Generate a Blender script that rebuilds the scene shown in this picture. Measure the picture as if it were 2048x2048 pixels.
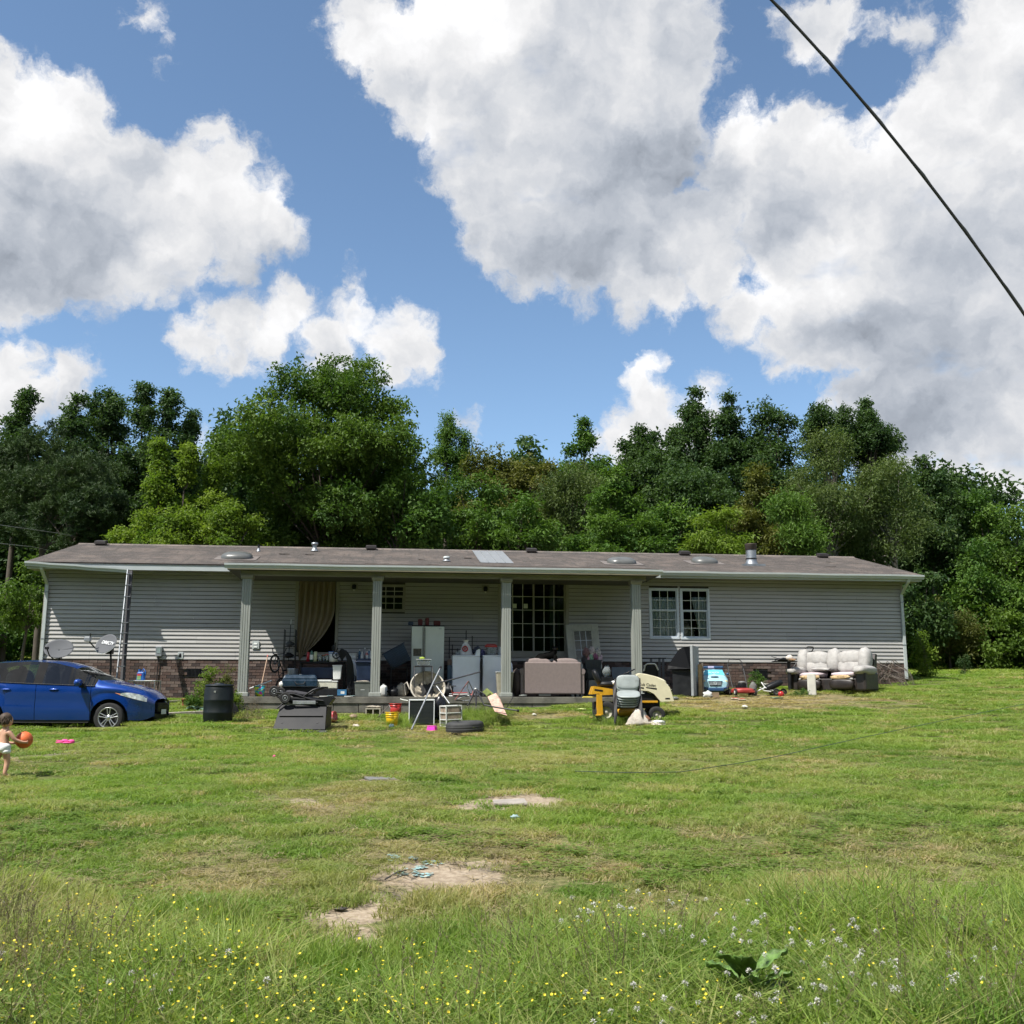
import bpy, math, random
import numpy as np
from mathutils import Vector, Matrix, noise
from math import sin, cos, tan, pi, radians, sqrt, atan2
for _o in list(bpy.data.objects): bpy.data.objects.remove(_o)
SC = bpy.context.scene; COL = SC.collection
rnd = random.Random(7)
# ------------------------------------------------------------------ camera
EYE = 1.55; FPX = 2048.0; PITCH = radians(10.17); ROLL = radians(0.08)
cd = bpy.data.cameras.new('camera'); cam = bpy.data.objects.new('camera', cd); COL.objects.link(cam)
cd.sensor_width = 36; cd.lens = 36.0; cd.clip_start = 0.05; cd.clip_end = 3000
_cp, _sp = cos(PITCH), sin(PITCH)
FW = Vector((0, _cp, _sp)); U0 = Vector((0, -_sp, _cp)); R0 = Vector((1, 0, 0))
RT = R0*cos(ROLL)+U0*sin(ROLL); UP = U0*cos(ROLL)-R0*sin(ROLL)
cam.matrix_world = Matrix.Translation((0, 0, EYE)) @ Matrix((RT, UP, -FW)).transposed().to_4x4()
SC.camera = cam
# ------------------------------------------------------------------ house frame, sun
YAW = 0.1154
HE = Vector((cos(YAW), sin(YAW), 0)); HN = Vector((sin(YAW), -cos(YAW), 0)); KZ = Vector((0, 0, 1))
HO = Vector((-12.066, 26.4185, EYE+0.903)); HL = 23.33
SUN = (-0.52*HE + 0.38*HN + KZ).normalized()
sl = bpy.data.lights.new('sun', 'SUN'); sl.energy = 4.0; sl.angle = radians(0.53); sl.color = (1, 0.955, 0.88)
so = bpy.data.objects.new('sun', sl); COL.objects.link(so); so.location = (-10, -10, 40)
so.rotation_euler = (-SUN).to_track_quat('-Z', 'Y').to_euler()
vs = SC.view_settings
SC.display_settings.display_device = 'sRGB'
vs.view_transform = 'Standard'; vs.look = 'None'; vs.gamma = 1; vs.exposure = 0.97; vs.use_curve_mapping = False
SC.render.engine = 'CYCLES'
SC.cycles.max_bounces = 5; SC.cycles.transparent_max_bounces = 12; SC.cycles.diffuse_bounces = 2; SC.cycles.glossy_bounces = 3; SC.cycles.transmission_bounces = 3
SC.cycles.use_adaptive_sampling = True; SC.cycles.adaptive_threshold = 0.025; SC.cycles.use_denoising = True; SC.cycles.sample_clamp_indirect = 6
# pixel helpers (2048 px photograph)
def ray(u, v):
    return (FW + RT*((u-1024)/FPX) + UP*((1024-v)/FPX))
def P(u, v, Y):
    d = ray(u, v); return Vector((0, 0, EYE)) + d*(Y/d.y)
def HPt(u, v, t):
    d = ray(u, v); o = Vector((0, 0, EYE)) - HO
    k = (t - o.dot(HN)) / d.dot(HN); q = o + d*k
    return q.dot(HE), q.z
def HW(s, t, z):
    return HO + HE*s + HN*t + KZ*z
# ------------------------------------------------------------------ world
W = bpy.data.worlds.new('World'); SC.world = W; W.use_nodes = True
nt = W.node_tree; nt.nodes.clear()
SKYS = 0.086
class NB:
    def __init__(s, nt): s.nt = nt
    def n(s, t, **k):
        x = s.nt.nodes.new(t)
        for a, b in k.items(): setattr(x, a, b)
        return x
    def set(s, sock, v):
        if isinstance(v, bpy.types.NodeSocket): s.nt.links.new(v, sock)
        elif v is not None: sock.default_value = v
    def m(s, op, a, b=None, c=None, clamp=False):
        x = s.n('ShaderNodeMath', operation=op, use_clamp=clamp)
        s.set(x.inputs[0], a); s.set(x.inputs[1], b); s.set(x.inputs[2], c); return x.outputs[0]
    def vm(s, op, a, b=None, sc=None):
        x = s.n('ShaderNodeVectorMath', operation=op)
        s.set(x.inputs[0], a); s.set(x.inputs[1], b)
        if sc is not None: s.set(x.inputs['Scale'], sc)
        return x.outputs['Value'] if op in ('DISTANCE', 'LENGTH', 'DOT_PRODUCT') else x.outputs[0]
    def noise(s, vec, scale, detail=4, rough=0.5, dist=0, col=False):
        x = s.n('ShaderNodeTexNoise'); s.set(x.inputs['Vector'], vec); s.set(x.inputs['Scale'], scale)
        x.inputs['Detail'].default_value = detail; x.inputs['Roughness'].default_value = rough
        x.inputs['Distortion'].default_value = dist
        return x.outputs['Color'] if col else x.outputs['Fac']
    def ramp(s, f, a, b, lo=0.0, hi=1.0, smooth=True):
        x = s.n('ShaderNodeMapRange', interpolation_type='SMOOTHSTEP' if smooth else 'LINEAR')
        s.set(x.inputs[0], f); s.set(x.inputs[1], a); s.set(x.inputs[2], b); s.set(x.inputs[3], lo); s.set(x.inputs[4], hi)
        return x.outputs[0]
    def mix(s, f, a, b, mode='MIX'):
        x = s.n('ShaderNodeMix', data_type='RGBA', blend_type=mode)
        s.set(x.inputs[0], f); s.set(x.inputs[6], a); s.set(x.inputs[7], b); return x.outputs[2]
def c4(c): return (c[0], c[1], c[2], 1.0)
B = NB(nt)
geo = B.n('ShaderNodeTexCoord').outputs['Generated']
dirn = B.vm('NORMALIZE', geo)
sky = B.n('ShaderNodeTexSky', sky_type='NISHITA'); sky.sun_disc = False
sky.sun_elevation = math.asin(SUN.z); sky.sun_rotation = atan2(SUN.x, SUN.y)
sky.altitude = 100; sky.air_density = 0.8; sky.dust_density = 0.15; sky.ozone_density = 2.5
CL = [(20,245,105),(130,235,95),(185,240,70),(-60,380,250),(80,320,160),(170,400,170),(250,370,95),(300,445,135),(450,365,78),
 (425,415,118),(510,440,92),(575,462,56),(80,505,130),(210,500,110),(320,530,85),(450,530,62),(312,588,32),(425,295,48),(430,265,20),(60,560,80),
 (400,685,60),(465,655,75),(475,715,55),(572,615,55),(583,578,34),(530,680,60),(660,690,66),(715,636,52),(715,588,28),(785,690,78),(826,700,58),(770,730,46),(660,730,45),
 (30,742,62),(66,715,44),(116,752,62),(30,805,66),(80,810,48),(148,752,34),(0,800,90),
 (954,843,24),(915,838,14),(413,900,32),(392,920,26),(434,948,26),
 (281,32,26),(297,12,20),(318,80,13),(276,111,11),(318,132,13),(806,249,24),(816,262,16),
 (745,40,90),(800,90,105),(850,150,90),(960,80,180),(880,230,75),(1000,250,160),(920,320,70),(1100,150,210),(1250,90,170),(1375,50,68),(1360,150,72),
 (960,420,75),(1050,400,150),(1150,370,210),(1290,300,130),(1350,250,85),(1000,500,70),(980,530,45),(1060,500,90),(1160,500,95),(1290,520,110),(1270,590,50),(1340,590,62),(1400,470,120),(1420,540,80),
 (1500,250,50),(1470,340,105),(1560,300,90),(1650,290,60),(1600,380,150),(1690,400,150),(1800,350,95),(1740,390,90),(1870,260,60),(1830,450,200),(1930,300,150),(1960,450,220),(1560,480,110),(1660,540,150),
 (2010,130,110),(1990,60,80),(2050,30,90),(2050,250,150),(1940,190,60),
 (1490,645,66),(1560,620,75),(1560,690,70),(1650,640,120),(1760,640,150),(1640,710,70),(1900,650,200),(1780,770,90),(1720,800,70),(1700,830,60),(1880,800,150),(1800,850,90),(2010,780,160),(2040,900,120),(1960,900,70),(1900,940,60),
 (1620,40,62),(1560,25,40),(1675,80,40),(1690,25,40),(1765,90,32),(1835,60,26),(1800,75,24),(1440,210,20),
 (1300,745,40),(1310,800,60),(1270,850,55),(1350,850,60),(1420,800,42),(1400,840,60),(1270,910,60),(1330,920,90),(1240,880,40)]
DARK = [(70,520,190,.75),(230,560,130,.5),(40,230,60,.15),(520,520,110,.5),(430,470,60,.3),(1090,170,150,.45),(980,500,120,.55),(1130,430,180,.8),(1330,260,170,.9),(1240,520,150,.55),(1400,340,110,.55),
 (940,150,60,.35),(1720,700,170,.75),(1870,760,220,.85),(1560,470,120,.5),(1900,520,140,.45),(1760,420,70,.4),(2010,170,50,.4),(1640,70,80,.35),(1360,890,60,.2),(640,730,100,.35),(60,800,90,.2),(1460,560,100,.35)]
BRI = [(945,55,130,.9),(1050,215,60,.6),(60,150,120,.6),(90,300,80,.5),(450,370,90,.5),(1490,235,70,.7),(1730,300,110,.6),(1700,480,80,.6),(1530,625,80,.8),(1640,600,60,.6),(1300,770,70,.6),(1400,810,50,.6),(560,640,80,.5),(730,640,70,.5),(2000,100,80,.7),(30,740,80,.6),(880,240,60,.5),(1280,580,60,.4),(2040,830,60,.7)]
def vdir(u, v):
    d = ray(u, v).normalized(); return (d.x, d.y, d.z)
w1 = B.noise(dirn, 9.0, 3, 0.55, col=True)
w2 = B.noise(dirn, 38.0, 5, 0.62, col=True)
dw = B.vm('ADD', dirn, B.vm('SCALE', B.vm('SUBTRACT', w1, (.5, .5, .5)), sc=0.055))
dw = B.vm('ADD', dw, B.vm('SCALE', B.vm('SUBTRACT', w2, (.5, .5, .5)), sc=0.034))
# layout of the clouds, as a low resolution map over direction: R = cover field, G = tone (0.5 neutral)
LW, LH = 2048, 1024
def _layout():
    az = (np.arange(LW)+.5)/LW*2*pi-pi; el = ((np.arange(LH)+.5)/LH-.5)*pi
    i0, i1 = int(LW*.5)-560, int(LW*.5)+560; j0, j1 = LH//2-90, LH//2+380
    img = np.zeros((LH, LW, 4), 'f'); img[..., 0] = -1.0; img[..., 1] = .67; img[..., 3] = 1
    A, E_ = np.meshgrid(az[i0:i1], el[j0:j1])
    D = np.stack([np.cos(E_)*np.sin(A), np.cos(E_)*np.cos(A), np.sin(E_)], -1).astype('f')
    Fm = np.full(A.shape, -1.0, 'f')
    for (u, v, r) in CL:
        c = np.array(vdir(u, v), 'f'); d = np.sqrt(((D-c)**2).sum(-1)); f = r*0.97/FPX-d; k = .006
        h = np.clip(k-np.abs(Fm-f), 0, None)/k; Fm = np.maximum(Fm, f)+h*h*k*.25
    Tn = np.full(A.shape, .67, 'f')
    for L, sc_ in ((DARK, -.25), (BRI, .30)):
        for (u, v, r, k) in L:
            c = np.array(vdir(u, v), 'f'); d = np.sqrt(((D-c)**2).sum(-1)); t = np.clip((r*1.35/FPX-d)/(r*1.2/FPX), 0, 1); Tn += sc_*k*t*t*(3-2*t)
    img[j0:j1, i0:i1, 0] = Fm; img[j0:j1, i0:i1, 1] = Tn
    im = bpy.data.images.new('cloud_layout', LW, LH, float_buffer=True); im.colorspace_settings.name = 'Non-Color'
    im.pixels.foreach_set(img.ravel()); im.update(); return im
lay = B.n('ShaderNodeTexEnvironment'); lay.image = _layout(); lay.interpolation = 'Linear'
# equirectangular maps are centred on +X: turn the direction so that +Y (the view) is the centre
swz = B.n('ShaderNodeSeparateXYZ'); nt.links.new(dw, swz.inputs[0]); cmb = B.n('ShaderNodeCombineXYZ')
nt.links.new(swz.outputs[1], cmb.inputs[0]); nt.links.new(B.m('MULTIPLY', swz.outputs[0], -1.0), cmb.inputs[1]); nt.links.new(swz.outputs[2], cmb.inputs[2])
nt.links.new(cmb.outputs[0], lay.inputs[0]); lsep = B.n('ShaderNodeSeparateColor'); nt.links.new(lay.outputs[0], lsep.inputs[0])
F = lsep.outputs[0]; tone0 = lsep.outputs[1]
# sky outside the frame: free cumulus of the same kind
sepd = B.n('ShaderNodeSeparateXYZ'); nt.links.new(dirn, sepd.inputs[0])
fbig = B.noise(B.vm('MULTIPLY', dirn, (1, 1, 1.7)), 3.1, 4, 0.55)
free = B.m('MULTIPLY_ADD', B.m('SUBTRACT', fbig, 0.485), 0.6, 0.0)
cdist = B.vm('DISTANCE', dirn, vdir(1024, 900))
out = B.ramp(cdist, 0.78, 0.98, 0, 1)
free = B.m('ADD', B.m('MULTIPLY', free, out), B.m('MULTIPLY_ADD', out, 0.5, -0.5))
F = B.m('MAXIMUM', F, free)
fine = B.noise(dw, 21.0, 6, 0.62)
F2 = B.m('MULTIPLY_ADD', B.m('SUBTRACT', fine, 0.5), 0.075, F)
alpha = B.ramp(F2, -0.005, 0.016)
wis = B.noise(B.vm('MULTIPLY', dirn, (1, 1, 2)), 9.0, 4, 0.7)
alpha = B.m('MULTIPLY', alpha, B.ramp(wis, 0.2, 0.42, 0.65, 1.0))
tone = tone0
# billow relief: the same noise a step towards the sun
sdir = tuple(SUN*0.028)
nA = B.noise(dw, 10.0, 5, 0.5); nB = B.noise(B.vm('ADD', dw, sdir), 10.0, 5, 0.5)
rel = B.m('MULTIPLY', B.m('SUBTRACT', nA, nB), 1.05)
nC_ = B.noise(dw, 27.0, 4, 0.5); nD_ = B.noise(B.vm('ADD', dw, tuple(SUN*0.011)), 27.0, 4, 0.5)
rel = B.m('ADD', rel, B.m('MULTIPLY', B.m('SUBTRACT', nC_, nD_), 0.3))
edge = B.ramp(F2, 0.0, 0.035, 0.10, 0.0)
low = B.noise(dw, 5.5, 3, 0.5)
tone = B.m('ADD', B.m('ADD', tone, rel), B.m('ADD', edge, B.m('MULTIPLY', B.m('SUBTRACT', low, 0.5), 0.12)))
lum = B.ramp(tone, 0.15, 1.06, 0.30, 1.02, smooth=False)
warm = B.mix(B.ramp(tone, 0.2, 0.85), (0.86, 0.95, 1.10, 1), (1.0, 1.0, 1.01, 1))
cc = B.mix(1.0, warm, B.vm('SCALE', (1, 1, 1), sc=B.m('MULTIPLY', lum, 0.56/SKYS)), 'MULTIPLY')
skyc = B.mix(1.0, sky.outputs[0], (1.20, 1.22, 1.13, 1), 'MULTIPLY')
mixc = B.mix(alpha, skyc, cc)
bg = B.n('ShaderNodeBackground'); bg.inputs[1].default_value = SKYS; nt.links.new(mixc, bg.inputs[0])
wo = B.n('ShaderNodeOutputWorld'); nt.links.new(bg.outputs[0], wo.inputs[0])
W.cycles.sampling_method = 'MANUAL'; W.cycles.sample_map_resolution = 512
# ------------------------------------------------------------------ materials
MATS = {}
def mat(name, col, rough=0.6, metal=0.0, var=0.12, vs_=6.0, bump=0.0, bs=40.0, dirt=0.0, dcol=(0.09, 0.07, 0.05), spec=0.5, coat=0.0, trans=None, stretch=None, sheen=0):
    if name in MATS: return MATS[name]
    m = bpy.data.materials.new(name); m.use_nodes = True; t = m.node_tree; b = NB(t)
    p = t.nodes['Principled BSDF']
    co = b.n('ShaderNodeTexCoord').outputs['Object']
    if stretch: co = b.vm('MULTIPLY', co, stretch)
    n1 = b.noise(co, vs_, 5, 0.6)
    c = b.mix(b.ramp(n1, 0.3, 0.7), c4([x*(1-var) for x in col]), c4([min(1, x*(1+var)) for x in col]))
    if dirt > 0:
        n2 = b.noise(co, vs_*0.6+1.3, 8, 0.7)
        c = b.mix(b.ramp(n2, 0.62-dirt*0.25, 0.8, 0, 0.85), c, c4(dcol))
    t.links.new(c, p.inputs['Base Color'])
    t.links.new(b.ramp(n1, 0.25, 0.75, max(0.02, rough-0.08), min(1, rough+0.08)), p.inputs['Roughness'])
    p.inputs['Metallic'].default_value = metal; p.inputs['Specular IOR Level'].default_value = spec
    p.inputs['Coat Weight'].default_value = coat; p.inputs['Coat Roughness'].default_value = 0.03
    if bump > 0:
        n3 = b.noise(co, bs, 4, 0.6); bm = b.n('ShaderNodeBump'); bm.inputs['Strength'].default_value = min(1, bump); bm.inputs['Distance'].default_value = 0.01
        t.links.new(n3, bm.inputs['Height']); t.links.new(bm.outputs[0], p.inputs['Normal'])
    MATS[name] = m; return m
def glassmat(name, tint=(0.85, 0.9, 0.9), refl=1.0, op=0.0, col=(0.5,0.5,0.5)):
    if name in MATS: return MATS[name]
    m = bpy.data.materials.new(name); m.use_nodes = True; t = m.node_tree; b = NB(t); t.nodes.clear()
    fr = b.n('ShaderNodeFresnel'); fr.inputs[0].default_value = 1.5
    tr = b.n('ShaderNodeBsdfTransparent'); tr.inputs[0].default_value = c4(tint)
    gl = b.n('ShaderNodeBsdfGlossy'); gl.inputs['Roughness'].default_value = 0.03
    mx = b.n('ShaderNodeMixShader'); t.links.new(b.m('MULTIPLY', fr.outputs[0], refl, clamp=True), mx.inputs[0])
    last = tr
    if op > 0:
        df = b.n('ShaderNodeBsdfDiffuse'); df.inputs[0].default_value = c4(col)
        m2 = b.n('ShaderNodeMixShader'); m2.inputs[0].default_value = op
        t.links.new(tr.outputs[0], m2.inputs[1]); t.links.new(df.outputs[0], m2.inputs[2]); last = m2
    t.links.new(last.outputs[0], mx.inputs[1]); t.links.new(gl.outputs[0], mx.inputs[2])
    o = b.n('ShaderNodeOutputMaterial'); t.links.new(mx.outputs[0], o.inputs[0])
    MATS[name] = m; return m
# ------------------------------------------------------------------ mesh builder
def rz(a): return Matrix.Rotation(a, 4, 'Z')
def rx(a): return Matrix.Rotation(a, 4, 'X')
def ry(a): return Matrix.Rotation(a, 4, 'Y')
def tr(x, y, z): return Matrix.Translation((x, y, z))
class MB:
    def __init__(s): s.v = []; s.f = []; s.s = []; s.M = Matrix()
    def add(s, vs_, fs, smooth=False):
        k = len(s.v); s.v += [tuple(s.M @ Vector(p)) for p in vs_]
        s.f += [tuple(i+k for i in f) for f in fs]; s.s += [smooth]*len(fs); return s
    def box(s, x0, y0, z0, x1, y1, z1, tx=0, ty=0):
        # tx,ty: taper of the top on each side
        v = [(x0,y0,z0),(x1,y0,z0),(x1,y1,z0),(x0,y1,z0),(x0+tx,y0+ty,z1),(x1-tx,y0+ty,z1),(x1-tx,y1-ty,z1),(x0+tx,y1-ty,z1)]
        return s.add(v, [(3,2,1,0),(4,5,6,7),(0,1,5,4),(1,2,6,5),(2,3,7,6),(3,0,4,7)])
    def cb(s, c, d, tx=0, ty=0):
        return s.box(c[0]-d[0]/2, c[1]-d[1]/2, c[2]-d[2]/2, c[0]+d[0]/2, c[1]+d[1]/2, c[2]+d[2]/2, tx, ty)
    def cyl(s, p, q, r, r2=None, n=12, cap=True):
        r2 = r if r2 is None else r2; p = Vector(p); q = Vector(q); a = (q-p).normalized()
        x = a.orthogonal().normalized(); y = a.cross(x)
        v = []
        for (c, rr) in ((p, r), (q, r2)):
            for i in range(n):
                t = 2*pi*i/n; v.append(c + x*rr*cos(t) + y*rr*sin(t))
        k0 = len(s.f)
        s.add(v, [(i, (i+1) % n, n+(i+1) % n, n+i) for i in range(n)], True)
        if cap: s.add(v, [tuple(range(n))[::-1], tuple(range(n, 2*n))])
        return s
    def tube(s, pts, r, n=6, closed=False):
        pts = [Vector(p) for p in pts]; m = len(pts); rr = r if isinstance(r, (list, tuple)) else [r]*m
        v = []; prev = None
        for i, p in enumerate(pts):
            if closed: a = pts[(i+1) % m]-pts[i-1]
            else: a = pts[min(i+1, m-1)]-pts[max(i-1, 0)]
            a = a.normalized() if a.length > 1e-9 else Vector((0, 0, 1))
            x = (prev - a*prev.dot(a)) if prev is not None else a.orthogonal()
            x = x.normalized() if x.length > 1e-6 else a.orthogonal().normalized()
            prev = x; y = a.cross(x)
            for j in range(n):
                t = 2*pi*j/n; v.append(p + x*rr[i]*cos(t) + y*rr[i]*sin(t))
        f = []
        for i in range(m if closed else m-1):
            k = ((i+1) % m)*n
            for j in range(n): f.append((i*n+j, i*n+(j+1) % n, k+(j+1) % n, k+j))
        s.add(v, f, True)
        if not closed: s.add([v[j] for j in range(n)], [tuple(range(n))[::-1]]); s.add(v[-n:], [tuple(range(n))])
        return s
    def lathe(s, prof, n=16, smooth=True, close=False):
        v = []; f = []
        for (r, z) in prof:
            for i in range(n): t = 2*pi*i/n; v.append((r*cos(t), r*sin(t), z))
        for k in range(len(prof)-1):
            for i in range(n): f.append((k*n+i, k*n+(i+1) % n, (k+1)*n+(i+1) % n, (k+1)*n+i))
        s.add(v, f, smooth)
        if close: s.add(v, [tuple(range(n))[::-1], tuple(range((len(prof)-1)*n, len(prof)*n))])
        return s
    def prism(s, poly, a, b, ax='y', smooth=False):
        # poly in the two other axes (x,z for ax=y; y,z for ax=x; x,y for ax=z)
        def p3(p, d):
            return {'y': (p[0], d, p[1]), 'x': (d, p[0], p[1]), 'z': (p[0], p[1], d)}[ax]
        n = len(poly); v = [p3(p, a) for p in poly]+[p3(p, b) for p in poly]
        s.add(v, [(i, (i+1) % n, n+(i+1) % n, n+i) for i in range(n)], smooth)
        s.add(v, [tuple(range(n))[::-1], tuple(range(n, 2*n))]); return s
    def ell(s, c, r, n=12, m=8, e=1.0, jit=0, seed=0):
        # superellipsoid; e<1 squarer
        def sg(x): return math.copysign(abs(x)**e, x)
        v = []; f = []
        for i in range(m+1):
            ph = -pi/2+pi*i/m
            for j in range(n):
                th = 2*pi*j/n
                q = Vector((sg(cos(ph))*sg(cos(th)), sg(cos(ph))*sg(sin(th)), sg(sin(ph))))
                if jit: q *= 1+jit*noise.noise(q*2.2+Vector((seed*3.1, seed, 0)))
                v.append((c[0]+r[0]*q.x, c[1]+r[1]*q.y, c[2]+r[2]*q.z))
        for i in range(m):
            for j in range(n): f.append((i*n+j, i*n+(j+1) % n, (i+1)*n+(j+1) % n, (i+1)*n+j))
        return s.add(v, f, True)
    def sheet(s, fn, nu, nv, th=0.004, smooth=True):
        v = [Vector(fn(i/nu, j/nv)) for j in range(nv+1) for i in range(nu+1)]; w = nu+1
        N = []
        for j in range(nv+1):
            for i in range(nu+1):
                a = v[j*w+min(i+1, nu)]-v[j*w+max(i-1, 0)]; b = v[min(j+1, nv)*w+i]-v[max(j-1, 0)*w+i]
                q = a.cross(b); N.append(q.normalized() if q.length > 1e-12 else Vector((0, 0, 1)))
        v2 = [p - n_*th for p, n_ in zip(v, N)]; K = len(v)
        f = [(j*w+i, j*w+i+1, (j+1)*w+i+1, (j+1)*w+i) for j in range(nv) for i in range(nu)]
        fb = [tuple(K+i for i in q)[::-1] for q in f]
        rim = []
        for i in range(nu): rim += [(i+1, i, K+i, K+i+1), (nv*w+i, nv*w+i+1, K+nv*w+i+1, K+nv*w+i)]
        for j in range(nv): rim += [(j*w, (j+1)*w, K+(j+1)*w, K+j*w), ((j+1)*w+nu, j*w+nu, K+j*w+nu, K+(j+1)*w+nu)]
        return s.add(v+v2, f+fb+rim, smooth)
    def torus(s, c, R, r, axis='z', n=24, m=8, sq=1.0):
        pts = []
        for i in range(n):
            t = 2*pi*i/n; a, b = R*cos(t), R*sin(t)
            pts.append({'z': (c[0]+a, c[1]+b, c[2]), 'y': (c[0]+a, c[1], c[2]+b), 'x': (c[0], c[1]+a, c[2]+b)}[axis])
        return s.tube(pts, r, m, True)
    def mesh(s, name):
        me = bpy.data.meshes.new(name); me.from_pydata(s.v, [], s.f)
        me.polygons.foreach_set('use_smooth', s.s); me.update(); return me
    def build(s, name, m=None, parent=None, bev=0, sub=0, loc=None, rot=None, mw=None):
        me = s.mesh(name); o = bpy.data.objects.new(name, me); COL.objects.link(o)
        if m: me.materials.append(m)
        if parent: o.parent = parent
        if mw is not None: o.matrix_world = mw if parent is None else mw
        if loc is not None: o.location = loc
        if rot is not None: o.rotation_euler = rot
        if bev: 
            b = o.modifiers.new('bevel', 'BEVEL'); b.width = bev; b.segments = 2; b.limit_method = 'ANGLE'; b.angle_limit = radians(50)
        if sub:
            b = o.modifiers.new('sub', 'SUBSURF'); b.levels = sub; b.render_levels = sub
        return o
def tag(o, label=None, cat=None, group=None, kind=None):
    if label: o['label'] = label
    if cat: o['category'] = cat
    if group: o['group'] = group
    if kind: o['kind'] = kind
    return o
def thing(name, label, cat, loc=(0, 0, 0), a=0.0, group=None, M=None):
    o = bpy.data.objects.new(name, None); COL.objects.link(o); o.empty_display_size = 0.2
    if M is not None: o.matrix_world = M
    else: o.location = loc; o.rotation_euler = (0, 0, a)
    return tag(o, label, cat, group)
def copy_tree(o, parent=None):
    c = o.copy(); COL.objects.link(c); c.parent = parent
    for ch in list(o.children): copy_tree(ch, c)
    return c
def link_mesh(name, me, parent, M, label=None):
    o = bpy.data.objects.new(name, me); COL.objects.link(o); o.parent = parent; o.matrix_local = M; return o
def textobj(name, txt, size, m, parent, M, ext=0.002, bold=0.0):
    cu = bpy.data.curves.new(name, 'FONT'); cu.body = txt; cu.size = size; cu.extrude = ext; cu.align_x = 'CENTER'; cu.align_y = 'CENTER'; cu.offset = bold
    tmp = bpy.data.objects.new('tmp', cu); COL.objects.link(tmp)
    dg = bpy.context.evaluated_depsgraph_get(); dg.update(); me = bpy.data.meshes.new_from_object(tmp.evaluated_get(dg)); me.name = name
    bpy.data.objects.remove(tmp); me.materials.clear(); me.materials.append(m)
    o = bpy.data.objects.new(name, me); COL.objects.link(o); o.parent = parent; o.matrix_local = M; return o
# ------------------------------------------------------------------ terrain
_ctl = [(0,2048,5.4),(1024,2048,5.45),(2048,2048,5.4),(20,1556,14.3),(1024,1700,None),(222,1463,20.9),(435,1446,21.4),(600,1470,21.6),(500,1428,23.9),(1150,1421,24.4),(330,1402,26.0),(860,1473,22.0),
        (1820,1366,29.0),(1650,1385,27.3),(1450,1386,26.9),(1340,1432,23.0),(1260,1444,22.6),(2000,1327,46.0),(40,1326,45.0),(1940,1345,36.0)]
CX = []
for (u, v, Y) in _ctl:
    if Y is None: continue
    p = P(u, v, Y); CX.append((p.x, p.y, p.z))
CX += [(0,0,-.02),(-20,0,0),(20,0,0),(0,-12,-.1),(-25,14.3,.45),(25,14.3,.75),(0,11,.3),(0,16,.55),(-45,45,2.6),(60,50,3.6),(0,36,1.75),(0,60,4.0),(-60,80,5.0),(70,80,5.5),(0,100,6.0),(-30,26,1.3),(34,28,2.1)]
CX = np.array(CX)
def _tps(r2): return 0.5*r2*np.log(r2+1e-9)
_n = len(CX); _K = _tps(((CX[:, None, :2]-CX[None, :, :2])**2).sum(-1)) + np.eye(_n)*1.5
_Pm = np.hstack([np.ones((_n, 1)), CX[:, :2]])
_A = np.block([[_K, _Pm], [_Pm.T, np.zeros((3, 3))]])
_wt = np.linalg.solve(_A, np.concatenate([CX[:, 2], np.zeros(3)]))
def GZA(x, y):
    x = np.asarray(x, float); y = np.asarray(y, float)
    xc = np.clip(x, -60, 70); yc = np.clip(y, -14, 100)
    r2 = (xc[..., None]-CX[:, 0])**2+(yc[..., None]-CX[:, 1])**2
    z = _tps(r2) @ _wt[:_n] + _wt[_n]+_wt[_n+1]*xc+_wt[_n+2]*yc
    z = z + 0.02*np.sin(x*1.3+0.7*y)*np.cos(y*0.9-0.4*x) + 0.012*np.sin(x*3.1-y*2.3)
    return z
def GZ(x, y): return float(GZA(x, y))
def GP(u, Y, dz=0.0):
    z = 1.0
    for _ in range(4):
        w = Y*_cp+(z-EYE)*_sp; x = (u-1024)/FPX*w; z = GZ(x, Y)
    return Vector((x, Y, z+dz))
def GR(u, v):
    # ground point seen at a pixel
    d = ray(u, v); o = Vector((0, 0, EYE)); a = 2.0
    while a < 70:
        q = o+d*a
        if q.z < GZ(q.x, q.y): break
        a += 0.1
    lo, hi = a-0.1, a
    for _ in range(12):
        m_ = (lo+hi)/2; q = o+d*m_
        if q.z < GZ(q.x, q.y): hi = m_
        else: lo = m_
    return o+d*hi
# ------------------------------------------------------------------ ground
def patch(u0, v0, u1, v1): # ellipse from its pixel bounds -> ground centre and radii
    a = GR((u0+u1)/2, (v0+v1)/2); l = GR(u0, (v0+v1)/2); r = GR(u1, (v0+v1)/2); t = GR((u0+u1)/2, v0); b = GR((u0+u1)/2, v1)
    return (a.x, (t.y+b.y)/2, abs(r.x-l.x)/2, abs(t.y-b.y)/2)
BARE = [patch(905,1584,1150,1626)+(1.0,), patch(715,1718,1050,1784)+(1.0,), patch(610,1800,810,1856)+(1.0,), patch(640,1850,780,1900)+(.8,), patch(720,1552,810,1566)+(.9,),
        patch(360,1830,480,1870)+(.5,), patch(1120,1532,1220,1544)+(.5,), patch(1560,1765,1640,1782)+(.5,), patch(690,1760,860,1830)+(.55,), patch(930,1700,1060,1760)+(.5,), patch(1040,1590,1100,1625)+(.5,), patch(560,1590,700,1625)+(.45,), patch(880,1538,1010,1548)+(.4,), patch(20,1500,140,1530)+(.6,)]
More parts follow.
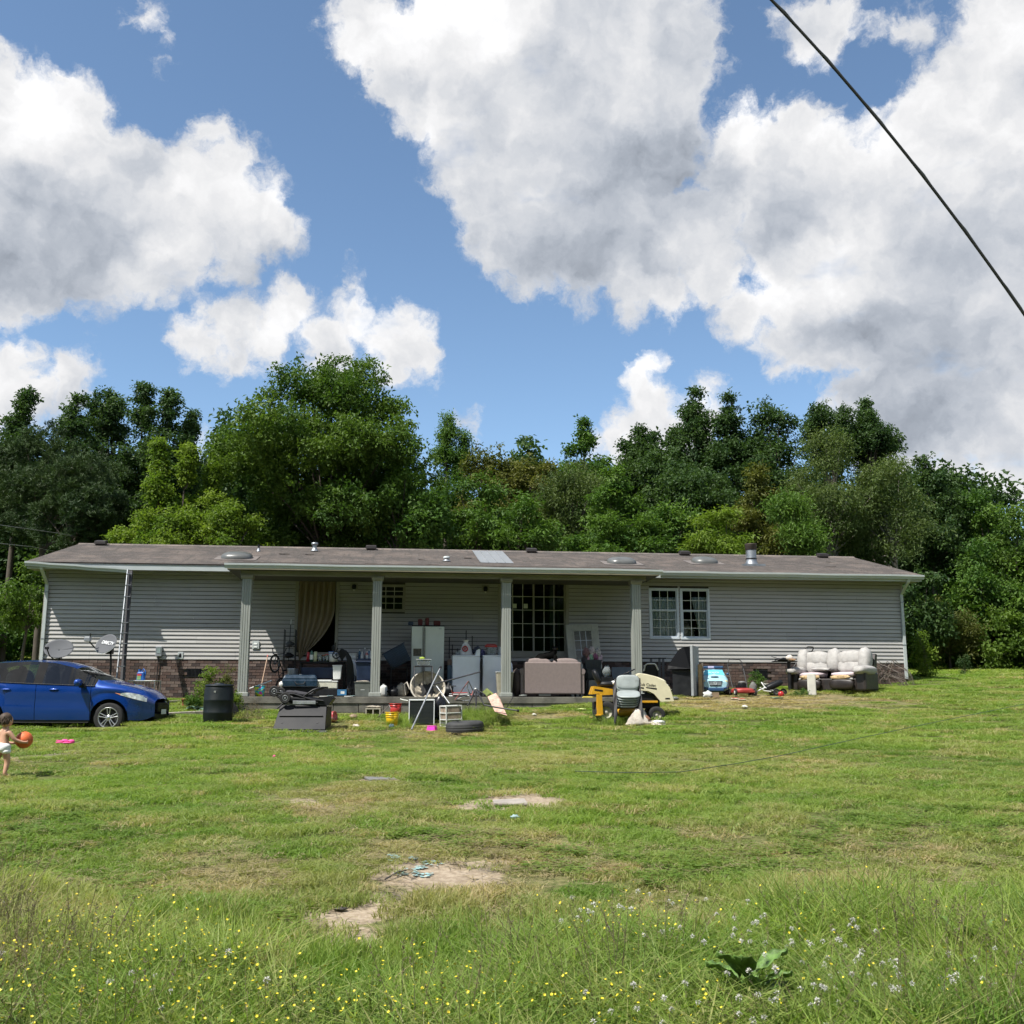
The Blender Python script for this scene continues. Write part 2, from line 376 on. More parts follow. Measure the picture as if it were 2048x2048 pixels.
DRY = [patch(1290,1385,1830,1425)+(1.0,), patch(760,1440,1000,1480)+(.55,), patch(620,1440,760,1475)+(.45,), patch(350,1700,700,1800)+(.35,), patch(1120,1770,1560,1900)+(.3,), patch(560,1700,1180,1900)+(.35,), patch(1000,1424,1180,1440)+(.8,), patch(440,1444,560,1456)+(.5,), patch(-20,1745,420,1900)+(.3,), patch(1400,1640,2100,1800)+(.3,), patch(640,1660,1250,1800)+(.55,), patch(240,1700,640,1800)+(.5,), patch(780,1500,1240,1545)+(.35,), patch(520,1560,900,1640)+(.45,), patch(1260,1500,1800,1560)+(.25,), patch(0,1480,330,1560)+(.2,), patch(1540,1740,1760,1800)+(.5,)]
def fieldA(L, x, y, soft=0.65):
    out_ = np.zeros_like(x)
    nz = 0.10*np.sin(x*27+3*np.sin(y*23))+0.20*np.sin(x*4.1+y*2.3)+0.13*np.sin(y*6.7-x*3.9)+0.08*np.sin(x*13.0+2*np.sin(y*11))
    for (cx, cy, ax_, ay_, k) in L:
        d = np.sqrt(((x-cx)/max(ax_, .05))**2+((y-cy)/max(ay_, .05))**2)+nz
        out_ = np.maximum(out_, k*np.clip((1.20-d)/soft, 0, 1))
    return out_
xs = np.unique(np.concatenate([np.linspace(-400, -40, 19), np.linspace(-40, -16, 25), np.linspace(-16, 18, 205), np.linspace(18, 40, 23), np.linspace(40, 400, 19)]))
ys = np.unique(np.concatenate([np.linspace(-60, 3, 12), np.linspace(3, 30, 220), np.linspace(30, 60, 31), np.linspace(60, 600, 19)]))
gx, gy = np.meshgrid(xs, ys); gz_ = GZA(gx, gy)
gv = np.stack([gx, gy, gz_], -1).reshape(-1, 3); nx_ = len(xs); ny_ = len(ys)
ii = np.arange((ny_-1)*nx_).reshape(ny_-1, nx_)[:, :-1].reshape(-1)
gf = np.stack([ii, ii+1, ii+1+nx_, ii+nx_], -1)
gme = bpy.data.meshes.new('ground'); gme.from_pydata(gv.tolist(), [], gf.tolist())
gme.polygons.foreach_set('use_smooth', [True]*len(gf))
for nm, L in (('bare', BARE), ('dry', DRY)):
    at_ = gme.attributes.new(nm, 'FLOAT', 'POINT'); at_.data.foreach_set('value', fieldA(L, gv[:, 0], gv[:, 1]).astype('f'))
mg = bpy.data.materials.new('ground_soil'); mg.use_nodes = True; t_ = mg.node_tree; b_ = NB(t_); pb = t_.nodes['Principled BSDF']
pos = b_.n('ShaderNodeNewGeometry').outputs['Position']
n1 = b_.noise(pos, 1.2, 8, .65); n2 = b_.noise(pos, 14, 6, .7); n3 = b_.noise(pos, 60, 4, .7)
turf = b_.mix(b_.ramp(n2, .3, .7), (0.06, 0.085, 0.02, 1), (0.13, 0.15, 0.045, 1))
turf = b_.mix(b_.ramp(n3, .45, .75, 0, .6), turf, (0.16, 0.13, 0.07, 1))
dryc = b_.mix(n2, (0.22, 0.17, 0.095, 1), (0.34, 0.27, 0.16, 1))
sand = b_.mix(b_.ramp(n2, .35, .7), (0.24, 0.19, 0.135, 1), (0.40, 0.33, 0.25, 1))
sand = b_.mix(b_.ramp(n1, .52, .64, 0, .85), sand, (0.11, 0.095, 0.08, 1))
ab = b_.n('ShaderNodeAttribute', attribute_name='bare').outputs['Fac']; ad = b_.n('ShaderNodeAttribute', attribute_name='dry').outputs['Fac']
gc = b_.mix(b_.m('MULTIPLY', ad, b_.ramp(n2, .3, .6)), turf, dryc)
gc = b_.mix(b_.ramp(b_.m('ADD', ab, b_.m('MULTIPLY', b_.m('SUBTRACT', n2, .5), .5)), .25, .55), gc, sand)
t_.links.new(gc, pb.inputs['Base Color']); pb.inputs['Roughness'].default_value = 0.95; pb.inputs['Specular IOR Level'].default_value = 0.15
bm_ = b_.n('ShaderNodeBump'); bm_.inputs['Strength'].default_value = .6; bm_.inputs['Distance'].default_value = .03
t_.links.new(b_.m('ADD', n2, b_.m('MULTIPLY', n3, .4)), bm_.inputs['Height']); t_.links.new(bm_.outputs[0], pb.inputs['Normal'])
gme.materials.append(mg)
go = bpy.data.objects.new('ground', gme); COL.objects.link(go); tag(go, kind='structure')
# ------------------------------------------------------------------ house
WH = 2.3   # siding height
EZ = 2.43  # gutter top line height at t=.67
RT_, RZ = -3.643, EZ+1.077
m_sid = mat('vinyl_siding', (0.36, 0.352, 0.338), 0.55, var=0.05, vs_=1.5, dirt=0.10, dcol=(0.27, 0.265, 0.25), stretch=(1, 1, 3))
m_sids = [m_sid, m_sid]+[mat('vinyl_siding_%s' % nm_, tuple(c*kk for c in (0.36, 0.352, 0.338)), 0.55, var=0.06, vs_=1.2, dirt=0.22, dcol=(0.24, 0.235, 0.22), stretch=(1, 1, 3)) for nm_, kk in (('faded', 1.045), ('grimy', .955))]
m_white = mat('white_trim', (0.42, 0.455, 0.455), 0.45, var=0.04, vs_=3, dirt=0.15, dcol=(0.36, 0.38, 0.33))
m_cream = mat('cream_trim', (0.27, 0.26, 0.22), 0.5, var=0.06, vs_=3, dirt=0.2, dcol=(0.25, 0.24, 0.18))
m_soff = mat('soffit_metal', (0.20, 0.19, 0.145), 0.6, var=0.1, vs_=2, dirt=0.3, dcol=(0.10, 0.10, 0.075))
m_dark = mat('dark_interior', (0.03, 0.03, 0.03), 0.9)
m_room = mat('unlit_dark', (0.05, 0.045, 0.04), 0.9)
m_col = mat('column_paint', (0.27, 0.285, 0.262), 0.5, var=0.06, vs_=3, dirt=0.18, dcol=(0.30, 0.31, 0.27), stretch=(4, 4, .6))
m_conc = mat('old_concrete', (0.135, 0.128, 0.108), 0.9, var=0.3, vs_=3, bump=.6, dirt=0.75, dcol=(0.045, 0.043, 0.037))
m_black = mat('black_plastic', (0.008, 0.009, 0.011), 0.5, var=0.2, spec=.3)
m_bmetal = mat('black_metal', (0.012, 0.012, 0.014), 0.45, var=0.2, spec=.4)
m_grey = mat('grey_metal', (0.36, 0.38, 0.40), 0.4, metal=0.6, var=0.12, dirt=.1)
m_steel = mat('galvanised_steel', (0.30, 0.32, 0.34), 0.5, metal=0.8, var=0.12, dirt=.1)
m_shin = bpy.data.materials.new('asphalt_shingle'); m_shin.use_nodes = True
def _shingle():
    t = m_shin.node_tree; b = NB(t); p = t.nodes['Principled BSDF']; co = b.n('ShaderNodeTexCoord').outputs['Object']
    br = b.n('ShaderNodeTexBrick'); t.links.new(co, br.inputs['Vector']); br.inputs['Scale'].default_value = 1
    br.inputs['Brick Width'].default_value = .33; br.inputs['Row Height'].default_value = .14; br.inputs['Mortar Size'].default_value = .004; br.inputs['Mortar Smooth'].default_value = .3
    br.inputs['Color1'].default_value = (.060, .049, .044, 1); br.inputs['Color2'].default_value = (.108, .088, .078, 1); br.inputs['Mortar'].default_value = (.05, .045, .045, 1); br.offset = .5
    n = b.noise(co, 1.1, 7, .65); n_ = b.noise(co, 90, 3, .6)
    c = b.mix(b.ramp(n, .46, .62, 0, .7), br.outputs[0], (.185, .145, .122, 1))
    st = b.noise(b.vm('MULTIPLY', co, (5, .5, 1)), 1.6, 6, .7)
    c = b.mix(b.ramp(st, .50, .64, 0, .8), c, (.058, .052, .048, 1))
    sp = b.noise(b.vm('MULTIPLY', co, (1.1, 7, 1)), 3.3, 3, .6)
    c = b.mix(b.ramp(sp, .60, .68, 0, .55), c, (.21, .19, .175, 1))
    sp2 = b.noise(b.vm('MULTIPLY', co, (.8, 7.1, 1)), 2.7, 4, .6); c = b.mix(b.ramp(sp2, .56, .66, 0, .7), c, (.05, .045, .043, 1))
    c = b.mix(b.ramp(n_, .4, .6, 0, .35), c, (.24, .22, .2, 1))
    t.links.new(c, p.inputs['Base Color']); p.inputs['Roughness'].default_value = .92
    bm = b.n('ShaderNodeBump'); bm.inputs['Strength'].default_value = .5; bm.inputs['Distance'].default_value = .01; t.links.new(n_, bm.inputs['Height']); t.links.new(bm.outputs[0], p.inputs['Normal'])
_shingle()
HM = tr(*HO) @ rz(YAW)      # local x = s, local -y = t (towards the camera), z up
house = thing('mobile_home', 'long single storey home clad in taupe siding with brown shingle roof and covered front porch', 'house', M=HM)
# openings s0,s1,z0,z1
def opening(u0, v0, u1, v1, t=0.0):
    vm_ = (v0+v1)/2
    s0, _ = HPt(u0, vm_, t); s1, _ = HPt(u1, vm_, t); um = (u0+u1)/2
    _, z1 = HPt(um, v0, t); _, z0 = HPt(um, v1, t); return (s0, s1, z0, z1)
O_DOOR = opening(592, 1154, 675, 1307); O_KIT = opening(750, 1170, 810, 1223); O_PAT = opening(997, 1160, 1136, 1311)
O_BA = opening(1299, 1177, 1356.5, 1277.5); O_BB = opening(1361, 1178, 1418.5, 1278.5)
OPEN = [O_DOOR, O_KIT, O_PAT, O_BA, O_BB]
def clip_rows(z0, z1, lo, hi):
    # s-intervals free of openings for the band z0..z1
    iv = [(lo, hi)]
    for (a, b, c, d) in OPEN:
        if c < z1-0.01 and d > z0+0.01:
            nv = []
            for (p, q) in iv:
                if b <= p or a >= q: nv.append((p, q)); continue
                if a > p: nv.append((p, a))
                if b < q: nv.append((b, q))
            iv = nv
    return iv
ROW = 0.1045; nrow = int(round(WH/ROW))
for k in range(nrow):
    z0 = k*WH/nrow; z1 = z0+WH/nrow
    segs = []
    for (a, b) in clip_rows(z0, z1, 0.0, HL):
        cuts = [a]+[c for c in (j*3.66+(1.22 if (k//2) % 3 == 0 else 2.44 if (k//2) % 3 == 1 else 0)+.11*((k//2) % 4) for j in range(8)) if a+.3 < c < b-.3]+[b]
        segs += list(zip(cuts[:-1], cuts[1:]))
    for (a, b) in segs:
        mb = MB(); pr = [(-0.004, z0+.011), (-0.026, z0+0.011), (-0.027, z0+0.030), (-0.019, z0+.055), (-0.008, z1-.001), (-0.004, z1-.001)]
        dz_ = rnd.uniform(-.0015, .0015); mb.prism([(y_, z_+dz_) for (y_, z_) in pr], a+0.002, b-0.002, 'x'); mb.build('siding_board', rnd.choice(m_sids), house)
# sheathing with openings, other walls, floor
mb = MB()
es = sorted(set([0, HL]+[o[0] for o in OPEN]+[o[1] for o in OPEN]))
for a, b in zip(es[:-1], es[1:]):
    if b-a < 1e-4: continue
    zs_ = [0.0]; 
    hit = [o for o in OPEN if o[0] < (a+b)/2 < o[1]]
    if hit: mb.box(a, 0, 0, b, .1, hit[0][2]); mb.box(a, 0, hit[0][3], b, .1, WH+.1)
    else: mb.box(a, 0, 0, b, .1, WH+.1)
mb.build('front_wall', m_room, house)  # dark colour behind the board gaps stands in for shade under each lap
mb = MB(); mb.box(-.02, .1, 0, .1, 7.2, WH+.1); mb.box(HL-.1, .1, 0, HL+.02, 7.2, WH+.1); mb.box(-.02, 7.2, 0, HL+.02, 7.3, WH+.1)
mb.prism([(.1, WH+.1), (3.64, RZ-.12), (7.2, WH+.1)], -.02, .08, 'x'); mb.prism([(.1, WH+.1), (3.64, RZ-.12), (7.2, WH+.1)], HL-.08, HL+.02, 'x')
mb.build('side_wall', m_sid, house)
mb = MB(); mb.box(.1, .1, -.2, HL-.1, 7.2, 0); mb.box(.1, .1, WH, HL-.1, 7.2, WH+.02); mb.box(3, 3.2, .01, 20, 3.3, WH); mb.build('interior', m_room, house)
# roof
def slope(t): return EZ - 0.02 + (0.67-t)*(1.077/(0.67-RT_))
mb = MB(); nC = 30
for i in range(nC):
    ta = 0.60+(RT_-0.60)*i/nC; tb = 0.60+(RT_-0.60)*(i+1)/nC; za = slope(ta)+.016; zb_ = slope(tb)+.006
    mb.add([(-.33, -ta, za-.013), (HL+.33, -ta, za-.013), (HL+.33, -ta, za), (-.33, -ta, za), (HL+.33, -tb-.01, zb_), (-.33, -tb-.01, zb_)], [(0, 1, 2, 3), (3, 2, 4, 5)])
mb.add([(-.33, -RT_-.02, RZ+.01), (HL+.33, -RT_-.02, RZ+.01), (HL+.33, 7.9, slope(.62)), (-.33, 7.9, slope(.62))], [(0, 1, 2, 3)])
mb.add([(-.33, -.60, slope(.6)-.03), (HL+.33, -.60, slope(.6)-.03), (HL+.33, 3.64, RZ-.03), (-.33, 3.64, RZ-.03), (-.33, 7.9, slope(.62)-.04), (HL+.33, 7.9, slope(.62)-.04)], [(3, 2, 1, 0), (4, 5, 2, 3)])
roof = mb.build('roof', m_shin, house)
mb = MB(); mb.prism([(3.50, slope(-3.5)+.012), (3.643, RZ+.014), (3.78, slope(-3.5)+.012), (3.643, RZ+.022)], -.33, HL+.33, 'x'); mb.build('ridge_cap', m_shin, roof)
# a few lifted and missing shingles
for k in range(46):
    s_ = rnd.uniform(5.2, 15) if k < 34 else rnd.uniform(.3, HL-.5); t_0 = rnd.uniform(.1, .5) if k < 34 else rnd.uniform(-2.5, .4)
    mb = MB(); w_ = rnd.uniform(.15, .4); lift = rnd.uniform(.01, .035)
    z = slope(t_0)+.02; zb_ = slope(t_0-.14)+.02
    mb.add([(s_, -t_0, z+lift), (s_+w_, -t_0, z+rnd.uniform(.005, .03)), (s_+w_, -t_0+.14, zb_), (s_, -t_0+.14, zb_), (s_, -t_0, z+lift-.01), (s_+w_, -t_0, z-.008)], [(0, 1, 2, 3), (4, 5, 1, 0)])
    mb.build('shingle', mat('pale_shingle', (.20, .185, .17), .9, dirt=.3) if rnd.random() < .25 else m_shin, roof)
# fascia, soffit, frieze
mb = MB(); mb.box(-.30, -.585, slope(.6)-.17, HL+.30, -.56, slope(.6)-.02); mb.build('fascia', m_white, house)
mb = MB(); mb.box(-.30, -.56, slope(.6)-.165, HL+.30, .0, slope(.6)-.15); mb.build('soffit', m_soff, house)
mb = MB(); mb.box(0, -.035, WH+.004, HL, -.004, slope(.6)-.166); mb.build('frieze_board', m_cream, house)
for (a, b) in ((-.012, .07), (HL-.07, HL+.012)):
    mb = MB(); mb.box(a, -.03, -.01, b, -.0225, WH); mb.build('corner_trim', m_cream, house)
def gutter(s0, s1, t, z0, z1, name='gutter'):
    # K-style gutter from s0 to s1; top front lip height z0 -> z1
    pr = [(0, -.0), (0, -.115), (.075, -.115), (.085, -.085), (.115, -.045), (.118, 0), (.108, 0), (.102, -.04), (.07, -.10), (.01, -.105), (.01, 0)]
    mb = MB(); n = len(pr); v = []
    N = 8
    for i in range(N+1):
        s_ = s0+(s1-s0)*i/N; z = z0+(z1-z0)*i/N+0.006*sin(i*2.1)
        v += [(s_, -(t-.118+y), z+zz) for (y, zz) in pr]
    f = [(i*n+j, i*n+(j+1) % n, (i+1)*n+(j+1) % n, (i+1)*n+j) for i in range(N) for j in range(n)]
    mb.add(v, f); mb.add(v[:n], [tuple(range(n))]); mb.add(v[-n:], [tuple(range(n))[::-1]]); return mb.build(name, m_white, house)
g0 = HPt(255, 1136, .705); gutter(-.33, g0[0], .705, EZ, g0[1])
SG = HPt(1322, 1143, .705)[0]; gutter(SG, HL+.33, .705, EZ, EZ)
def downspout(pts, w=.075, d=.055):
    mb = MB()
    for a, b in zip(pts[:-1], pts[1:]):
        a = Vector(a); b = Vector(b)
        v = [(a.x-w/2, a.y-d/2, a.z), (a.x+w/2, a.y-d/2, a.z), (a.x+w/2, a.y+d/2, a.z), (a.x-w/2, a.y+d/2, a.z),
             (b.x-w/2, b.y-d/2, b.z), (b.x+w/2, b.y-d/2, b.z), (b.x+w/2, b.y+d/2, b.z), (b.x-w/2, b.y+d/2, b.z)]
        mb.add(v, [(0, 1, 2, 3), (7, 6, 5, 4), (4, 5, 1, 0), (5, 6, 2, 1), (6, 7, 3, 2), (7, 4, 0, 3)])
    d_ = mb.build('downspout', m_white, house)
    for z in (1.7, .5):
        mb = MB(); p = pts[-1]; mb.box(p[0]-w/2-.008, p[1]-d/2-.004, z, p[0]+w/2+.008, p[1]+d/2+.004, z+.03); mb.build('strap', m_steel, d_)
downspout([(.06, -.62, EZ-.11), (.06, -.58, EZ-.2), (.06, -.06, EZ-.52), (.06, -.06, -.02)])
downspout([(HL-.10, -.62, EZ-.11), (HL-.10, -.58, EZ-.2), (HL-.06, -.06, EZ-.50), (HL-.06, -.06, -.42)])
# foundation: bricks
m_brick = mat('brick', (0.088, 0.056, 0.046), .9, var=.25, vs_=9, bump=.5, dirt=.15, dcol=(.05, .04, .035))
m_brick2 = mat('brick_pale', (0.135, 0.100, 0.086), .9, var=.25, vs_=9, bump=.5, dirt=.25, dcol=(.09, .07, .06))
m_brick3 = mat('brick_dark', (0.05, 0.036, 0.033), .9, var=.25, vs_=9, bump=.5)
m_mort = mat('mortar', (0.17, 0.15, 0.13), .95, var=.2, vs_=8, dirt=.3, dcol=(.08, .07, .06))
fnd = MB(); fnd.box(0, .045, -2.2, HL, .15, -.001); fnd.box(0, .15, -2.2, .12, 7.2, -.001); fnd.box(HL-.12, .15, -2.2, HL, 7.2, -.001); fnd.box(.12, 7.1, -2.2, HL-.12, 7.2, -.001)
fnd = fnd.build('foundation', m_mort, house)
VL = opening(372, 1337, 406, 1353.5); VR = opening(1508, 1341, 1535, 1357)
bmeshes = []
for mi, mm in enumerate((m_brick, m_brick, m_brick2, m_brick3, m_brick, m_brick2)):
    b1 = MB(); q = .195; jj = rnd.uniform(-.002, .002)
    b1.box(0, -.012+jj, 0, q, .05, .066); me = b1.mesh('brick'); me.materials.append(mm); bmeshes.append(me)
stacks = [MB(), MB(), MB()]; cand = []
CH = .0763
for r in range(22):
    z = -.005-(r+1)*CH
    s_ = -(.1025 if r % 2 else 0)
    if r == 0: pass
    while s_ < HL:
        a = max(s_, 0); b = min(s_+.195, HL); w_ = HW(a, 0, z)
        if b-a > .04 and w_.z+CH > GZ(w_.x, w_.y)-.06 and not any(o[0]-.02 < (a+b)/2 < o[1]+.02 and o[2]-.01 < z+.03 < o[3]+.01 for o in (VL, VR)):
            cand.append((a, b, z))
        s_ += .205
def bvis(c):
    s_ = c[0]
    return (0 if s_ < 1.3 and c[2] < -.35 else 1)*(2 if (s_ < 6.6 or 15.5 < s_) else 1)*(1.5 if s_ < 6.6 else 1)
cand.sort(key=lambda c: -bvis(c))
for i, (a, b, z) in enumerate(cand):
    if i < 300:
        o = bpy.data.objects.new('brick', rnd.choice(bmeshes)); COL.objects.link(o); o.parent = fnd
        o.matrix_local = tr(a, rnd.uniform(-.002, .002), z) @ Matrix.Diagonal(((b-a)/.195, 1, 1, 1))
    else:
        j_ = rnd.uniform(-.002, .002); rnd.choice((stacks[0], stacks[0], stacks[1], stacks[2])).box(a, -.012+j_, z, b, .05, z+.066)
[tag(st_.build('brickwork', mm_, fnd), kind='stuff') for st_, mm_ in zip(stacks, (m_brick, m_brick2, m_brick3))]
for (a, b, c, d) in (VL, VR):
    vt = MB(); vt.box(a, .0, c, b, .012, d); v_ = vt.build('brick_vent', m_black, fnd)
    # slats are fine bars: one mesh
    sm_ = MB()
    k = a+.03
    while k < b-.02: sm_.box(k, -.014, c+.02, k+.012, -.002, d-.02); k += .035
    sm_.box(a, -.016, c, b, -.001, c+.018); sm_.box(a, -.016, d-.018, b, -.001, d); sm_.build('vent_grille', m_bmetal, house)
# windows
m_glass = glassmat('window_glass', (.82, .86, .85), 1.1)
m_glass2 = glassmat('patio_glass', (.45, .52, .50), 1.6)
m_muntin = mat('muntin', (.55, .56, .50), .5)
m_curt = mat('curtain_sheer', (.62, .66, .66), .9, var=.15, vs_=5, stretch=(8, 1, .4))
def curtain(name, s0, s1, z0, z1, y, m, parent, amp=.02, fr=9, top=None, bot=None):
    mb = MB()
    def fn(u, v):
        zz = z1+(z0-z1)*v; a = s0 if bot is None else s0+(bot[0]-s0)*v; b = s1 if bot is None else s1+(bot[1]-s1)*v
        return (a+(b-a)*u, y+amp*sin(u*fr*2*pi+2*sin(v*2)), zz)
    mb.sheet(fn, 60, 8, .003); return mb.build(name, m, parent)
def sash_window(O, mw, cols, rows_u, rows_l, fw=.045, sash=None, glass=None, name='window'):
    a, b, c, d = O; mb = MB()
    f = fw
    mb.box(a-.012, -.035, c-.012, a+f, .02, d+.012); mb.box(b-f, -.035, c-.012, b+.012, .02, d+.012)
    mb.box(a+f, -.035, d-f, b-f, .02, d+.012); mb.box(a+f, -.035, c-.012, b-f, .02, c+f)
    w = mb.build(name, mw, house, bev=.004)
    mid = c+(d-c)*.555
    for (z0, z1, y0, rows, nm) in ((mid, d-f, -.012, rows_u, 'upper_sash'), (c+f, mid, .006, rows_l, 'lower_sash')):
        mb = MB(); g = .022; g2 = .022 if nm == 'upper_sash' else .038
        x0, x1 = a+f, b-f
        mb.box(x0, y0, z0, x0+g2, y0+.024, z1); mb.box(x1-g2, y0, z0, x1, y0+.024, z1)
        mb.box(x0+g2, y0, z0, x1-g2, y0+.024, z0+.035); mb.box(x0+g2, y0, z1-.02, x1-g2, y0+.024, z1)
        sh = mb.build(nm, mw, w)
        X0, X1, Z0, Z1 = x0+g2, x1-g2, z0+.035, z1-.02
        for i in range(1, cols):
            mb = MB(); xx = X0+(X1-X0)*i/cols; mb.box(xx-.008, y0-.004, Z0, xx+.008, y0+.004, Z1); mb.build('muntin', m_muntin, w)
        for i in range(1, rows):
            mb = MB(); zz = Z0+(Z1-Z0)*i/rows; mb.box(X0, y0-.003, zz-.008, X1, y0+.003, zz+.008); mb.build('muntin', m_muntin, w)
        mb = MB(); mb.box(X0, y0+.005, Z0, X1, y0+.009, Z1); mb.build('pane', glass or m_glass, w)
    return w
m_wframe = mat('window_vinyl', (.52, .57, .62), .4, var=.03)
wA = sash_window(O_BA, m_wframe, 3, 2, 3); wB = sash_window(O_BB, m_wframe, 3, 2, 3)
wK = sash_window(O_KIT, m_cream, 3, 2, 2, .035)
a, b, c, d = O_BA; curtain('curtain', a+.03, b-.03, c+.03, d-.24, .06, m_curt, wA, .015, 11)
a, b, c, d = O_BB
curtain('curtain', a+(b-a)*.42, b-.03, c+.03, d-.22, .07, m_curt, wB, .02, 6, bot=(a+(b-a)*.68, b-.03))
mb = MB(); mb.ell((a+.2, .25, c+.16), (.28, .12, .24), 14, 8, .8, .3, 3); mb.build('bedding', mat('patterned_fabric', (.28, .25, .18), .9, var=.5, vs_=25), wB)
a, b, c, d = O_PAT
mb = MB(); f = .06
mb.box(a-.02, -.04, c-.06, a+f, .02, d+.03); mb.box(b-f, -.04, c-.06, b+.02, .02, d+.03); mb.box(a+f, -.04, d-.05, b-f, .02, d+.03); mb.box(a+f, -.04, c-.06, b-f, .02, c+.05)
wP = mb.build('patio_door', m_cream, house, bev=.004)
mid = (a+b)/2-.0
for (x0, x1, y0) in ((a+f, mid+.03, -.012), (mid-.03, b-f, .014)):
    mb = MB(); g = .05
    mb.box(x0, y0, c+.05, x0+g, y0+.025, d-.05); mb.box(x1-g, y0, c+.05, x1, y0+.025, d-.05); mb.box(x0+g, y0, d-.09, x1-g, y0+.025, d-.05); mb.box(x0+g, y0, c+.05, x1-g, y0+.025, c+.12)
    mb.build('door_panel', m_cream, wP)
    for i in (1, 2):
        mb = MB(); xx = x0+g+(x1-x0-2*g)*i/3; mb.box(xx-.008, y0-.004, c+.12, xx+.008, y0+.004, d-.09); mb.build('muntin', m_muntin, wP)
    for i in range(1, 5):
        mb = MB(); zz = c+.12+(d-.09-c-.12)*i/5; mb.box(x0+g, y0-.003, zz-.008, x1-g, y0+.003, zz+.008); mb.build('muntin', m_muntin, wP)
    mb = MB(); mb.box(x0+g, y0+.005, c+.12, x1-g, y0+.009, d-.09); mb.build('pane', m_glass2, wP)
curtain('curtain', a+(b-a)*.74, a+(b-a)*.82, c+.1, d-.08, .07, m_curt, wP, .02, 3)
curtain('curtain', a+(b-a)*.85, a+(b-a)*.89, c+.1, d-.08, .07, m_curt, wP, .02, 2)
for k in (.20, .36):
    mb = MB(); mb.box(a+(b-a)*k, -.006-.012, c+(d-c)*.62, a+(b-a)*k+.11, -.008-.005+.0015, c+(d-c)*.68); mb.build('paper_notice', mat('old_paper', (.55, .6, .5), .8), wP)
# doorway with hanging curtain
a, b, c, d = O_DOOR; mb = MB()
mb.box(a-.03, -.05, c-.04, a+.05, .02, d+.04); mb.box(b-.05, -.05, c-.04, b+.03, .02, d+.04); mb.box(a+.05, -.05, d-.03, b-.05, .02, d+.04); mb.box(a+.05, -.05, c-.04, b-.05, .02, c+.03)
dw_ = mb.build('door_frame', m_cream, house, bev=.004)
for zz in (.35, 1.0, 1.7):
    mb = MB(); mb.box(a+.05, -.045, c+zz, a+.062, -.02, c+zz+.09); mb.build('hinge', m_steel, dw_)
m_dcurt = mat('beige_curtain', (.20, .16, .10), .9, var=.22, vs_=3, stretch=(14, 1, .25))
mb = MB()
def fcur(u, v):
    # u across, v down; the right edge is gathered to the lower left
    right = (b-.07) if v < .35 else (b-.07)-((v-.35)/.65)**1.9*(b-a-.30)*1.02
    left = a+.06+max(0, v-.8)*.35
    x = left+(right-left)*u; g = max(0, u-.72)/.28
    y = .02-.035*sin(u*38+3*v)*(1-.3*v)-.10*g*v-.07*v
    z = d-.05-(d-c+.16)*v*(1-.10*u*max(0, v-.3))
    return (x, y-.02, z)
mb.sheet(fcur, 110, 40, .004)
cu = mb.build('curtain', m_dcurt, None, mw=HM); tag(cu, 'beige striped curtain hanging gathered aside in the open doorway', 'curtain')
# porch lights, outlets
for (u0, v0, u1, v1) in ((701, 1167, 716, 1181), (963, 1171, 978, 1185)):
    a, b, c, d = opening(u0, v0, u1, v1); lt = thing('porch_light', 'small square %s porch wall lamp %s' % (('white', 'beside the curtained doorway') if u0 < 800 else ('white', 'left of the patio door, above the washers')), 'wall lamp')
    lt.matrix_world = HM
    mb = MB(); mb.box(a, -.045, c, b, -.022, d); mb.build('mounting_plate', m_cream, lt, bev=.004)
    mb = MB(); mb.M = tr((a+b)/2, -.09, (c+d)/2); mb.lathe([(.02, .06), (.055, .05), (.06, -.04), (.04, -.07), (.0, -.08)], 12); mb.build('lamp_body', m_black, lt)
    mb = MB(); mb.M = tr((a+b)/2, -.09, (c+d)/2-.07); mb.ell((0, 0, -.02), (.028, .028, .03), 10, 6); mb.build('bulb', mat('frosted_glass', (.6, .6, .55), .3), lt)
def wallbox(u0, v0, u1, v1, dep, m, name, label, cat, extra=None):
    a, b, c, d = opening(u0, v0, u1, v1); r = thing(name, label, cat, M=HM)
    mb = MB(); mb.box(a, -.022-dep, c, b, -.0225, d); mb.build('housing', m, r, bev=.008)
    return r, a, b, c, d
r, a, b, c, d = wallbox(313, 1293, 325, 1313, .09, m_grey, 'meter_box', 'grey utility box with a thin conduit on the siding above the left vent', 'utility box')
mb = MB(); mb.box(a+.03, -.118, c+.08, b-.03, -.1125, d-.04); mb.build('cover_plate', mat('box_cover', (.22, .28, .28), .4), r)
mb = MB(); mb.tube([((a+b)/2, -.05, c), ((a+b)/2-.01, -.05, c-.3), ((a+b)/2-.02, -.04, c-.75)], .013); mb.build('conduit', m_bmetal, r)
r, a, b, c, d = wallbox(356, 1304, 367, 1318, .015, m_white, 'outlet_box', 'small white wall outlet with a dark broken centre above the brick', 'outlet')
mb = MB(); mb.ell(((a+b)/2-.01, -.038, (c+d)/2), (.035, .012, .05), 10, 6, .8, .5, 2); mb.build('broken_socket', m_black, r)
r, a, b, c, d = wallbox(505, 1282, 519, 1298, .03, m_white, 'outlet_box', 'square double outlet cover on the siding right of the leftmost porch column', 'outlet')
for k in (.03, .11):
    mb = MB(); mb.box(a+.04, -.062, c+k, b-.05, -.0525, c+k+.045); mb.build('flap', mat('flap_plastic', (.8, .82, .8), .4), r, bev=.004)
    mb = MB(); mb.box(a+.035, -.0535, c+k-.005, b-.045, -.0522, c+k+.0); mb.build('slot', m_black, r)
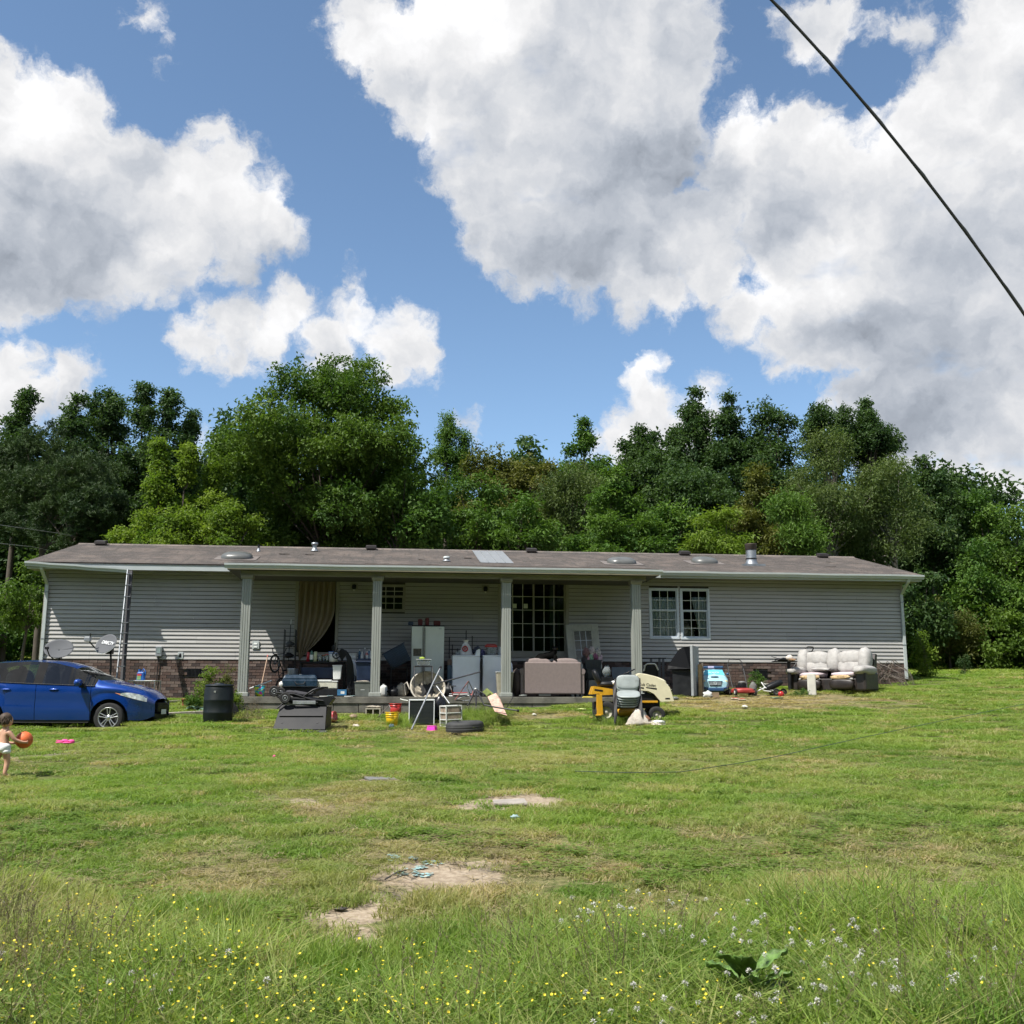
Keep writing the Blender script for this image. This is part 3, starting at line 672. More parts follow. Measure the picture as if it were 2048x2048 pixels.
# roof fittings
NR = Vector((0, -(1.077/4.314), 1)).normalized()
def roofpt(u, v):
    # pixel onto the front roof slope -> local s, t
    for t in np.linspace(.65, RT_, 240):
        s_, z = HPt(u, v, t)
        if z <= slope(t)+.01: return s_, t
    return s_, RT_
def roofM(s_, t, lift=.0): return tr(s_, -t, slope(t)+.016+lift) @ rx(math.atan(1.077/4.314))
m_vent = mat('vent_brown', (.022, .018, .018), .6)
for u in (199, 742, 1064, 1371, 1648):
    s_, _ = HPt(u, 1100, RT_+.35); M0 = roofM(s_, RT_+.22)
    mb = MB(); mb.M = M0; mb.box(-.17, -.15, .05, .17, .15, .13, .02, .02); mb.box(-.14, -.11, 0, .14, .11, .05)
    mb.build('roof_vent', m_vent, roof, bev=.006)
m_sky = mat('skylight_dome', (.10, .104, .10), .35, var=.1, vs_=3, dirt=.15, spec=.6)
m_flash = mat('flashing', (.15, .13, .12), .6, dirt=.3)
for (u, v, w_) in ((474, 1113, .42), (1243, 1123, .42), (1409, 1122, .38)):
    s_, t = roofpt(u, v+4); M0 = roofM(s_, t)
    mb = MB(); mb.M = M0; mb.box(-w_-.14, -.45, 0, w_+.14, .45, .012); mb.build('skylight_flashing', m_flash, roof)
    mb = MB(); mb.M = M0; mb.ell((0, 0, .012), (w_, .36, .17), 20, 10, .75); mb.build('skylight', m_sky, roof)
def pipe(u, v, h, r, m, capm=None, name='vent_pipe'):
    s_, t = roofpt(u, v); z = slope(t)+.01
    mb = MB(); mb.M = tr(s_, -t, z); mb.lathe([(r*2.2, 0), (r*1.5, .04), (r*1.1, .09), (r*1.05, .1)], 14); mb.build('pipe_boot', m_steel, roof)
    mb = MB(); mb.M = tr(s_, -t, z); mb.cyl((0, 0, 0), (0, 0, h), r, n=14); p_ = mb.build(name, m, roof)
    if capm:
        mb = MB(); mb.M = tr(s_, -t, z+h); mb.lathe([(0, .05), (r*1.5, .04), (r*1.65, .0), (r*1.6, -.03), (r*.9, -.03)], 14); mb.build('vent_cap', capm, roof)
pipe(517, 1103, .20, .03, m_black); pipe(629, 1103, .22, .06, m_steel, m_steel); pipe(893, 1123, .10, .055, m_steel, m_white)
s_, t = roofpt(1503, 1130); z = slope(t); ch = MB(); ch.M = tr(s_, -t, z)
ch.lathe([(.20, 0), (.155, .12), (.15, .14), (.15, .44)], 20); chm = ch.build('chimney', m_steel, roof)
mb = MB(); mb.M = tr(s_, -t, z); mb.box(-.33, -.26, -.05, .33, .26, .012); mb.M = mb.M; mb.build('chimney_flashing', m_steel, roof)
mb = MB(); mb.M = tr(s_, -t, z); mb.lathe([(.155, .17), (.162, .18), (.162, .20), (.155, .21)], 20); mb.build('chimney_band', m_bmetal, roof)
mb = MB(); mb.M = tr(s_, -t, z); mb.lathe([(.15, .44), (.165, .45), (.168, .60), (.175, .61), (.175, .63), (0, .64)], 20); mb.build('chimney_cap', mat('rusty_steel', (.075, .06, .05), .7, metal=.3, dirt=.3), roof)
# metal patch on the roof
sA, tA = roofpt(945, 1103); sB, tB = roofpt(1010, 1127); sC, _ = roofpt(962, 1127)
m_patch = mat('galvanised_sheet', (.27, .285, .30), .45, metal=.3, var=.08)
for k in range(4):
    q0 = k/4; q1 = (k+1)/4; T0, T1 = RT_+.05, tB
    def xx(q, tt):
        f_ = (tt-T0)/(T1-T0); s0 = sA+(sC-sA)*f_*.25; return s0+q*(.93)
    mb = MB()
    v = [(xx(q0, T0), -T0, slope(T0)+.03), (xx(q1, T0), -T0, slope(T0)+.03), (xx(q1, T1), -T1, slope(T1)+.03), (xx(q0, T1), -T1, slope(T1)+.03)]
    v += [(p[0], p[1], p[2]-.012) for p in v]
    mb.add(v, [(3, 2, 1, 0), (4, 5, 6, 7), (0, 1, 5, 4), (1, 2, 6, 5), (2, 3, 7, 6), (3, 0, 4, 7)])
    mb.tube([(xx(q0, T0), -T0, slope(T0)+.035), (xx(q0, T1), -T1, slope(T1)+.035)], .012); mb.build('metal_panel', m_patch, roof)
# porch
PT = 2.19; PF = PT+.36
pl = HPt(450, 1127.5, PF); pr_ = HPt(1324, 1139.5, PF); zp = (pl[1]+pr_[1])/2; SA, SB = pl[0], pr_[0]
mb = MB(); Tn = .30; zt = slope(Tn)+.05
N = 10
for i in range(N):
    ta = Tn+(PF-.06-Tn)*(N-i)/N; tb = Tn+(PF-.06-Tn)*(N-i-1)/N; za = zp+.03+(zt-zp-.03)*(i)/N; zb_ = zp+.03+(zt-zp-.03)*(i+1)/N
    mb.add([(SA+.05, -ta, za-.01), (SB-.05, -ta, za-.01), (SB-.05, -ta, za+.003), (SA+.05, -ta, za+.003), (SB-.05, -tb, zb_-.004), (SA+.05, -tb, zb_-.004)], [(0, 1, 2, 3), (3, 2, 4, 5)])
mb.add([(SA+.05, -PF+.06, zp-.10), (SB-.05, -PF+.06, zp-.10), (SB-.05, -Tn, zp-.06), (SA+.05, -Tn, zp-.06)], [(3, 2, 1, 0)])
mb.add([(SA+.05, -PF+.06, zp+.02), (SA+.05, -PF+.06, zp-.10), (SA+.05, -Tn, zp-.06), (SA+.05, -Tn, zt)], [(0, 1, 2, 3)])
mb.add([(SB-.05, -PF+.06, zp+.02), (SB-.05, -PF+.06, zp-.10), (SB-.05, -Tn, zp-.06), (SB-.05, -Tn, zt)], [(3, 2, 1, 0)])
mb.build('porch_roof', m_shin, house)
gutter(SA, SB, PF+.11, zp, zp, 'porch_gutter')
mb = MB(); mb.box(SA+.05, -PF+.0595, zp-.13, SB-.05, -PF+.09, zp+.015); mb.build('porch_fascia', m_soff, house)
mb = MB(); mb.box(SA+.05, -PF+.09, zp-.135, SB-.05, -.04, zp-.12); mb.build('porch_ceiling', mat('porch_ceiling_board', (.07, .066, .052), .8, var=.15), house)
zb0 = -(0.903+.030)   # slab top in house coordinates
ZS = HO.z+zb0
mb = MB(); mb.box(SA+.35, -PT-.10, zp-.24, SB-.35, -PT+.10, zp-.136); mb.build('porch_beam', m_soff, house)
cols = []
for u in (489, 752, 1012, 1273):
    s_ = HPt(u, 1300, PT)[0]; cols.append(s_)
    zt_ = zp-.24; w = .112; g = .012
    prof = []
    def side(ax, ay, dx, dy, nx, ny):
        for k in range(4):
            for q, dd in ((0, 0), (.75, 0), (.80, g), (.95, g)):
                f_ = (k+q)/4+.03
                prof.append((ax+dx*f_-nx*dd, ay+dy*f_-ny*dd))
    side(-w, -w, 2*w, 0, 0, -1); side(w, -w, 0, 2*w, 1, 0); side(w, w, -2*w, 0, 0, 1); side(-w, w, 0, -2*w, -1, 0)
    mb = MB(); mb.M = tr(s_, -PT, 0); mb.prism(prof, zb0+.1, zt_-.06, 'z'); cl = mb.build('porch_column', m_col, house)
    mb = MB(); mb.box(s_-.15, -PT-.15, zb0+.001, s_+.15, -PT+.15, zb0+.10); mb.build('column_base', m_col, cl, bev=.015)
    mb = MB(); mb.box(s_-.135, -PT-.135, zt_-.10, s_+.135, -PT+.135, zt_-.05, -.015, -.015); mb.box(s_-.15, -PT-.15, zt_-.05, s_+.15, -PT+.15, zt_-.002); mb.build('column_cap', m_soff, cl, bev=.004)
S0 = cols[0]-.24; S1 = cols[3]+.2; SF = PT+.20
mb = MB(); mb.box(S0, -SF, zb0-.16, S1, -.02, zb0); slab = mb.build('porch_slab', m_conc, house, bev=.01)
k = S0+.01
while k < S1-.1:
    e_ = min(k+.60, S1-.01)
    for (z0, z1) in ((zb0-.37, zb0-.165), (zb0-.58, zb0-.375)):
        mb = MB(); mb.box(k, -SF+.02+rnd.uniform(0, .006), z0, e_-.012, -SF+.20, z1); mb.build('concrete_block', m_conc, slab, bev=.008)
    k = e_
mb = MB(); mb.box(S0+.02, -SF+.205, zb0-1.1, S1-.02, -.05, zb0-.161); mb.build('slab_fill', m_conc, house)
# ------------------------------------------------------------------ vegetation
def leafmat(name, c1, c2, c3=None, transl=.35, rough=.55, spec=.25):
    if name in MATS: return MATS[name]
    m = bpy.data.materials.new(name); m.use_nodes = True; t = m.node_tree; b = NB(t); t.nodes.clear()
    tint = b.n('ShaderNodeAttribute', attribute_type='INSTANCER', attribute_name='tint').outputs['Fac']
    dry = b.n('ShaderNodeAttribute', attribute_type='INSTANCER', attribute_name='dryness').outputs['Fac']
    c = b.mix(tint, c4(c1), c4(c2))
    if c3: c = b.mix(dry, c, c4(c3))
    pr = b.n('ShaderNodeBsdfPrincipled'); t.links.new(c, pr.inputs['Base Color']); pr.inputs['Roughness'].default_value = rough; pr.inputs['Specular IOR Level'].default_value = spec
    tl = b.n('ShaderNodeBsdfTranslucent'); t.links.new(b.mix(1.0, c, (1.25, 1.35, .7, 1), 'MULTIPLY'), tl.inputs[0])
    mx = b.n('ShaderNodeMixShader'); mx.inputs[0].default_value = transl
    t.links.new(pr.outputs[0], mx.inputs[1]); t.links.new(tl.outputs[0], mx.inputs[2])
    o = b.n('ShaderNodeOutputMaterial'); t.links.new(mx.outputs[0], o.inputs[0]); MATS[name] = m; return m
NPR = np.random.default_rng(5)
def quadleaf(p, d, n, L, Wd, fold=.25):
    # pointed leaf: 4 verts, two triangles folded along the middle
    d = d.normalized(); s = d.cross(n)
    if s.length < 1e-4: s = d.orthogonal()
    s.normalize(); n = s.cross(d)
    return [p, p+d*L*.45+s*Wd/2+n*fold*Wd, p+d*L, p+d*L*.45-s*Wd/2+n*fold*Wd], [(0, 1, 2), (0, 2, 3)]
SRC = bpy.data.collections.new('foliage_sources')
def clump(kind, seed, m):
    r = random.Random(seed); mb = MB()
    def rv(): 
        v = Vector((r.gauss(0, 1), r.gauss(0, 1), r.gauss(0, 1))); return v.normalized()
    if kind == 'broad':
        for i in range(32):
            p = rv()*r.uniform(.05, .36); p.z *= .7; d = (rv()+Vector((0, 0, -.25))+p*1.2).normalized(); n = (Vector((0, 0, 1))+rv()*.6)
            v, f = quadleaf(p, d, n, r.uniform(.11, .18), r.uniform(.07, .11)); mb.add(v, f)
    elif kind == 'layer':
        for i in range(26):
            p = rv()*r.uniform(.05, .42); p.z *= .28; d = (Vector((p.x, p.y, 0))+rv()*.25+Vector((0, 0, -.12))); n = (Vector((0, 0, 1))+rv()*.25)
            v, f = quadleaf(p, d, n, r.uniform(.11, .18), r.uniform(.05, .075)); mb.add(v, f)
    elif kind == 'fine':
        for i in range(30):
            p = rv()*r.uniform(.05, .36); d = (rv()*.7+Vector((0, 0, -.2))+p); n = (Vector((0, 0, 1))+rv()*.8)
            v, f = quadleaf(p, d, n, r.uniform(.10, .17), r.uniform(.035, .06)); mb.add(v, f)
    elif kind == 'pine':
        for i in range(5):
            c = rv()*r.uniform(0, .26); 
            for k in range(10):
                d = (rv()+Vector((0, 0, .8))); v, f = quadleaf(c, d, rv(), r.uniform(.12, .2), .028); mb.add(v, f)
    elif kind == 'tuft':
        for i in range(230):
            q = .27*sqrt(r.random()); a = r.uniform(0, 2*pi); p = Vector((q*cos(a), q*sin(a), -.02)); h = r.uniform(.45, 1.0)
            ln = Vector((r.gauss(0, .55), r.gauss(0, .55), 1)); w_ = r.uniform(.0035, .0065)
            s = Vector((cos(a*3), sin(a*3), 0)); lo = h*.10
            m1 = p+Vector((ln.x*lo*.4, ln.y*lo*.4, h*.55)); m2 = p+Vector((ln.x*lo*1.5, ln.y*lo*1.5, .86*h))
            mb.add([p-s*w_, p+s*w_, m1-s*w_*.8, m1+s*w_*.8, m2], [(0, 1, 3, 2), (2, 3, 4)])
    elif kind == 'longtuft':
        for i in range(60):
            a = r.uniform(0, 2*pi); q = r.uniform(0, .16); p = Vector((q*cos(a), q*sin(a), -.01)); h = r.uniform(.45, 1.0)
            ln = Vector((r.gauss(0, .10), r.gauss(0, .10), 1)); w_ = r.uniform(.0024, .0058)
            s = Vector((cos(a*3), sin(a*3), 0)); m1 = p+Vector((ln.x, ln.y, 1))*h*.55; m2 = p+Vector((ln.x*2.2, ln.y*2.2, .9))*h
            mb.add([p-s*w_, p+s*w_, m1-s*w_*.8, m1+s*w_*.8, m2], [(0, 1, 3, 2), (2, 3, 4)])
    elif kind == 'clover':
        for i in range(22):
            a = r.uniform(0, 2*pi); q = r.uniform(0, .13); p = Vector((q*cos(a), q*sin(a), r.uniform(.2, .7)))
            for k in range(3):
                d = Vector((cos(k*2.1+a), sin(k*2.1+a), .15)); v, f = quadleaf(p, d, Vector((0, 0, 1)), .022, .02); mb.add(v, f)
    elif kind == 'weed':
        for s_ in range(5):
            a = r.uniform(0, 2*pi); p = Vector((r.uniform(-.08, .08), r.uniform(-.08, .08), 0)); tip = p+Vector((r.gauss(0, .12), r.gauss(0, .12), r.uniform(.6, 1)))
            mb.tube([p, (p+tip)/2+Vector((r.gauss(0, .02), r.gauss(0, .02), 0)), tip], [.003, .0025, .0015], 3)
            for k in range(12):
                t = r.uniform(.05, .95); q = p.lerp(tip, t); d = Vector((r.gauss(0, 1), r.gauss(0, 1), .5)); v, f = quadleaf(q, d, Vector((0, 0, 1)), r.uniform(.04, .09), r.uniform(.008, .018)); mb.add(v, f)
    elif kind == 'seed':
        for s_ in range(4):
            p = Vector((r.uniform(-.06, .06), r.uniform(-.06, .06), 0)); tip = p+Vector((r.gauss(0, .13), r.gauss(0, .13), r.uniform(.7, 1.05)))
            mb.tube([p, p.lerp(tip, .5)+Vector((r.gauss(0, .015), 0, 0)), tip], [.0022, .0018, .001], 3)
            for k in range(16):
                t = r.uniform(.72, 1.0); q = p.lerp(tip, t); d = Vector((r.gauss(0, .6), r.gauss(0, .6), 1.2)); v, f = quadleaf(q, d, Vector((0, 1, 0)), r.uniform(.015, .03), .006); mb.add(v, f)
    elif kind == 'straw':
        for i in range(16):
            a = r.uniform(0, 2*pi); q = r.uniform(0, .12); p = Vector((q*cos(a), q*sin(a), r.uniform(0.05, .35))); d = Vector((cos(a*5), sin(a*5), r.uniform(-.1, .25))).normalized(); L = r.uniform(.05, .14); w_ = .003
            s = Vector((-d.y, d.x, 0))*w_; mb.add([p-s, p+s, p+d*L], [(0, 1, 2)])
    elif kind == 'butter':
        r2 = r; st = Vector((r.gauss(0, .05), r.gauss(0, .05), 1.0)); mb.tube([(0, 0, 0), st*.5+Vector((.02, 0, 0)), st], .0018, 3)
    me = mb.mesh('foliage_'+kind); me.materials.append(m); o = bpy.data.objects.new('foliage_'+kind, me); SRC.objects.link(o); return o
def flower(kind, seed, m, m2=None):
    r = random.Random(seed); mb = MB()
    if kind == 'butter':
        c = Vector((0, 0, 0)); n = Vector((r.gauss(0, .4), r.gauss(0, .4)-.3, 1)).normalized(); x = n.orthogonal().normalized(); y = n.cross(x)
        for k in range(5):
            a = k*2*pi/5; d = x*cos(a)+y*sin(a)+n*.35; v, f = quadleaf(c, d, n, .0076, .0074, .1); mb.add(v, f)
    else:
        for k in range(26):
            d = Vector((r.gauss(0, 1), r.gauss(0, 1), r.gauss(.5, .8))).normalized(); v, f = quadleaf(d*.004, d, Vector((0, 0, 1)), .011, .006); mb.add(v, f)
    me = mb.mesh('flower_'+kind); me.materials.append(m); o = bpy.data.objects.new('flower_'+kind, me); SRC.objects.link(o); return o
def make_ng():
    ng = bpy.data.node_groups.new('scatter', 'GeometryNodeTree')
    ng.interface.new_socket('Geometry', in_out='INPUT', socket_type='NodeSocketGeometry'); ng.interface.new_socket('Geometry', in_out='OUTPUT', socket_type='NodeSocketGeometry')
    return ng
def scatter(name, pts, scl, rotz, idx, srcs, tint, dry, tilt=None, parent=None, upn=None):
    """One mesh of points that carries the instanced sprigs."""
    n = len(pts); me = bpy.data.meshes.new(name); me.from_pydata(np.asarray(pts).tolist(), [], [])
    def at(nm, ty, v):
        a = me.attributes.new(nm, ty, 'POINT'); v = np.ascontiguousarray(v)
        if ty == 'FLOAT_VECTOR': a.data.foreach_set('vector', v.astype('f').ravel())
        elif ty == 'INT': a.data.foreach_set('value', v.astype('i'))
        else: a.data.foreach_set('value', v.astype('f'))
    scl = np.asarray(scl)
    if scl.ndim == 1: scl = np.stack([scl]*3, 1)
    rot = np.zeros((n, 3)); rot[:, 2] = rotz
    if tilt is not None: rot[:, 0] = tilt[:, 0]; rot[:, 1] = tilt[:, 1]
    at('scl', 'FLOAT_VECTOR', scl); at('rot', 'FLOAT_VECTOR', rot); at('pick', 'INT', idx); at('tint', 'FLOAT', tint); at('dryness', 'FLOAT', dry)
    o = bpy.data.objects.new(name, me); COL.objects.link(o)
    if parent: o.parent = parent
    ng = make_ng(); N = ng.nodes; L = ng.links
    gi = N.new('NodeGroupInput'); go_ = N.new('NodeGroupOutput')
    iop = N.new('GeometryNodeInstanceOnPoints'); gti = N.new('GeometryNodeGeometryToInstance')
    for s_ in reversed(srcs):
        oi = N.new('GeometryNodeObjectInfo'); oi.inputs['Object'].default_value = s_; oi.inputs['As Instance'].default_value = True
        L.new(oi.outputs['Geometry'], gti.inputs[0])
    iop.inputs['Pick Instance'].default_value = True
    def na(nm, dt):
        x = N.new('GeometryNodeInputNamedAttribute'); x.data_type = dt; x.inputs['Name'].default_value = nm; return x.outputs['Attribute']
    L.new(gi.outputs[0], iop.inputs['Points']); L.new(gti.outputs[0], iop.inputs['Instance'])
    L.new(na('pick', 'INT'), iop.inputs['Instance Index']); L.new(na('scl', 'FLOAT_VECTOR'), iop.inputs['Scale'])
    e2r = N.new('FunctionNodeEulerToRotation'); L.new(na('rot', 'FLOAT_VECTOR'), e2r.inputs[0]); L.new(e2r.outputs[0], iop.inputs['Rotation'])
    L.new(iop.outputs[0], go_.inputs[0])
    md = o.modifiers.new('scatter', 'NODES'); md.node_group = ng
    return o
# leaf materials
LM = {
 'oak': leafmat('leaf_green', (.042, .092, .016), (.105, .168, .024)),
 'dark': leafmat('leaf_dark', (.030, .066, .022), (.068, .118, .032)),
 'pine': leafmat('pine_needles', (.026, .054, .018), (.056, .092, .026), transl=.15),
 'bright': leafmat('leaf_bright', (.095, .165, .022), (.19, .26, .036), transl=.45),
 'mid': leafmat('leaf_mid', (.046, .108, .020), (.110, .190, .030)),
 'olive': leafmat('leaf_olive', (.075, .095, .020), (.15, .155, .036)),
 'willow': leafmat('leaf_willow', (.060, .098, .028), (.120, .162, .046)),
}
CK = {}
def csrc(kind, mk):
    if (kind, mk) not in CK: CK[(kind, mk)] = [clump(kind, 10+i, LM[mk]) for i in range(3)]
    return CK[(kind, mk)]
m_bark = mat('bark', (.085, .07, .055), .95, var=.3, vs_=8, bump=.5, stretch=(1, 1, .3))
m_barkp = mat('pale_bark', (.21, .195, .165), .9, var=.25, vs_=8, stretch=(1, 1, .3))
def tree(name, label, u, v_top, w_px, Y, kind, mk, shape='round', v_bot=None, dens=1.0, group='trees behind the house', bark=None, lobes=None, seed=None, depth=1.0, clsc=1.0, holes=0.0, vbranch=1.0, cat='tree'):
    r = np.random.default_rng(seed if seed is not None else int(u*7+v_top)); R2 = random.Random(int(u*3+v_top))
    base = GP(u, Y); top = P(u, v_top, Y); mpp = (Y*_cp)/FPX; H = top.z-base.z; wid = w_px*mpp/2
    zb = (P(u, v_bot, Y).z-base.z) if v_bot else H*.25
    zb = max(zb, .25); ch = (H-zb)/2; cz = zb+ch
    root = thing(name, label, cat, loc=base, group=group)
    # lobes in a crown envelope
    vol = wid*wid*ch*depth; nl = lobes or int(max(14, min(90, (15 if shape in ('spire', 'col', 'cone') else 10)*vol**.55)))
    lr = 0.62*(vol/nl)**(1/3)*1.45
    cs = []
    tries = 0
    while len(cs) < nl and tries < 8000:
        tries += 1
        q = r.uniform(-1, 1, 3)
        z = q[2]
        if shape == 'round': env = sqrt(max(0, 1-z*z))*(.82+.18*sin(z*4+u)) if z > -.4 else sqrt(max(0, 1-z*z))
        elif shape == 'cone': env = max(0.04, (1-z)/2)**.75
        elif shape == 'spire': env = min(1, max(.05, (1-z)/1.5)**.6)
        elif shape == 'col': env = sqrt(max(0, 1-abs(z)**4))*(.75+.25*sin(5*z+u))
        elif shape == 'fan': env = sqrt(max(0, 1-z*z))*(.55+.45*(z+1)/2)
        elif shape == 'bush': env = sqrt(max(0, 1-((z+1)/2)**2))
        d = sqrt(q[0]**2+q[1]**2)
        if d > env: continue
        if d < env*.45 and z < .6 and r.random() < .75: continue
        p = np.array([q[0]*(wid-lr*.35), q[1]*(wid-lr*.35)*depth, cz+z*(ch-lr*.35)])
        if any(((p-c)**2).sum() < (lr*.55)**2 for c in cs): continue
        cs.append(p)
    ntop = 0
    if shape in ('spire', 'cone', 'col'):
        for zq in (.97, .80, .64, .48): cs.append(np.array([r.uniform(-.1, .1)*wid, r.uniform(-.1, .1)*wid, cz+zq*ch])); ntop += 1
    cs = np.array(cs); pts = []; tint = []; sc_ = []
    for ci, c in enumerate(cs):
        zr = (c[2]-cz)/ch
        lrad = lr*r.uniform(.7, 1.15)*((1 if shape in ('round', 'fan', 'bush', 'col') else max(.42, 1-.62*max(0, zr))))
        if ci >= len(cs)-ntop: lrad = min(lrad, lr*.5, wid*.38)
        n = int(dens*max(15, 27*(lrad/.7)**2)/(clsc**1.6)); tn = r.uniform(.15, .85)
        dirs = r.normal(size=(n, 3)); dirs /= np.linalg.norm(dirs, axis=1)[:, None]; rad = lrad*r.uniform(.45, 1.0, n)**.6
        rad *= 1+.34*np.sin(dirs[:, 0]*5+c[0]*3)*np.cos(dirs[:, 2]*6+c[2])+.22*np.sin(dirs[:, 1]*9+c[1]*5+dirs[:, 2]*7)
        rad = np.where(r.random(n) < .08, rad*r.uniform(1.15, 1.75, n), rad)
        flat = .62 if kind == 'layer' else .82
        pp = c+dirs*rad[:, None]*np.array([1, 1, flat]); pts.append(pp); tint.append(np.clip(tn+r.normal(0, .18, n), 0, 1)); sc_.append(r.uniform(.7, 1.25, n)*clsc)
    pts = np.concatenate(pts); tint = np.concatenate(tint); sc_ = np.concatenate(sc_); keep = pts[:, 2] > .05; pts = pts[keep]; tint = tint[keep]; sc_ = sc_[keep]
    n = len(pts); tilt = r.normal(0, .35, (n, 2))
    cr = scatter('crown', pts, sc_, r.uniform(0, 6.28, n), r.integers(0, 3, n), csrc(kind, mk), tint, np.zeros(n), tilt, parent=root)
    cr['kind'] = 'stuff'
    # trunk and limbs
    mb = MB(); tr0 = max(.05, H*.011)*vbranch; fz = zb+(cz-zb)*.3 if shape not in ('cone', 'spire') else H*.86
    pth = [(0, 0, -.3), (R2.uniform(-.1, .1), 0, fz*.5), (R2.uniform(-.15, .15), R2.uniform(-.1, .1), fz)]
    mb.tube(pth, [tr0*1.2, tr0, tr0*(.75 if shape not in ('cone', 'spire') else .2)], 7); ft = Vector(pth[-1])
    tk = mb.build('trunk', bark or m_bark, root)
    sel = cs[r.permutation(len(cs))[:min(len(cs), 26)]]
    mb = MB()
    for c in sel:
        c = Vector(c.tolist())
        if shape in ('cone', 'spire'): s0 = Vector((0, 0, max(zb, c.z-.4)))
        else: s0 = ft.lerp(Vector((0, 0, fz*.6)), R2.uniform(0, .5)) if c.z < cz else ft
        mid_ = s0.lerp(c, .5)+Vector((R2.uniform(-.25, .25), R2.uniform(-.25, .25), R2.uniform(.0, .5)))*lr*.6
        k_ = tr0*.62*R2.uniform(.6, 1)
        mb.tube([s0, mid_, c], [k_, k_*.55, k_*.22], 5)
    mb.build('branches', bark or m_bark, root)['kind'] = 'stuff'
    return root
T = tree
G0 = 'trees behind the house'
T('pine_tree', 'tall thin dark tree cut off at the left edge of the picture', 2, 786, 102, 43, 'broad', 'dark', 'col', 1075, 1.0)
T('pine_tree', 'dark shaggy pine at the far left, rising behind the small dome shaped pine', 70, 860, 287, 42, 'pine', 'pine', 'round', 1100, 1.5, clsc=1.15)
T('deciduous_tree', 'dark loose crowned tree with a narrow top above the far left pine', 112, 792, 190, 46, 'broad', 'dark', 'spire', 1060, .9)
T('deciduous_tree', 'slender dark tree with sky showing through, left of the twin tall crowns', 185, 790, 121, 48, 'broad', 'dark', 'col', 1060, .8)
T('deciduous_tree', 'tallest dark tree left of the big round tree, the left one of a pair', 255, 772, 135, 46, 'broad', 'dark', 'spire', 1060, .8)
T('deciduous_tree', 'dark tree with rounded top, the right one of the tall pair at left', 303, 784, 124, 46, 'broad', 'dark', 'col', 1060, .8)
T('deciduous_tree', 'shorter dark tree leaning against the right of the tall pair at left', 350, 828, 102, 47, 'broad', 'dark', 'spire', 1060, .8)
T('pine_tree', 'dome shaped dark pine standing above the left end of the roof', 128, 910, 201, 36, 'pine', 'pine', 'round', 1120, 1.9, clsc=1.05)
T('sapling', 'bright green cone shaped sapling, left of two above the roof', 290, 886, 76, 34, 'broad', 'bright', 'spire', 1120, 1.0, clsc=.75)
T('sapling', 'bright green cone shaped sapling, right of two above the roof', 349, 897, 84, 34, 'broad', 'bright', 'spire', 1120, 1.0, clsc=.75)
T('sapling', 'light green young tree next to the big round tree on its left', 405, 938, 120, 34.5, 'broad', 'bright', 'spire', 1120, 1.0, clsc=.75)
T('sapling', 'low light green bush just above the roof ridge at left', 255, 1010, 120, 33.5, 'broad', 'bright', 'bush', 1130, .9, clsc=.75)
T('sapling', 'low yellow green bush above the roof below the two saplings', 340, 1030, 140, 33, 'broad', 'bright', 'bush', 1130, .9, clsc=.75)
T('sapling', 'low leafy green bush at the foot of the big round tree', 455, 1000, 160, 33.5, 'broad', 'bright', 'bush', 1130, .9, clsc=.75)
T('deciduous_tree', 'small dark distant tree in the sky gap left of the big round tree', 408, 920, 103, 58, 'broad', 'dark', 'round', 1060, .9)
T('maple_tree', 'huge round crowned maple towering over the left half of the roof', 648, 716, 500, 37, 'broad', 'oak', 'round', 1180, 1.0, lobes=105, clsc=.92)
T('maple_tree', 'lower leafy skirt of green trees under the big round maple', 800, 930, 190, 35, 'broad', 'mid', 'round', 1140, 1.0)
T('deciduous_tree', 'narrow pale green tree right beside the big round maple', 888, 836, 96, 47, 'fine', 'mid', 'spire', 1040, 1.2)
T('deciduous_tree', 'short pale green tree right of the narrow one beside the big maple', 925, 872, 60, 47, 'fine', 'mid', 'spire', 1040, 1.1)
T('deciduous_tree', 'olive tinted rounded tree in the middle of the tree line', 985, 890, 150, 45, 'broad', 'olive', 'round', 1080, 1.0)
T('deciduous_tree', 'second olive rounded tree just right of the middle one', 1070, 900, 110, 45, 'broad', 'olive', 'round', 1080, 1.0)
T('deciduous_tree', 'pointed green tree standing above its neighbours right of centre', 1176, 843, 140, 47, 'broad', 'mid', 'spire', 1060, .95)
T('deciduous_tree', 'grey green soft tree below the pointed tree right of centre', 1150, 925, 170, 42, 'fine', 'willow', 'round', 1100, 1.2)
T('locust_tree', 'mid green feathery tree over the roof just right of the big maple', 945, 945, 190, 37, 'layer', 'mid', 'round', 1140, 1.0)
T('locust_tree', 'mid green layered tree above the metal roof patch', 1040, 990, 190, 36, 'layer', 'mid', 'round', 1140, 1.0)
T('locust_tree', 'bright green layered tree above the second skylight', 1232, 938, 230, 37, 'layer', 'mid', 'cone', 1140, 1.3, seed=5)
T('deciduous_tree', 'thin pale tree with sky behind, left of the dark woods', 1290, 856, 121, 49, 'broad', 'dark', 'col', 1060, .8)
T('deciduous_tree', 'round topped dark green tree left of the tall airy one', 1345, 860, 126, 47, 'broad', 'dark', 'round', 1060, .9)
T('deciduous_tree', 'tall airy dark tree with see through top against white cloud', 1408, 783, 135, 48, 'broad', 'dark', 'col', 1060, .8)
T('deciduous_tree', 'dark tree with pointed top right of the tall airy one', 1484, 792, 162, 47, 'broad', 'dark', 'spire', 1080, .95)
T('deciduous_tree', 'dark full tree left of the two curly crowned oaks', 1560, 802, 172, 47, 'broad', 'dark', 'round', 1080, .95)
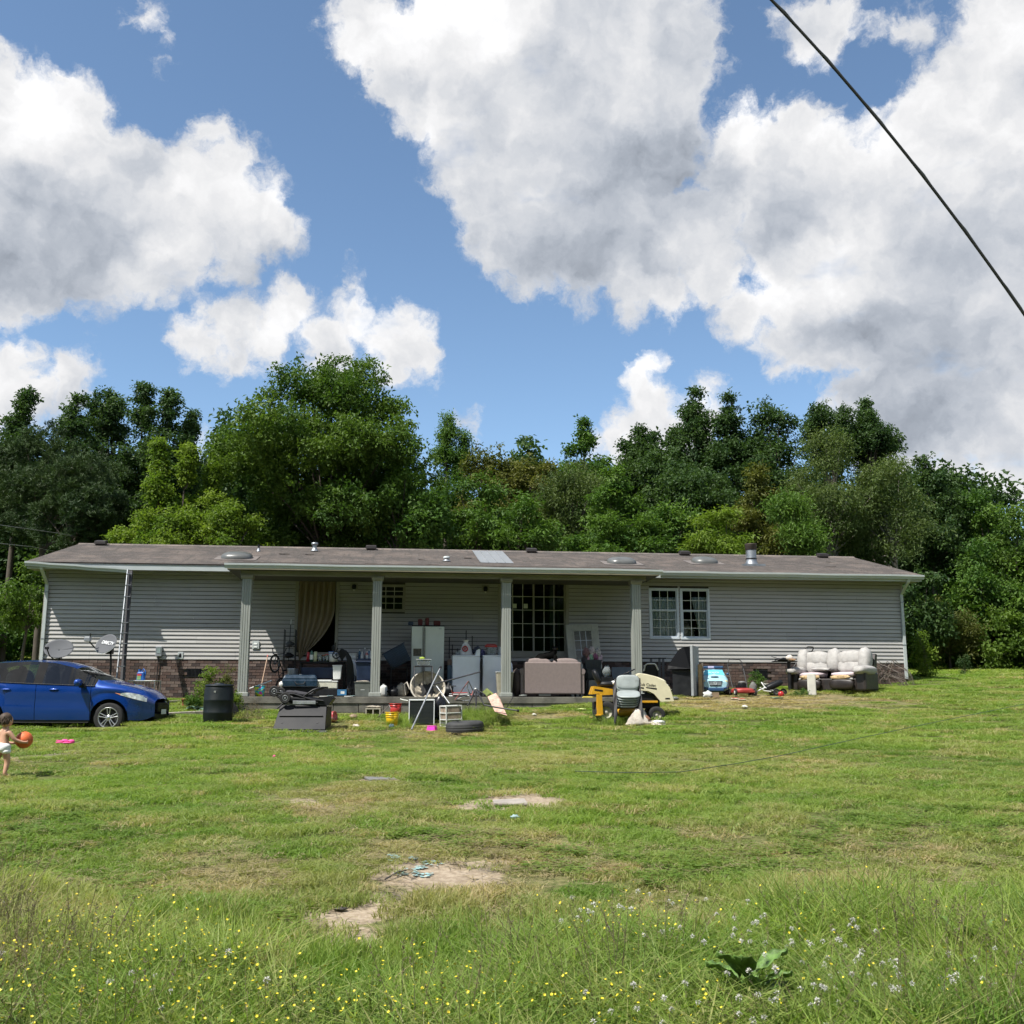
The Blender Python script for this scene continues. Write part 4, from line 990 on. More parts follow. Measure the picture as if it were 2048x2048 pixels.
T('deciduous_tree', 'deep green tree mass below the tall airy dark tree', 1390, 900, 195, 44, 'broad', 'dark', 'round', 1120, 1.1)
T('oak_tree', 'curly crowned dark oak on the left side of the sky gap', 1685, 790, 143, 48, 'broad', 'dark', 'fan', 960, .95, clsc=.9)
T('oak_tree', 'curly crowned dark oak on the right side of the sky gap', 1765, 806, 113, 48, 'broad', 'dark', 'col', 1000, .95, clsc=.9)
T('oak_tree', 'small dark oak limb crown at the right shoulder of the curly oaks', 1800, 862, 96, 48, 'broad', 'dark', 'round', 1040, .95, clsc=.9)
T('willow_tree', 'grey green willow with pale upright branches above the chimney side roof', 1680, 862, 230, 40, 'fine', 'willow', 'round', 1120, 1.1, bark=m_barkp, vbranch=1.0)
T('willow_tree', 'grey green willow leaning right above the right end of the roof', 1800, 905, 220, 40, 'fine', 'willow', 'round', 1140, 1.1, bark=m_barkp, vbranch=1.0)
T('cedar_tree', 'yellow tipped dark tree between the chimney and the dark woods', 1530, 935, 150, 41, 'layer', 'olive', 'cone', 1120, 1.1)
T('sapling', 'bright green small round tree left of the chimney', 1448, 1010, 130, 34, 'layer', 'bright', 'round', 1140, 1.2, clsc=.9)
T('deciduous_tree', 'green bushy tree right behind the chimney', 1600, 990, 150, 36, 'fine', 'mid', 'round', 1140, 1.2)
T('deciduous_tree', 'dark low tree above the roof between locust and sapling', 1350, 1010, 150, 38, 'broad', 'mid', 'round', 1140, 1.0)
T('deciduous_tree', 'narrow dark tree beyond the right end of the willows', 1880, 918, 162, 46, 'broad', 'dark', 'spire', 1140, .8)
T('deciduous_tree', 'dark spindly tree near the right edge with sky on both sides', 1950, 1000, 80, 46, 'broad', 'mid', 'spire', 1200, .7)
T('deciduous_tree', 'deep green tree before the right edge, pointed top', 1995, 964, 90, 45, 'broad', 'mid', 'round', 1260, 1.0)
T('deciduous_tree', 'large leafy tree cut off by the right edge', 2050, 975, 130, 40, 'broad', 'oak', 'round', 1300, 1.0)
T('shrub', 'olive brown bush on the lawn edge right of the house', 1905, 1180, 150, 38, 'fine', 'olive', 'bush', 1325, 1.3, clsc=.8, group='bushes at the lawn edge', cat='shrub')
T('shrub', 'dark green bush close behind the right house corner', 1850, 1110, 110, 37, 'broad', 'dark', 'round', 1320, 1.1, group='bushes at the lawn edge', cat='shrub')
T('shrub', 'light green bush growing right of the olive brown bush', 1985, 1085, 160, 39, 'broad', 'mid', 'bush', 1322, 1.1, group='bushes at the lawn edge', cat='shrub')
T('shrub', 'tall green bush at the right picture edge by the lawn', 2050, 1150, 140, 37, 'broad', 'oak', 'bush', 1330, 1.1, group='bushes at the lawn edge', cat='shrub')
T('small_tree', 'small yard tree with forked trunk left of the house corner', 40, 1112, 150, 33, 'broad', 'oak', 'round', 1262, .85, clsc=.75, group=None)
# far wood that closes the view between the trees
n = 30000; wx = NPR.uniform(-52, 62, n); wy = NPR.uniform(49, 60, n)
hmax = 9.0+1.3*np.sin(wx*.31)+1.2*np.sin(wx*.83+1)+.8*np.sin(wx*2.1)-3.4*np.clip((wx-21)/5, 0, 1)
wz = GZA(wx, wy)+NPR.uniform(0, 1, n)**.8*hmax
wood = scatter('woods', np.stack([wx, wy, wz], 1), NPR.uniform(1.3, 2.3, n), NPR.uniform(0, 6.28, n), NPR.integers(0, 3, n), csrc('broad', 'dark'), NPR.uniform(0, 1, n), np.zeros(n), NPR.normal(0, .4, (n, 2)))
tag(wood, 'dense dark green woodland closing the view behind the separate trees', 'woods', kind='stuff')
n = 7500; wx = NPR.uniform(-60, 60, n); wy = NPR.uniform(-26, -17, n)
wz = GZA(wx, wy)+NPR.uniform(0, 1, n)**.8*(15+2.2*np.sin(wx*.35)+1.5*np.sin(wx*.9))
wb = scatter('woods', np.stack([wx, wy, wz], 1), NPR.uniform(2.6, 4.2, n), NPR.uniform(0, 6.28, n), NPR.integers(0, 3, n), csrc('broad', 'mid'), NPR.uniform(0, 1, n), np.zeros(n), NPR.normal(0, .4, (n, 2)))
tag(wb, 'dark woodland on the far side of the road, mirrored in the patio door', 'woods', kind='stuff')
n = 9000; wx = NPR.uniform(-40, 50, n); wy = NPR.uniform(38, 47, n)
wz = GZA(wx, wy)+NPR.uniform(0, 1, n)**.8*(2.6+.9*np.sin(wx*.7)+.6*np.sin(wx*1.9)); k_ = ~((wx > -21) & (wx < -16.0)); wx, wy, wz = wx[k_], wy[k_], wz[k_]; n = len(wx)
und = scatter('undergrowth', np.stack([wx, wy, wz], 1), NPR.uniform(1.0, 1.7, n), NPR.uniform(0, 6.28, n), NPR.integers(0, 3, n), csrc('broad', 'mid'), NPR.uniform(0, .7, n), np.zeros(n), NPR.normal(0, .4, (n, 2)))
tag(und, 'low green undergrowth along the foot of the trees', 'undergrowth', kind='stuff')
# ------------------------------------------------------------------ grass
m_g = leafmat('grass_blade', (.125, .225, .036), (.255, .350, .065), (.45, .36, .20), transl=.45, rough=.5, spec=.3)
m_gs = leafmat('grass_straw', (.26, .21, .11), (.36, .30, .17), (.30, .24, .14), transl=.2)
m_wd = leafmat('weed_leaf', (.11, .18, .035), (.21, .27, .06), (.36, .28, .16), transl=.35)
m_sd = leafmat('seed_head', (.13, .12, .055), (.24, .21, .10), (.16, .13, .09), transl=.2)
m_yel = mat('yellow_petal', (.62, .50, .02), .5, var=.05); m_wht = mat('white_petal', (.5, .5, .45), .6, var=.05)
tufts = [clump('tuft', 30+i, m_g) for i in range(5)]; straws = [clump('straw', 50+i, m_gs) for i in range(3)]; clov = [clump('clover', 60+i, m_g) for i in range(2)]
weeds = [clump('weed', 70+i, m_wd) for i in range(4)]; longs = [clump('longtuft', 90+i, m_g) for i in range(4)]; seeds = [clump('seed', 80+i, m_sd) for i in range(3)]
butters = [flower('butter', i, m_yel) for i in range(4)]; whites = [flower('clover', i, m_wht) for i in range(3)]
def in_house(x, y, pad=0.0):
    dx = x-HO.x; dy = y-HO.y; s_ = dx*HE.x+dy*HE.y; t = dx*HN.x+dy*HN.y
    return ((s_ > -pad) & (s_ < HL+pad) & (t < pad) & (t > -7.3)) | ((s_ > S0-.02) & (s_ < S1+.02) & (t > -.1) & (t < SF+.03))
def wnoise(x, y, f, ph=0):
    return (np.sin(x*f+1.7*np.sin(y*f*.8+ph))+np.sin(y*f*1.3+1.9*np.sin(x*f*.7+2+ph))+np.sin((x+y)*f*.6+ph))/3
def zone(y0, y1, dens, spread=1.0):
    w0 = (y1*.53+2.0); n = int(dens*2*w0*(y1-y0)); return NPR.uniform(-w0, w0, n), NPR.uniform(y0, y1, n)
PX, PY, SCL, TI, DR, IX = [], [], [], [], [], []
for (y0, y1, dn, hs, ws) in ((4.6, 9, 26, 1.0, .8), (9, 14, 20, 1.0, .95), (14, 21, 14, 1.05, 1.15), (21, 30, 9, 1.1, 1.4), (30, 50, 3, 1.5, 2.6)):
    x, y = zone(y0, y1, dn); bare = fieldA(BARE, x, y); dry = fieldA(DRY, x, y)
    keep = (NPR.random(len(x)) > bare*1.15) & ~in_house(x, y, .03) & (NPR.random(len(x)) > dry*.45)
    x, y, bare, dry = x[keep], y[keep], bare[keep], dry[keep]
    n1_ = wnoise(x, y, .9); n2_ = wnoise(x, y, 3.1, 1)
    h = (.075+.022*n1_+.016*n2_)*NPR.uniform(.6, 1.25, len(x))*hs*(1-.45*dry)
    near = np.clip((8.6-y+.5*n2_)/1.6, 0, 1); h = h*(1+near*2.2*NPR.uniform(.3, 1.3, len(x)))
    wd = ws*NPR.uniform(.8, 1.25, len(x))
    PX.append(x); PY.append(y); SCL.append(np.stack([wd, wd, h], 1)); TI.append(np.clip(.5+.33*n1_+.22*n2_+NPR.normal(0, .17, len(x)), 0, 1))
    DR.append(np.clip(dry*.9+.22*np.clip(n2_+.1, 0, 1)+NPR.random(len(x))**5*.8, 0, .95)); IX.append(NPR.integers(0, 5, len(x)))
x = np.concatenate(PX); y = np.concatenate(PY); print('tufts', len(x))
gr = scatter('grass', np.stack([x, y, GZA(x, y)], 1), np.concatenate(SCL), NPR.uniform(0, 6.28, len(x)), np.concatenate(IX), tufts, np.concatenate(TI), np.concatenate(DR))
tag(gr, 'bright green mown lawn grass covering the slope in front of the house', 'grass', kind='stuff')
# dead clippings
PX, PY = [], []
for (y0, y1, dn) in ((4.6, 12, 60), (12, 22, 26), (22, 30, 22)):
    x, y = zone(y0, y1, dn); dry = fieldA(DRY, x, y, .6); bare = fieldA(BARE, x, y, .9)
    keep = (NPR.random(len(x)) < .10+dry*.9+.35*np.clip(wnoise(x, y, 1.7, 3), 0, 1)+bare*.3) & ~in_house(x, y, .03) & (NPR.random(len(x)) > bare*.75)
    PX.append(x[keep]); PY.append(y[keep])
x = np.concatenate(PX); y = np.concatenate(PY); n = len(x)
st = scatter('grass_clippings', np.stack([x, y, GZA(x, y)+.005], 1), np.stack([NPR.uniform(.9, 1.9, n), NPR.uniform(.9, 1.9, n), NPR.uniform(.08, .2, n)], 1), NPR.uniform(0, 6.28, n), NPR.integers(0, 3, n), straws, NPR.random(n), NPR.random(n))
tag(st, 'dry straw coloured grass clippings lying over the lawn', 'grass', kind='stuff')
# clover leaves low in the lawn
x, y = zone(4.8, 15, 26); cl_ = wnoise(x, y, 1.1, 5); keep = (cl_ > .12) & (fieldA(BARE, x, y) < .2); x, y = x[keep], y[keep]; n = len(x)
cvo = scatter('clover_leaves', np.stack([x, y, GZA(x, y)], 1), np.stack([NPR.uniform(.8, 1.3, n)]*2+[NPR.uniform(.08, .14, n)], 1), NPR.uniform(0, 6.28, n), NPR.integers(0, 2, n), clov, NPR.uniform(.1, .7, n), np.zeros(n))
tag(cvo, 'patches of low clover leaves in the near lawn', 'clover', kind='stuff')
# rough verge in the foreground
def verge(y0, y1, dn): 
    x, y = zone(y0, y1, dn); lim = 6.5+.5*np.sin(x*1.3)+.35*np.sin(x*3.1+1)+.9*np.clip((x-1.5)/2.0, 0, 1)+.45*np.clip((-x-1.9)/1.0, 0, 1)-.3*np.exp(-((x+.4)/.8)**2); k = y < lim-NPR.random(len(x))*.8; return x[k], y[k]
x, y = verge(4.3, 9.5, 110); n = len(x); leftside = np.clip((-x-2.0)/1.0, 0, 1); n1_ = wnoise(x, y, 2.2, 2)
h = NPR.uniform(.12, .36, n)*(1+.25*n1_)*(1+.35*np.clip((x-1.5)/2, 0, 1))
vw = scatter('verge_weeds', np.stack([x, y, GZA(x, y)], 1), np.stack([NPR.uniform(.7, 1.3, n)]*2+[h], 1), NPR.uniform(0, 6.28, n), NPR.integers(0, 4, n), weeds, np.clip(NPR.random(n)*.8+.2*(x > 0), 0, 1), np.clip(leftside*.45+NPR.random(n)**4*.5, 0, .95))
tag(vw, 'tangle of unmown green weeds in the near verge', 'weeds', kind='stuff')
x, y = verge(4.3, 9.5, 75); n = len(x)
h = NPR.uniform(.22, .48, n)*(1+.35*np.clip((x-1.2)/1.5, 0, 1))
vg = scatter('verge_grass', np.stack([x, y, GZA(x, y)], 1), np.stack([NPR.uniform(.9, 1.5, n)]*2+[h], 1), NPR.uniform(0, 6.28, n), NPR.integers(0, 4, n), longs, np.clip(.42+.5*wnoise(x, y, 2.7, 7)+NPR.normal(0, .22, n), 0, 1), np.clip((-x-2.0)/1.5, 0, .5)*NPR.random(n)+NPR.random(n)**3*.5)
tag(vg, 'long uncut green grass blades in the near verge', 'grass', kind='stuff')
x, y = verge(4.4, 9.5, 60); k = NPR.random(len(x)) < np.clip(.12+np.clip((-x-1.9)/.7, 0, 1)*.8+.25*np.clip((x-1.6)/1, 0, 1), 0, 1); x, y = x[k], y[k]; n = len(x)
sd = scatter('seed_grass', np.stack([x, y, GZA(x, y)], 1), np.stack([NPR.uniform(.7, 1.2, n)]*2+[NPR.uniform(.3, .62, n)], 1), NPR.uniform(0, 6.28, n), NPR.integers(0, 3, n), seeds, NPR.random(n), NPR.random(n))
tag(sd, 'tall dry brown seed heads of wild grass in the near verge', 'grass', kind='stuff')
x, y = verge(4.4, 9.0, 250); k = (wnoise(x, y, 1.6, 4) > -.35) & ((x > -2.6) | (NPR.random(len(x)) < .3)) & ((x < .9) | (NPR.random(len(x)) < .22)); x, y = x[k], y[k]; n = len(x)
bt = scatter('buttercups', np.stack([x, y, GZA(x, y)+NPR.uniform(.20, .44, n)], 1), NPR.uniform(.8, 1.25, n), NPR.uniform(0, 6.28, n), NPR.integers(0, 4, n), butters, NPR.random(n), NPR.random(n))
tag(bt, 'small yellow buttercup flowers dotted over the near verge', 'flowers', kind='stuff')
x, y = verge(4.4, 9.5, 60); k = (wnoise(x, y, 1.9, 9) > 0) & ((x > .2) | (NPR.random(len(x)) < .08)); x, y = x[k], y[k]; n = len(x)
wf = scatter('clover_flowers', np.stack([x, y, GZA(x, y)+NPR.uniform(.22, .42, n)], 1), NPR.uniform(.9, 1.35, n), NPR.uniform(0, 6.28, n), NPR.integers(0, 3, n), whites, NPR.random(n), NPR.random(n))
tag(wf, 'white clover flower heads in the right half of the near verge', 'flowers', kind='stuff')
# broad leaved dock plants
m_dock = mat('dock_leaf', (.085, .16, .03), .55, var=.45, vs_=18, bump=.6, bs=60)
def dock(u, v, label, sc_=1.0, nl=9, seed=1):
    r = random.Random(seed); g = GR(u, v); root = thing('dock_plant', label, 'plant', loc=g, group='broad leaved plants in the verge')
    for i in range(nl):
        a = i*2.4+r.uniform(-.3, .3); L = r.uniform(.16, .26)*sc_; Wd = L*.56; el = r.uniform(.55, 1.25); h = r.uniform(.10, .30)*sc_
        mb = MB(); mb.M = rz(a) @ tr(.02, 0, h)
        mb.tube([(0, 0, -h), (.03, 0, 0)], .004, 4)
        def fn(u_, v_):
            w_ = Wd*sin(pi*min(1, v_*1.02+.02))**.7*(1-.35*v_)*(u_-.5); x = v_*L
            return (.03+x*cos(el)+.25*x*x, w_, x*sin(el)-x*x*1.6+abs(u_-.5)*Wd*.35+.006*sin(v_*20))
        mb.sheet(fn, 6, 10, .0012); mb.build('leaf', m_dock, root)
    return root
dock(1500, 2085, 'broad leaved dock plant in the verge at the bottom right of centre', 1.0, 14, 3)
dock(1950, 1975, 'broad leaved dock plant in the verge near the right edge', 0.8, 10, 5)
# ------------------------------------------------------------------ things
IHM = HM.inverted()
def SL(u, t, a=0.0, z=0.0):
    s_ = HPt(u, 1391, t)[0]; return HM @ tr(s_, -t, zb0+z) @ rz(a)
def GM(u, Y, a=0.0, dz=0.0):
    p = GP(u, Y, dz); return tr(*p) @ rz(a)
def GV(u, v, a=0.0, dz=0.0): return tr(*GR(u, v)) @ tr(0, 0, dz) @ rz(a)
def q(px, Y): return px*Y*.985/2048
def A(root, name, m, fn, bev=0, sub=0, label=None):
    mb = MB(); fn(mb); o = mb.build(name, m, root, bev, sub)
    if label: o['label'] = label
    return o
def bx(root, name, m, x0, y0, z0, x1, y1, z1, bev=.006, tx=0, ty=0):
    return A(root, name, m, lambda b: b.box(x0, y0, z0, x1, y1, z1, tx, ty), bev)
def TH(name, label, cat, M, group=None): return thing(name, label, cat, M=M, group=group)
def K(name, c, **k): return mat(name, c, **k)
def lump(root, name, m, c, r, jit=.25, seed=1, n=14, e=1.0): return A(root, name, m, lambda b: b.ell(c, r, n, 9, e, jit, seed))
w_white = K('appliance_white', (.68, .73, .80), rough=.35, var=.03, dirt=.12, dcol=(.25, .24, .2), spec=.5)
w_fridge = K('fridge_white', (.58, .62, .58), rough=.4, var=.03, dirt=.1, dcol=(.3, .29, .24))
w_plast = K('white_plastic', (.62, .63, .60), rough=.45, var=.05, dirt=.2, dcol=(.3, .28, .22))
w_navy = K('navy_plastic', (.010, .022, .055), rough=.45, var=.2)
w_dgrey = K('dark_grey_plastic', (.05, .055, .062), rough=.5, var=.15, dirt=.2, dcol=(.12, .11, .1))
w_grey = K('grey_plastic', (.11, .12, .11), rough=.5, var=.15)
w_red = K('red_plastic', (.42, .03, .025), rough=.4, var=.1, dirt=.1)
w_yel = K('yellow_plastic', (.72, .46, .01), rough=.4, var=.06, dirt=.1)
w_blue = K('blue_plastic', (.02, .10, .35), rough=.4, var=.1)
w_beige = K('beige_fabric', (.30, .265, .215), rough=.95, var=.22, vs_=7, dirt=.3)
w_rub = K('rubber', (.014, .014, .014), rough=.85, var=.25, bump=.3)
w_clear = glassmat('clear_plastic', (.8, .85, .85), 1.2, .28, (.55, .6, .62))
# ---- car
def car():
    r = TH('parked_car', 'metallic blue hatchback parked at the left with its nose towards the barrel', 'car', GM(246, 22.05, radians(0.5)) @ tr(-3.25, 0, -.19))
    paint = K('blue_car_paint', (.002, .042, .25), rough=.32, metal=.35, var=.03, vs_=1.5, spec=.4, coat=.9)
    glass = glassmat('car_glass', (.36, .42, .44), 1.6)
    blk = m_black
    def lerp(T_, x):
        for (a, b), (c, d) in zip(T_[:-1], T_[1:]):
            if x <= c: return b+(d-b)*max(0, (x-a))/(c-a)
        return T_[-1][1]
    def sm(T_, x): return (lerp(T_, x-.06)+lerp(T_, x)+lerp(T_, x+.06))/3
    top = [(0, .92), (.06, 1.02), (.42, 1.38), (.8, 1.455), (1.5, 1.49), (2.0, 1.46), (2.42, 1.36), (3.08, 1.03), (3.5, .955), (3.82, .86), (3.98, .76), (4.06, .66)]
    belt = [(0, .90), (.1, 1.0), (.5, 1.03), (1.5, .985), (3.0, .93), (3.5, .885), (3.85, .77), (4.06, .60)]
    wid = [(0, .66), (.15, .77), (.6, .845), (1.5, .86), (3.2, .86), (3.6, .80), (3.86, .69), (4.0, .54), (4.06, .43)]
    rfe = [(0, .60), (.4, .56), (1.5, .60), (2.2, .58), (2.45, .60), (3.08, .70), (3.5, .60), (4.06, .3)]
    sill = [(0, .36), (.3, .26), (3.6, .25), (3.9, .24), (4.06, .34)]
    def zlow(x, c):
        z = sm(sill, x)
        for wx in (.76, 3.25):
            d = abs(x-wx)
            if d < .375: z = max(z, .30+sqrt(.375**2-d*d))
        return z
    X = sorted(set([round(i*.06, 3) for i in range(68)]+[4.06]+[1.745, 1.755, 2.865, 2.875, .875, .885]+[round(wx+.375*cos(a*pi/10), 3) for wx in (.76, 3.25) for a in range(11)]))
    def ring(x):
        zt = sm(top, x); zb = min(sm(belt, x), zt-.004); w = sm(wid, x); zl = min(zlow(x, 0), zb-.05); e = min(sm(rfe, x), w-.02); P_ = []
        for k, f_ in enumerate((0, .12, .38, .62, .74, .9, 1.0)):
            z = zl+(zb-zl)*f_
            g = (z-.25)/(.75); bul = w*(1-.10*max(0, (.25-g))*2-.018*(1 if k == 3 else 0)+(.012 if k == 4 else 0)-.06*max(0, g-.8)**1.0*2)
            P_.append((bul, z))
        ez = zt-.05*min(1, (zt-zb)/.3); P_.append((e, ez)); P_.append((e*.6, zt-.012)); P_.append((0, zt)); return P_
    G = [ring(x) for x in X]; nr = 10
    parts = {}
    def addf(key, i, j, sgn):
        a = [(X[i], sgn*G[i][j][0], G[i][j][1]), (X[i+1], sgn*G[i+1][j][0], G[i+1][j][1]), (X[i+1], sgn*G[i+1][j+1][0], G[i+1][j+1][1]), (X[i], sgn*G[i][j+1][0], G[i][j+1][1])]
        d = parts.setdefault(key, ({}, [], []))
        ids = []
        for p in a:
            kk = (round(p[0], 4), round(p[1], 4), round(p[2], 4))
            if kk not in d[0]: d[0][kk] = len(d[1]); d[1].append(kk)
            ids.append(d[0][kk])
        ids = list(dict.fromkeys(ids))
        if len(ids) < 3: return
        d[2].append(tuple(ids if sgn < 0 else ids[::-1]))
    for i in range(len(X)-1):
        xm = (X[i]+X[i+1])/2
        for sgn in (-1, 1):
            sd = 'near' if sgn < 0 else 'far'
            for j in range(nr-1):
                if j < 6:
                    if abs(xm-1.75) < .004 or abs(xm-2.87) < .004 or abs(xm-.88) < .004: continue
                    key = 'rear_door_'+sd if .88 < xm < 1.75 else 'front_door_'+sd if 1.75 < xm < 2.87 else 'body'
                elif j == 6:
                    gl = (.45 < xm < 1.66) or (1.86 < xm < 2.90)
                    key = 'window_'+sd+('r' if xm < 1.7 else 'f') if gl else ('pillar' if .3 < xm < 2.95 else 'body')
                else:
                    key = 'windscreen' if 2.44 < xm < 2.98 else 'rear_window' if .1 < xm < .40 else 'body'
                addf(key, i, j, sgn)
    nm = {'near': 'door'}
    for key, (d, vv, ff) in parts.items():
        mb = MB(); mb.add(vv, ff, True)
        if 'door' in key: o = mb.build('door', paint, r)
        elif 'window' in key or key == 'windscreen': o = mb.build('windscreen' if key == 'windscreen' else 'side_window' if 'near' in key or 'far' in key else 'rear_window', glass, r)
        elif key == 'pillar': o = mb.build('pillar', K('matt_black', (.012, .012, .013), rough=.8, spec=.15), r)
        else: o = mb.build('body', paint, r)
        if 'door_near' in key:
            hx = 1.15 if 'rear' in key else 2.12
            mb = MB(); mb.ell((hx, -.872, .865), (.10, .018, .016), 12, 6, .8); mb.build('door_handle', paint, o)
    # inner structure
    bx(r, 'underbody', blk, .35, -.70, .20, 3.45, .70, .45, 0); A(r, 'inner_tub', m_dark, lambda b: (b.box(1.16, -.80, .2, 2.84, .80, .86), b.box(3.66, -.42, .25, 3.88, .42, .55), b.box(1.16, -.62, .86, 1.2, .62, .9)))
    for (sx, sy) in ((2.0, -.38), (2.0, .38), (1.15, 0)):
        A(r, 'seat', K('car_seat', (.03, .03, .032), rough=.9), lambda b: (b.ell((sx-.12, sy, 1.0), (.10, .24 if sx > 1.5 else .6, .30), 12, 8, .7), b.ell((sx-.1, sy, 1.27), (.07, .13, .09), 10, 6, .8)))
    A(r, 'steering_wheel', blk, lambda b: (setattr(b, 'M', tr(2.45, .36, .98) @ ry(radians(65))), b.torus((0, 0, 0), .18, .014, 'z', 20, 6)))
    A(r, 'dashboard', m_dark, lambda b: b.box(2.6, -.7, .75, 3.05, .7, .97))
    A(r, 'bumper_lip', blk, lambda b: b.box(3.70, -.42, .20, 3.98, .42, .27, .03, .05), .01)
    for wx in (.76, 3.25):
        for sg in (-1, 1): A(r, 'wheel_well', m_dark, lambda b: b.cyl((wx, sg*.60, .32), (wx, sg*.62, .32), .385, n=28))
    # belt trim line, side moulding
    A(r, 'window_trim', blk, lambda b: b.tube([(x, -(ring(x)[6][0]+.006), ring(x)[6][1]+.004) for x in X if .4 < x < 3.0], .009, 5))
    def surf(x, z, sgn=-1, off=.006):
        R_ = ring(x)
        for (a, b) in zip(R_[:-1], R_[1:]):
            if a[1] <= z <= b[1] and b[1] > a[1]:
                f_ = (z-a[1])/(b[1]-a[1]); return (x, sgn*(a[0]+(b[0]-a[0])*f_+off), z)
        return (x, sgn*(R_[0][0]+off), z)
    def patchp(name, m, x0, x1, zlo, zhi, n=8, off=.008, sgn=-1):
        mb = MB(); v = []; k_ = 3
        for i in range(n+1):
            x = x0+(x1-x0)*i/n; a, b = zlo(i/n), zhi(i/n)
            for j in range(k_+1): v.append(surf(x, a+(b-a)*j/k_, sgn, off))
        f = [(i*(k_+1)+j, (i+1)*(k_+1)+j, (i+1)*(k_+1)+j+1, i*(k_+1)+j+1) for i in range(n) for j in range(k_)]
        mb.add(v, f, True); return mb.build(name, m, r)
    hl = K('headlamp_glass', (.62, .66, .68), rough=.15, var=.35, vs_=14, spec=.8, coat=1.0)
    for sgn in (-1, 1):
        patchp('headlight', hl, 3.46, 3.94, lambda t: .755-.14*t, lambda t: .785-.075*t+.045*sin(pi*t)**.7, 12, .010, sgn)
        patchp('indicator', K('amber_lens', (.55, .22, .12), rough=.2), 3.36, 3.46, lambda t: .795-.04*t, lambda t: .80-.015*t, 4, .009, sgn)
    # grille on the nose
    A(r, 'grille', blk, lambda b: (b.prism([(3.99, .40), (4.075, .42), (4.082, .54), (4.065, .60), (3.98, .60)], -.33, .33, 'y'),), .01)
    for k in range(5):
        A(r, 'grille_bar', m_bmetal, lambda b: b.box(4.066, -.31, .425+k*.036, 4.090, .31, .438+k*.036), .002)
    A(r, 'lower_intake', blk, lambda b: b.box(3.9, -.40, .27, 4.05, .40, .38), .02)
    bx(r, 'plate', w_white, 4.092, -.15, .36, 4.102, .15, .46, .003)
    # mirrors
    for sgn in (-1, 1):
        mr = A(r, 'wing_mirror', paint, lambda b: (b.ell((2.66, sgn*1.0, 1.0), (.075, .115, .075), 14, 8, .8),))
        A(mr, 'mirror_foot', blk, lambda b: b.prism([(2.66, .90), (2.78, .90), (2.74, .99), (2.68, .99)], min(sgn*.84, sgn*.96), max(sgn*.84, sgn*.96), 'y'), .01)
    # wheels
    rim = K('alloy', (.48, .49, .50), rough=.3, metal=.85, var=.05)
    for wx in (.76, 3.25):
        for sgn in (-1, 1):
            wr = bpy.data.objects.new('wheel', None); COL.objects.link(wr); wr.parent = r; wr.matrix_local = tr(wx, sgn*.745, .30) @ (rz(pi) if sgn > 0 else Matrix()) @ rx(pi/2)
            A(wr, 'tyre', w_rub, lambda b: b.lathe([(.205, .09), (.27, .10), (.295, .085), (.303, .05), (.303, -.05), (.295, -.085), (.27, -.10), (.205, -.09)], 36))
            def rimf(b):
                b.lathe([(.205, .085), (.212, .092), (.205, .098), (.19, .085), (.185, .03), (.185, -.06)], 36)
                b.lathe([(.0, .080), (.055, .078), (.06, .06)], 20)
                for k in range(5):
                    for dd in (-.17, .17):
                        a = k*2*pi/5+pi/2; c0 = Vector((.045*cos(a+dd*2), .045*sin(a+dd*2), .070)); c1 = Vector((.195*cos(a+dd), .195*sin(a+dd), .085)); b.tube([c0, c0.lerp(c1, .5)+Vector((0, 0, .004)), c1], [.013, .011, .012], 6)
            A(wr, 'rim', rim, rimf)
            A(wr, 'brake', m_dark, lambda b: (b.cyl((0, 0, -.05), (0, 0, .02), .185, n=24),))
    return r
car()
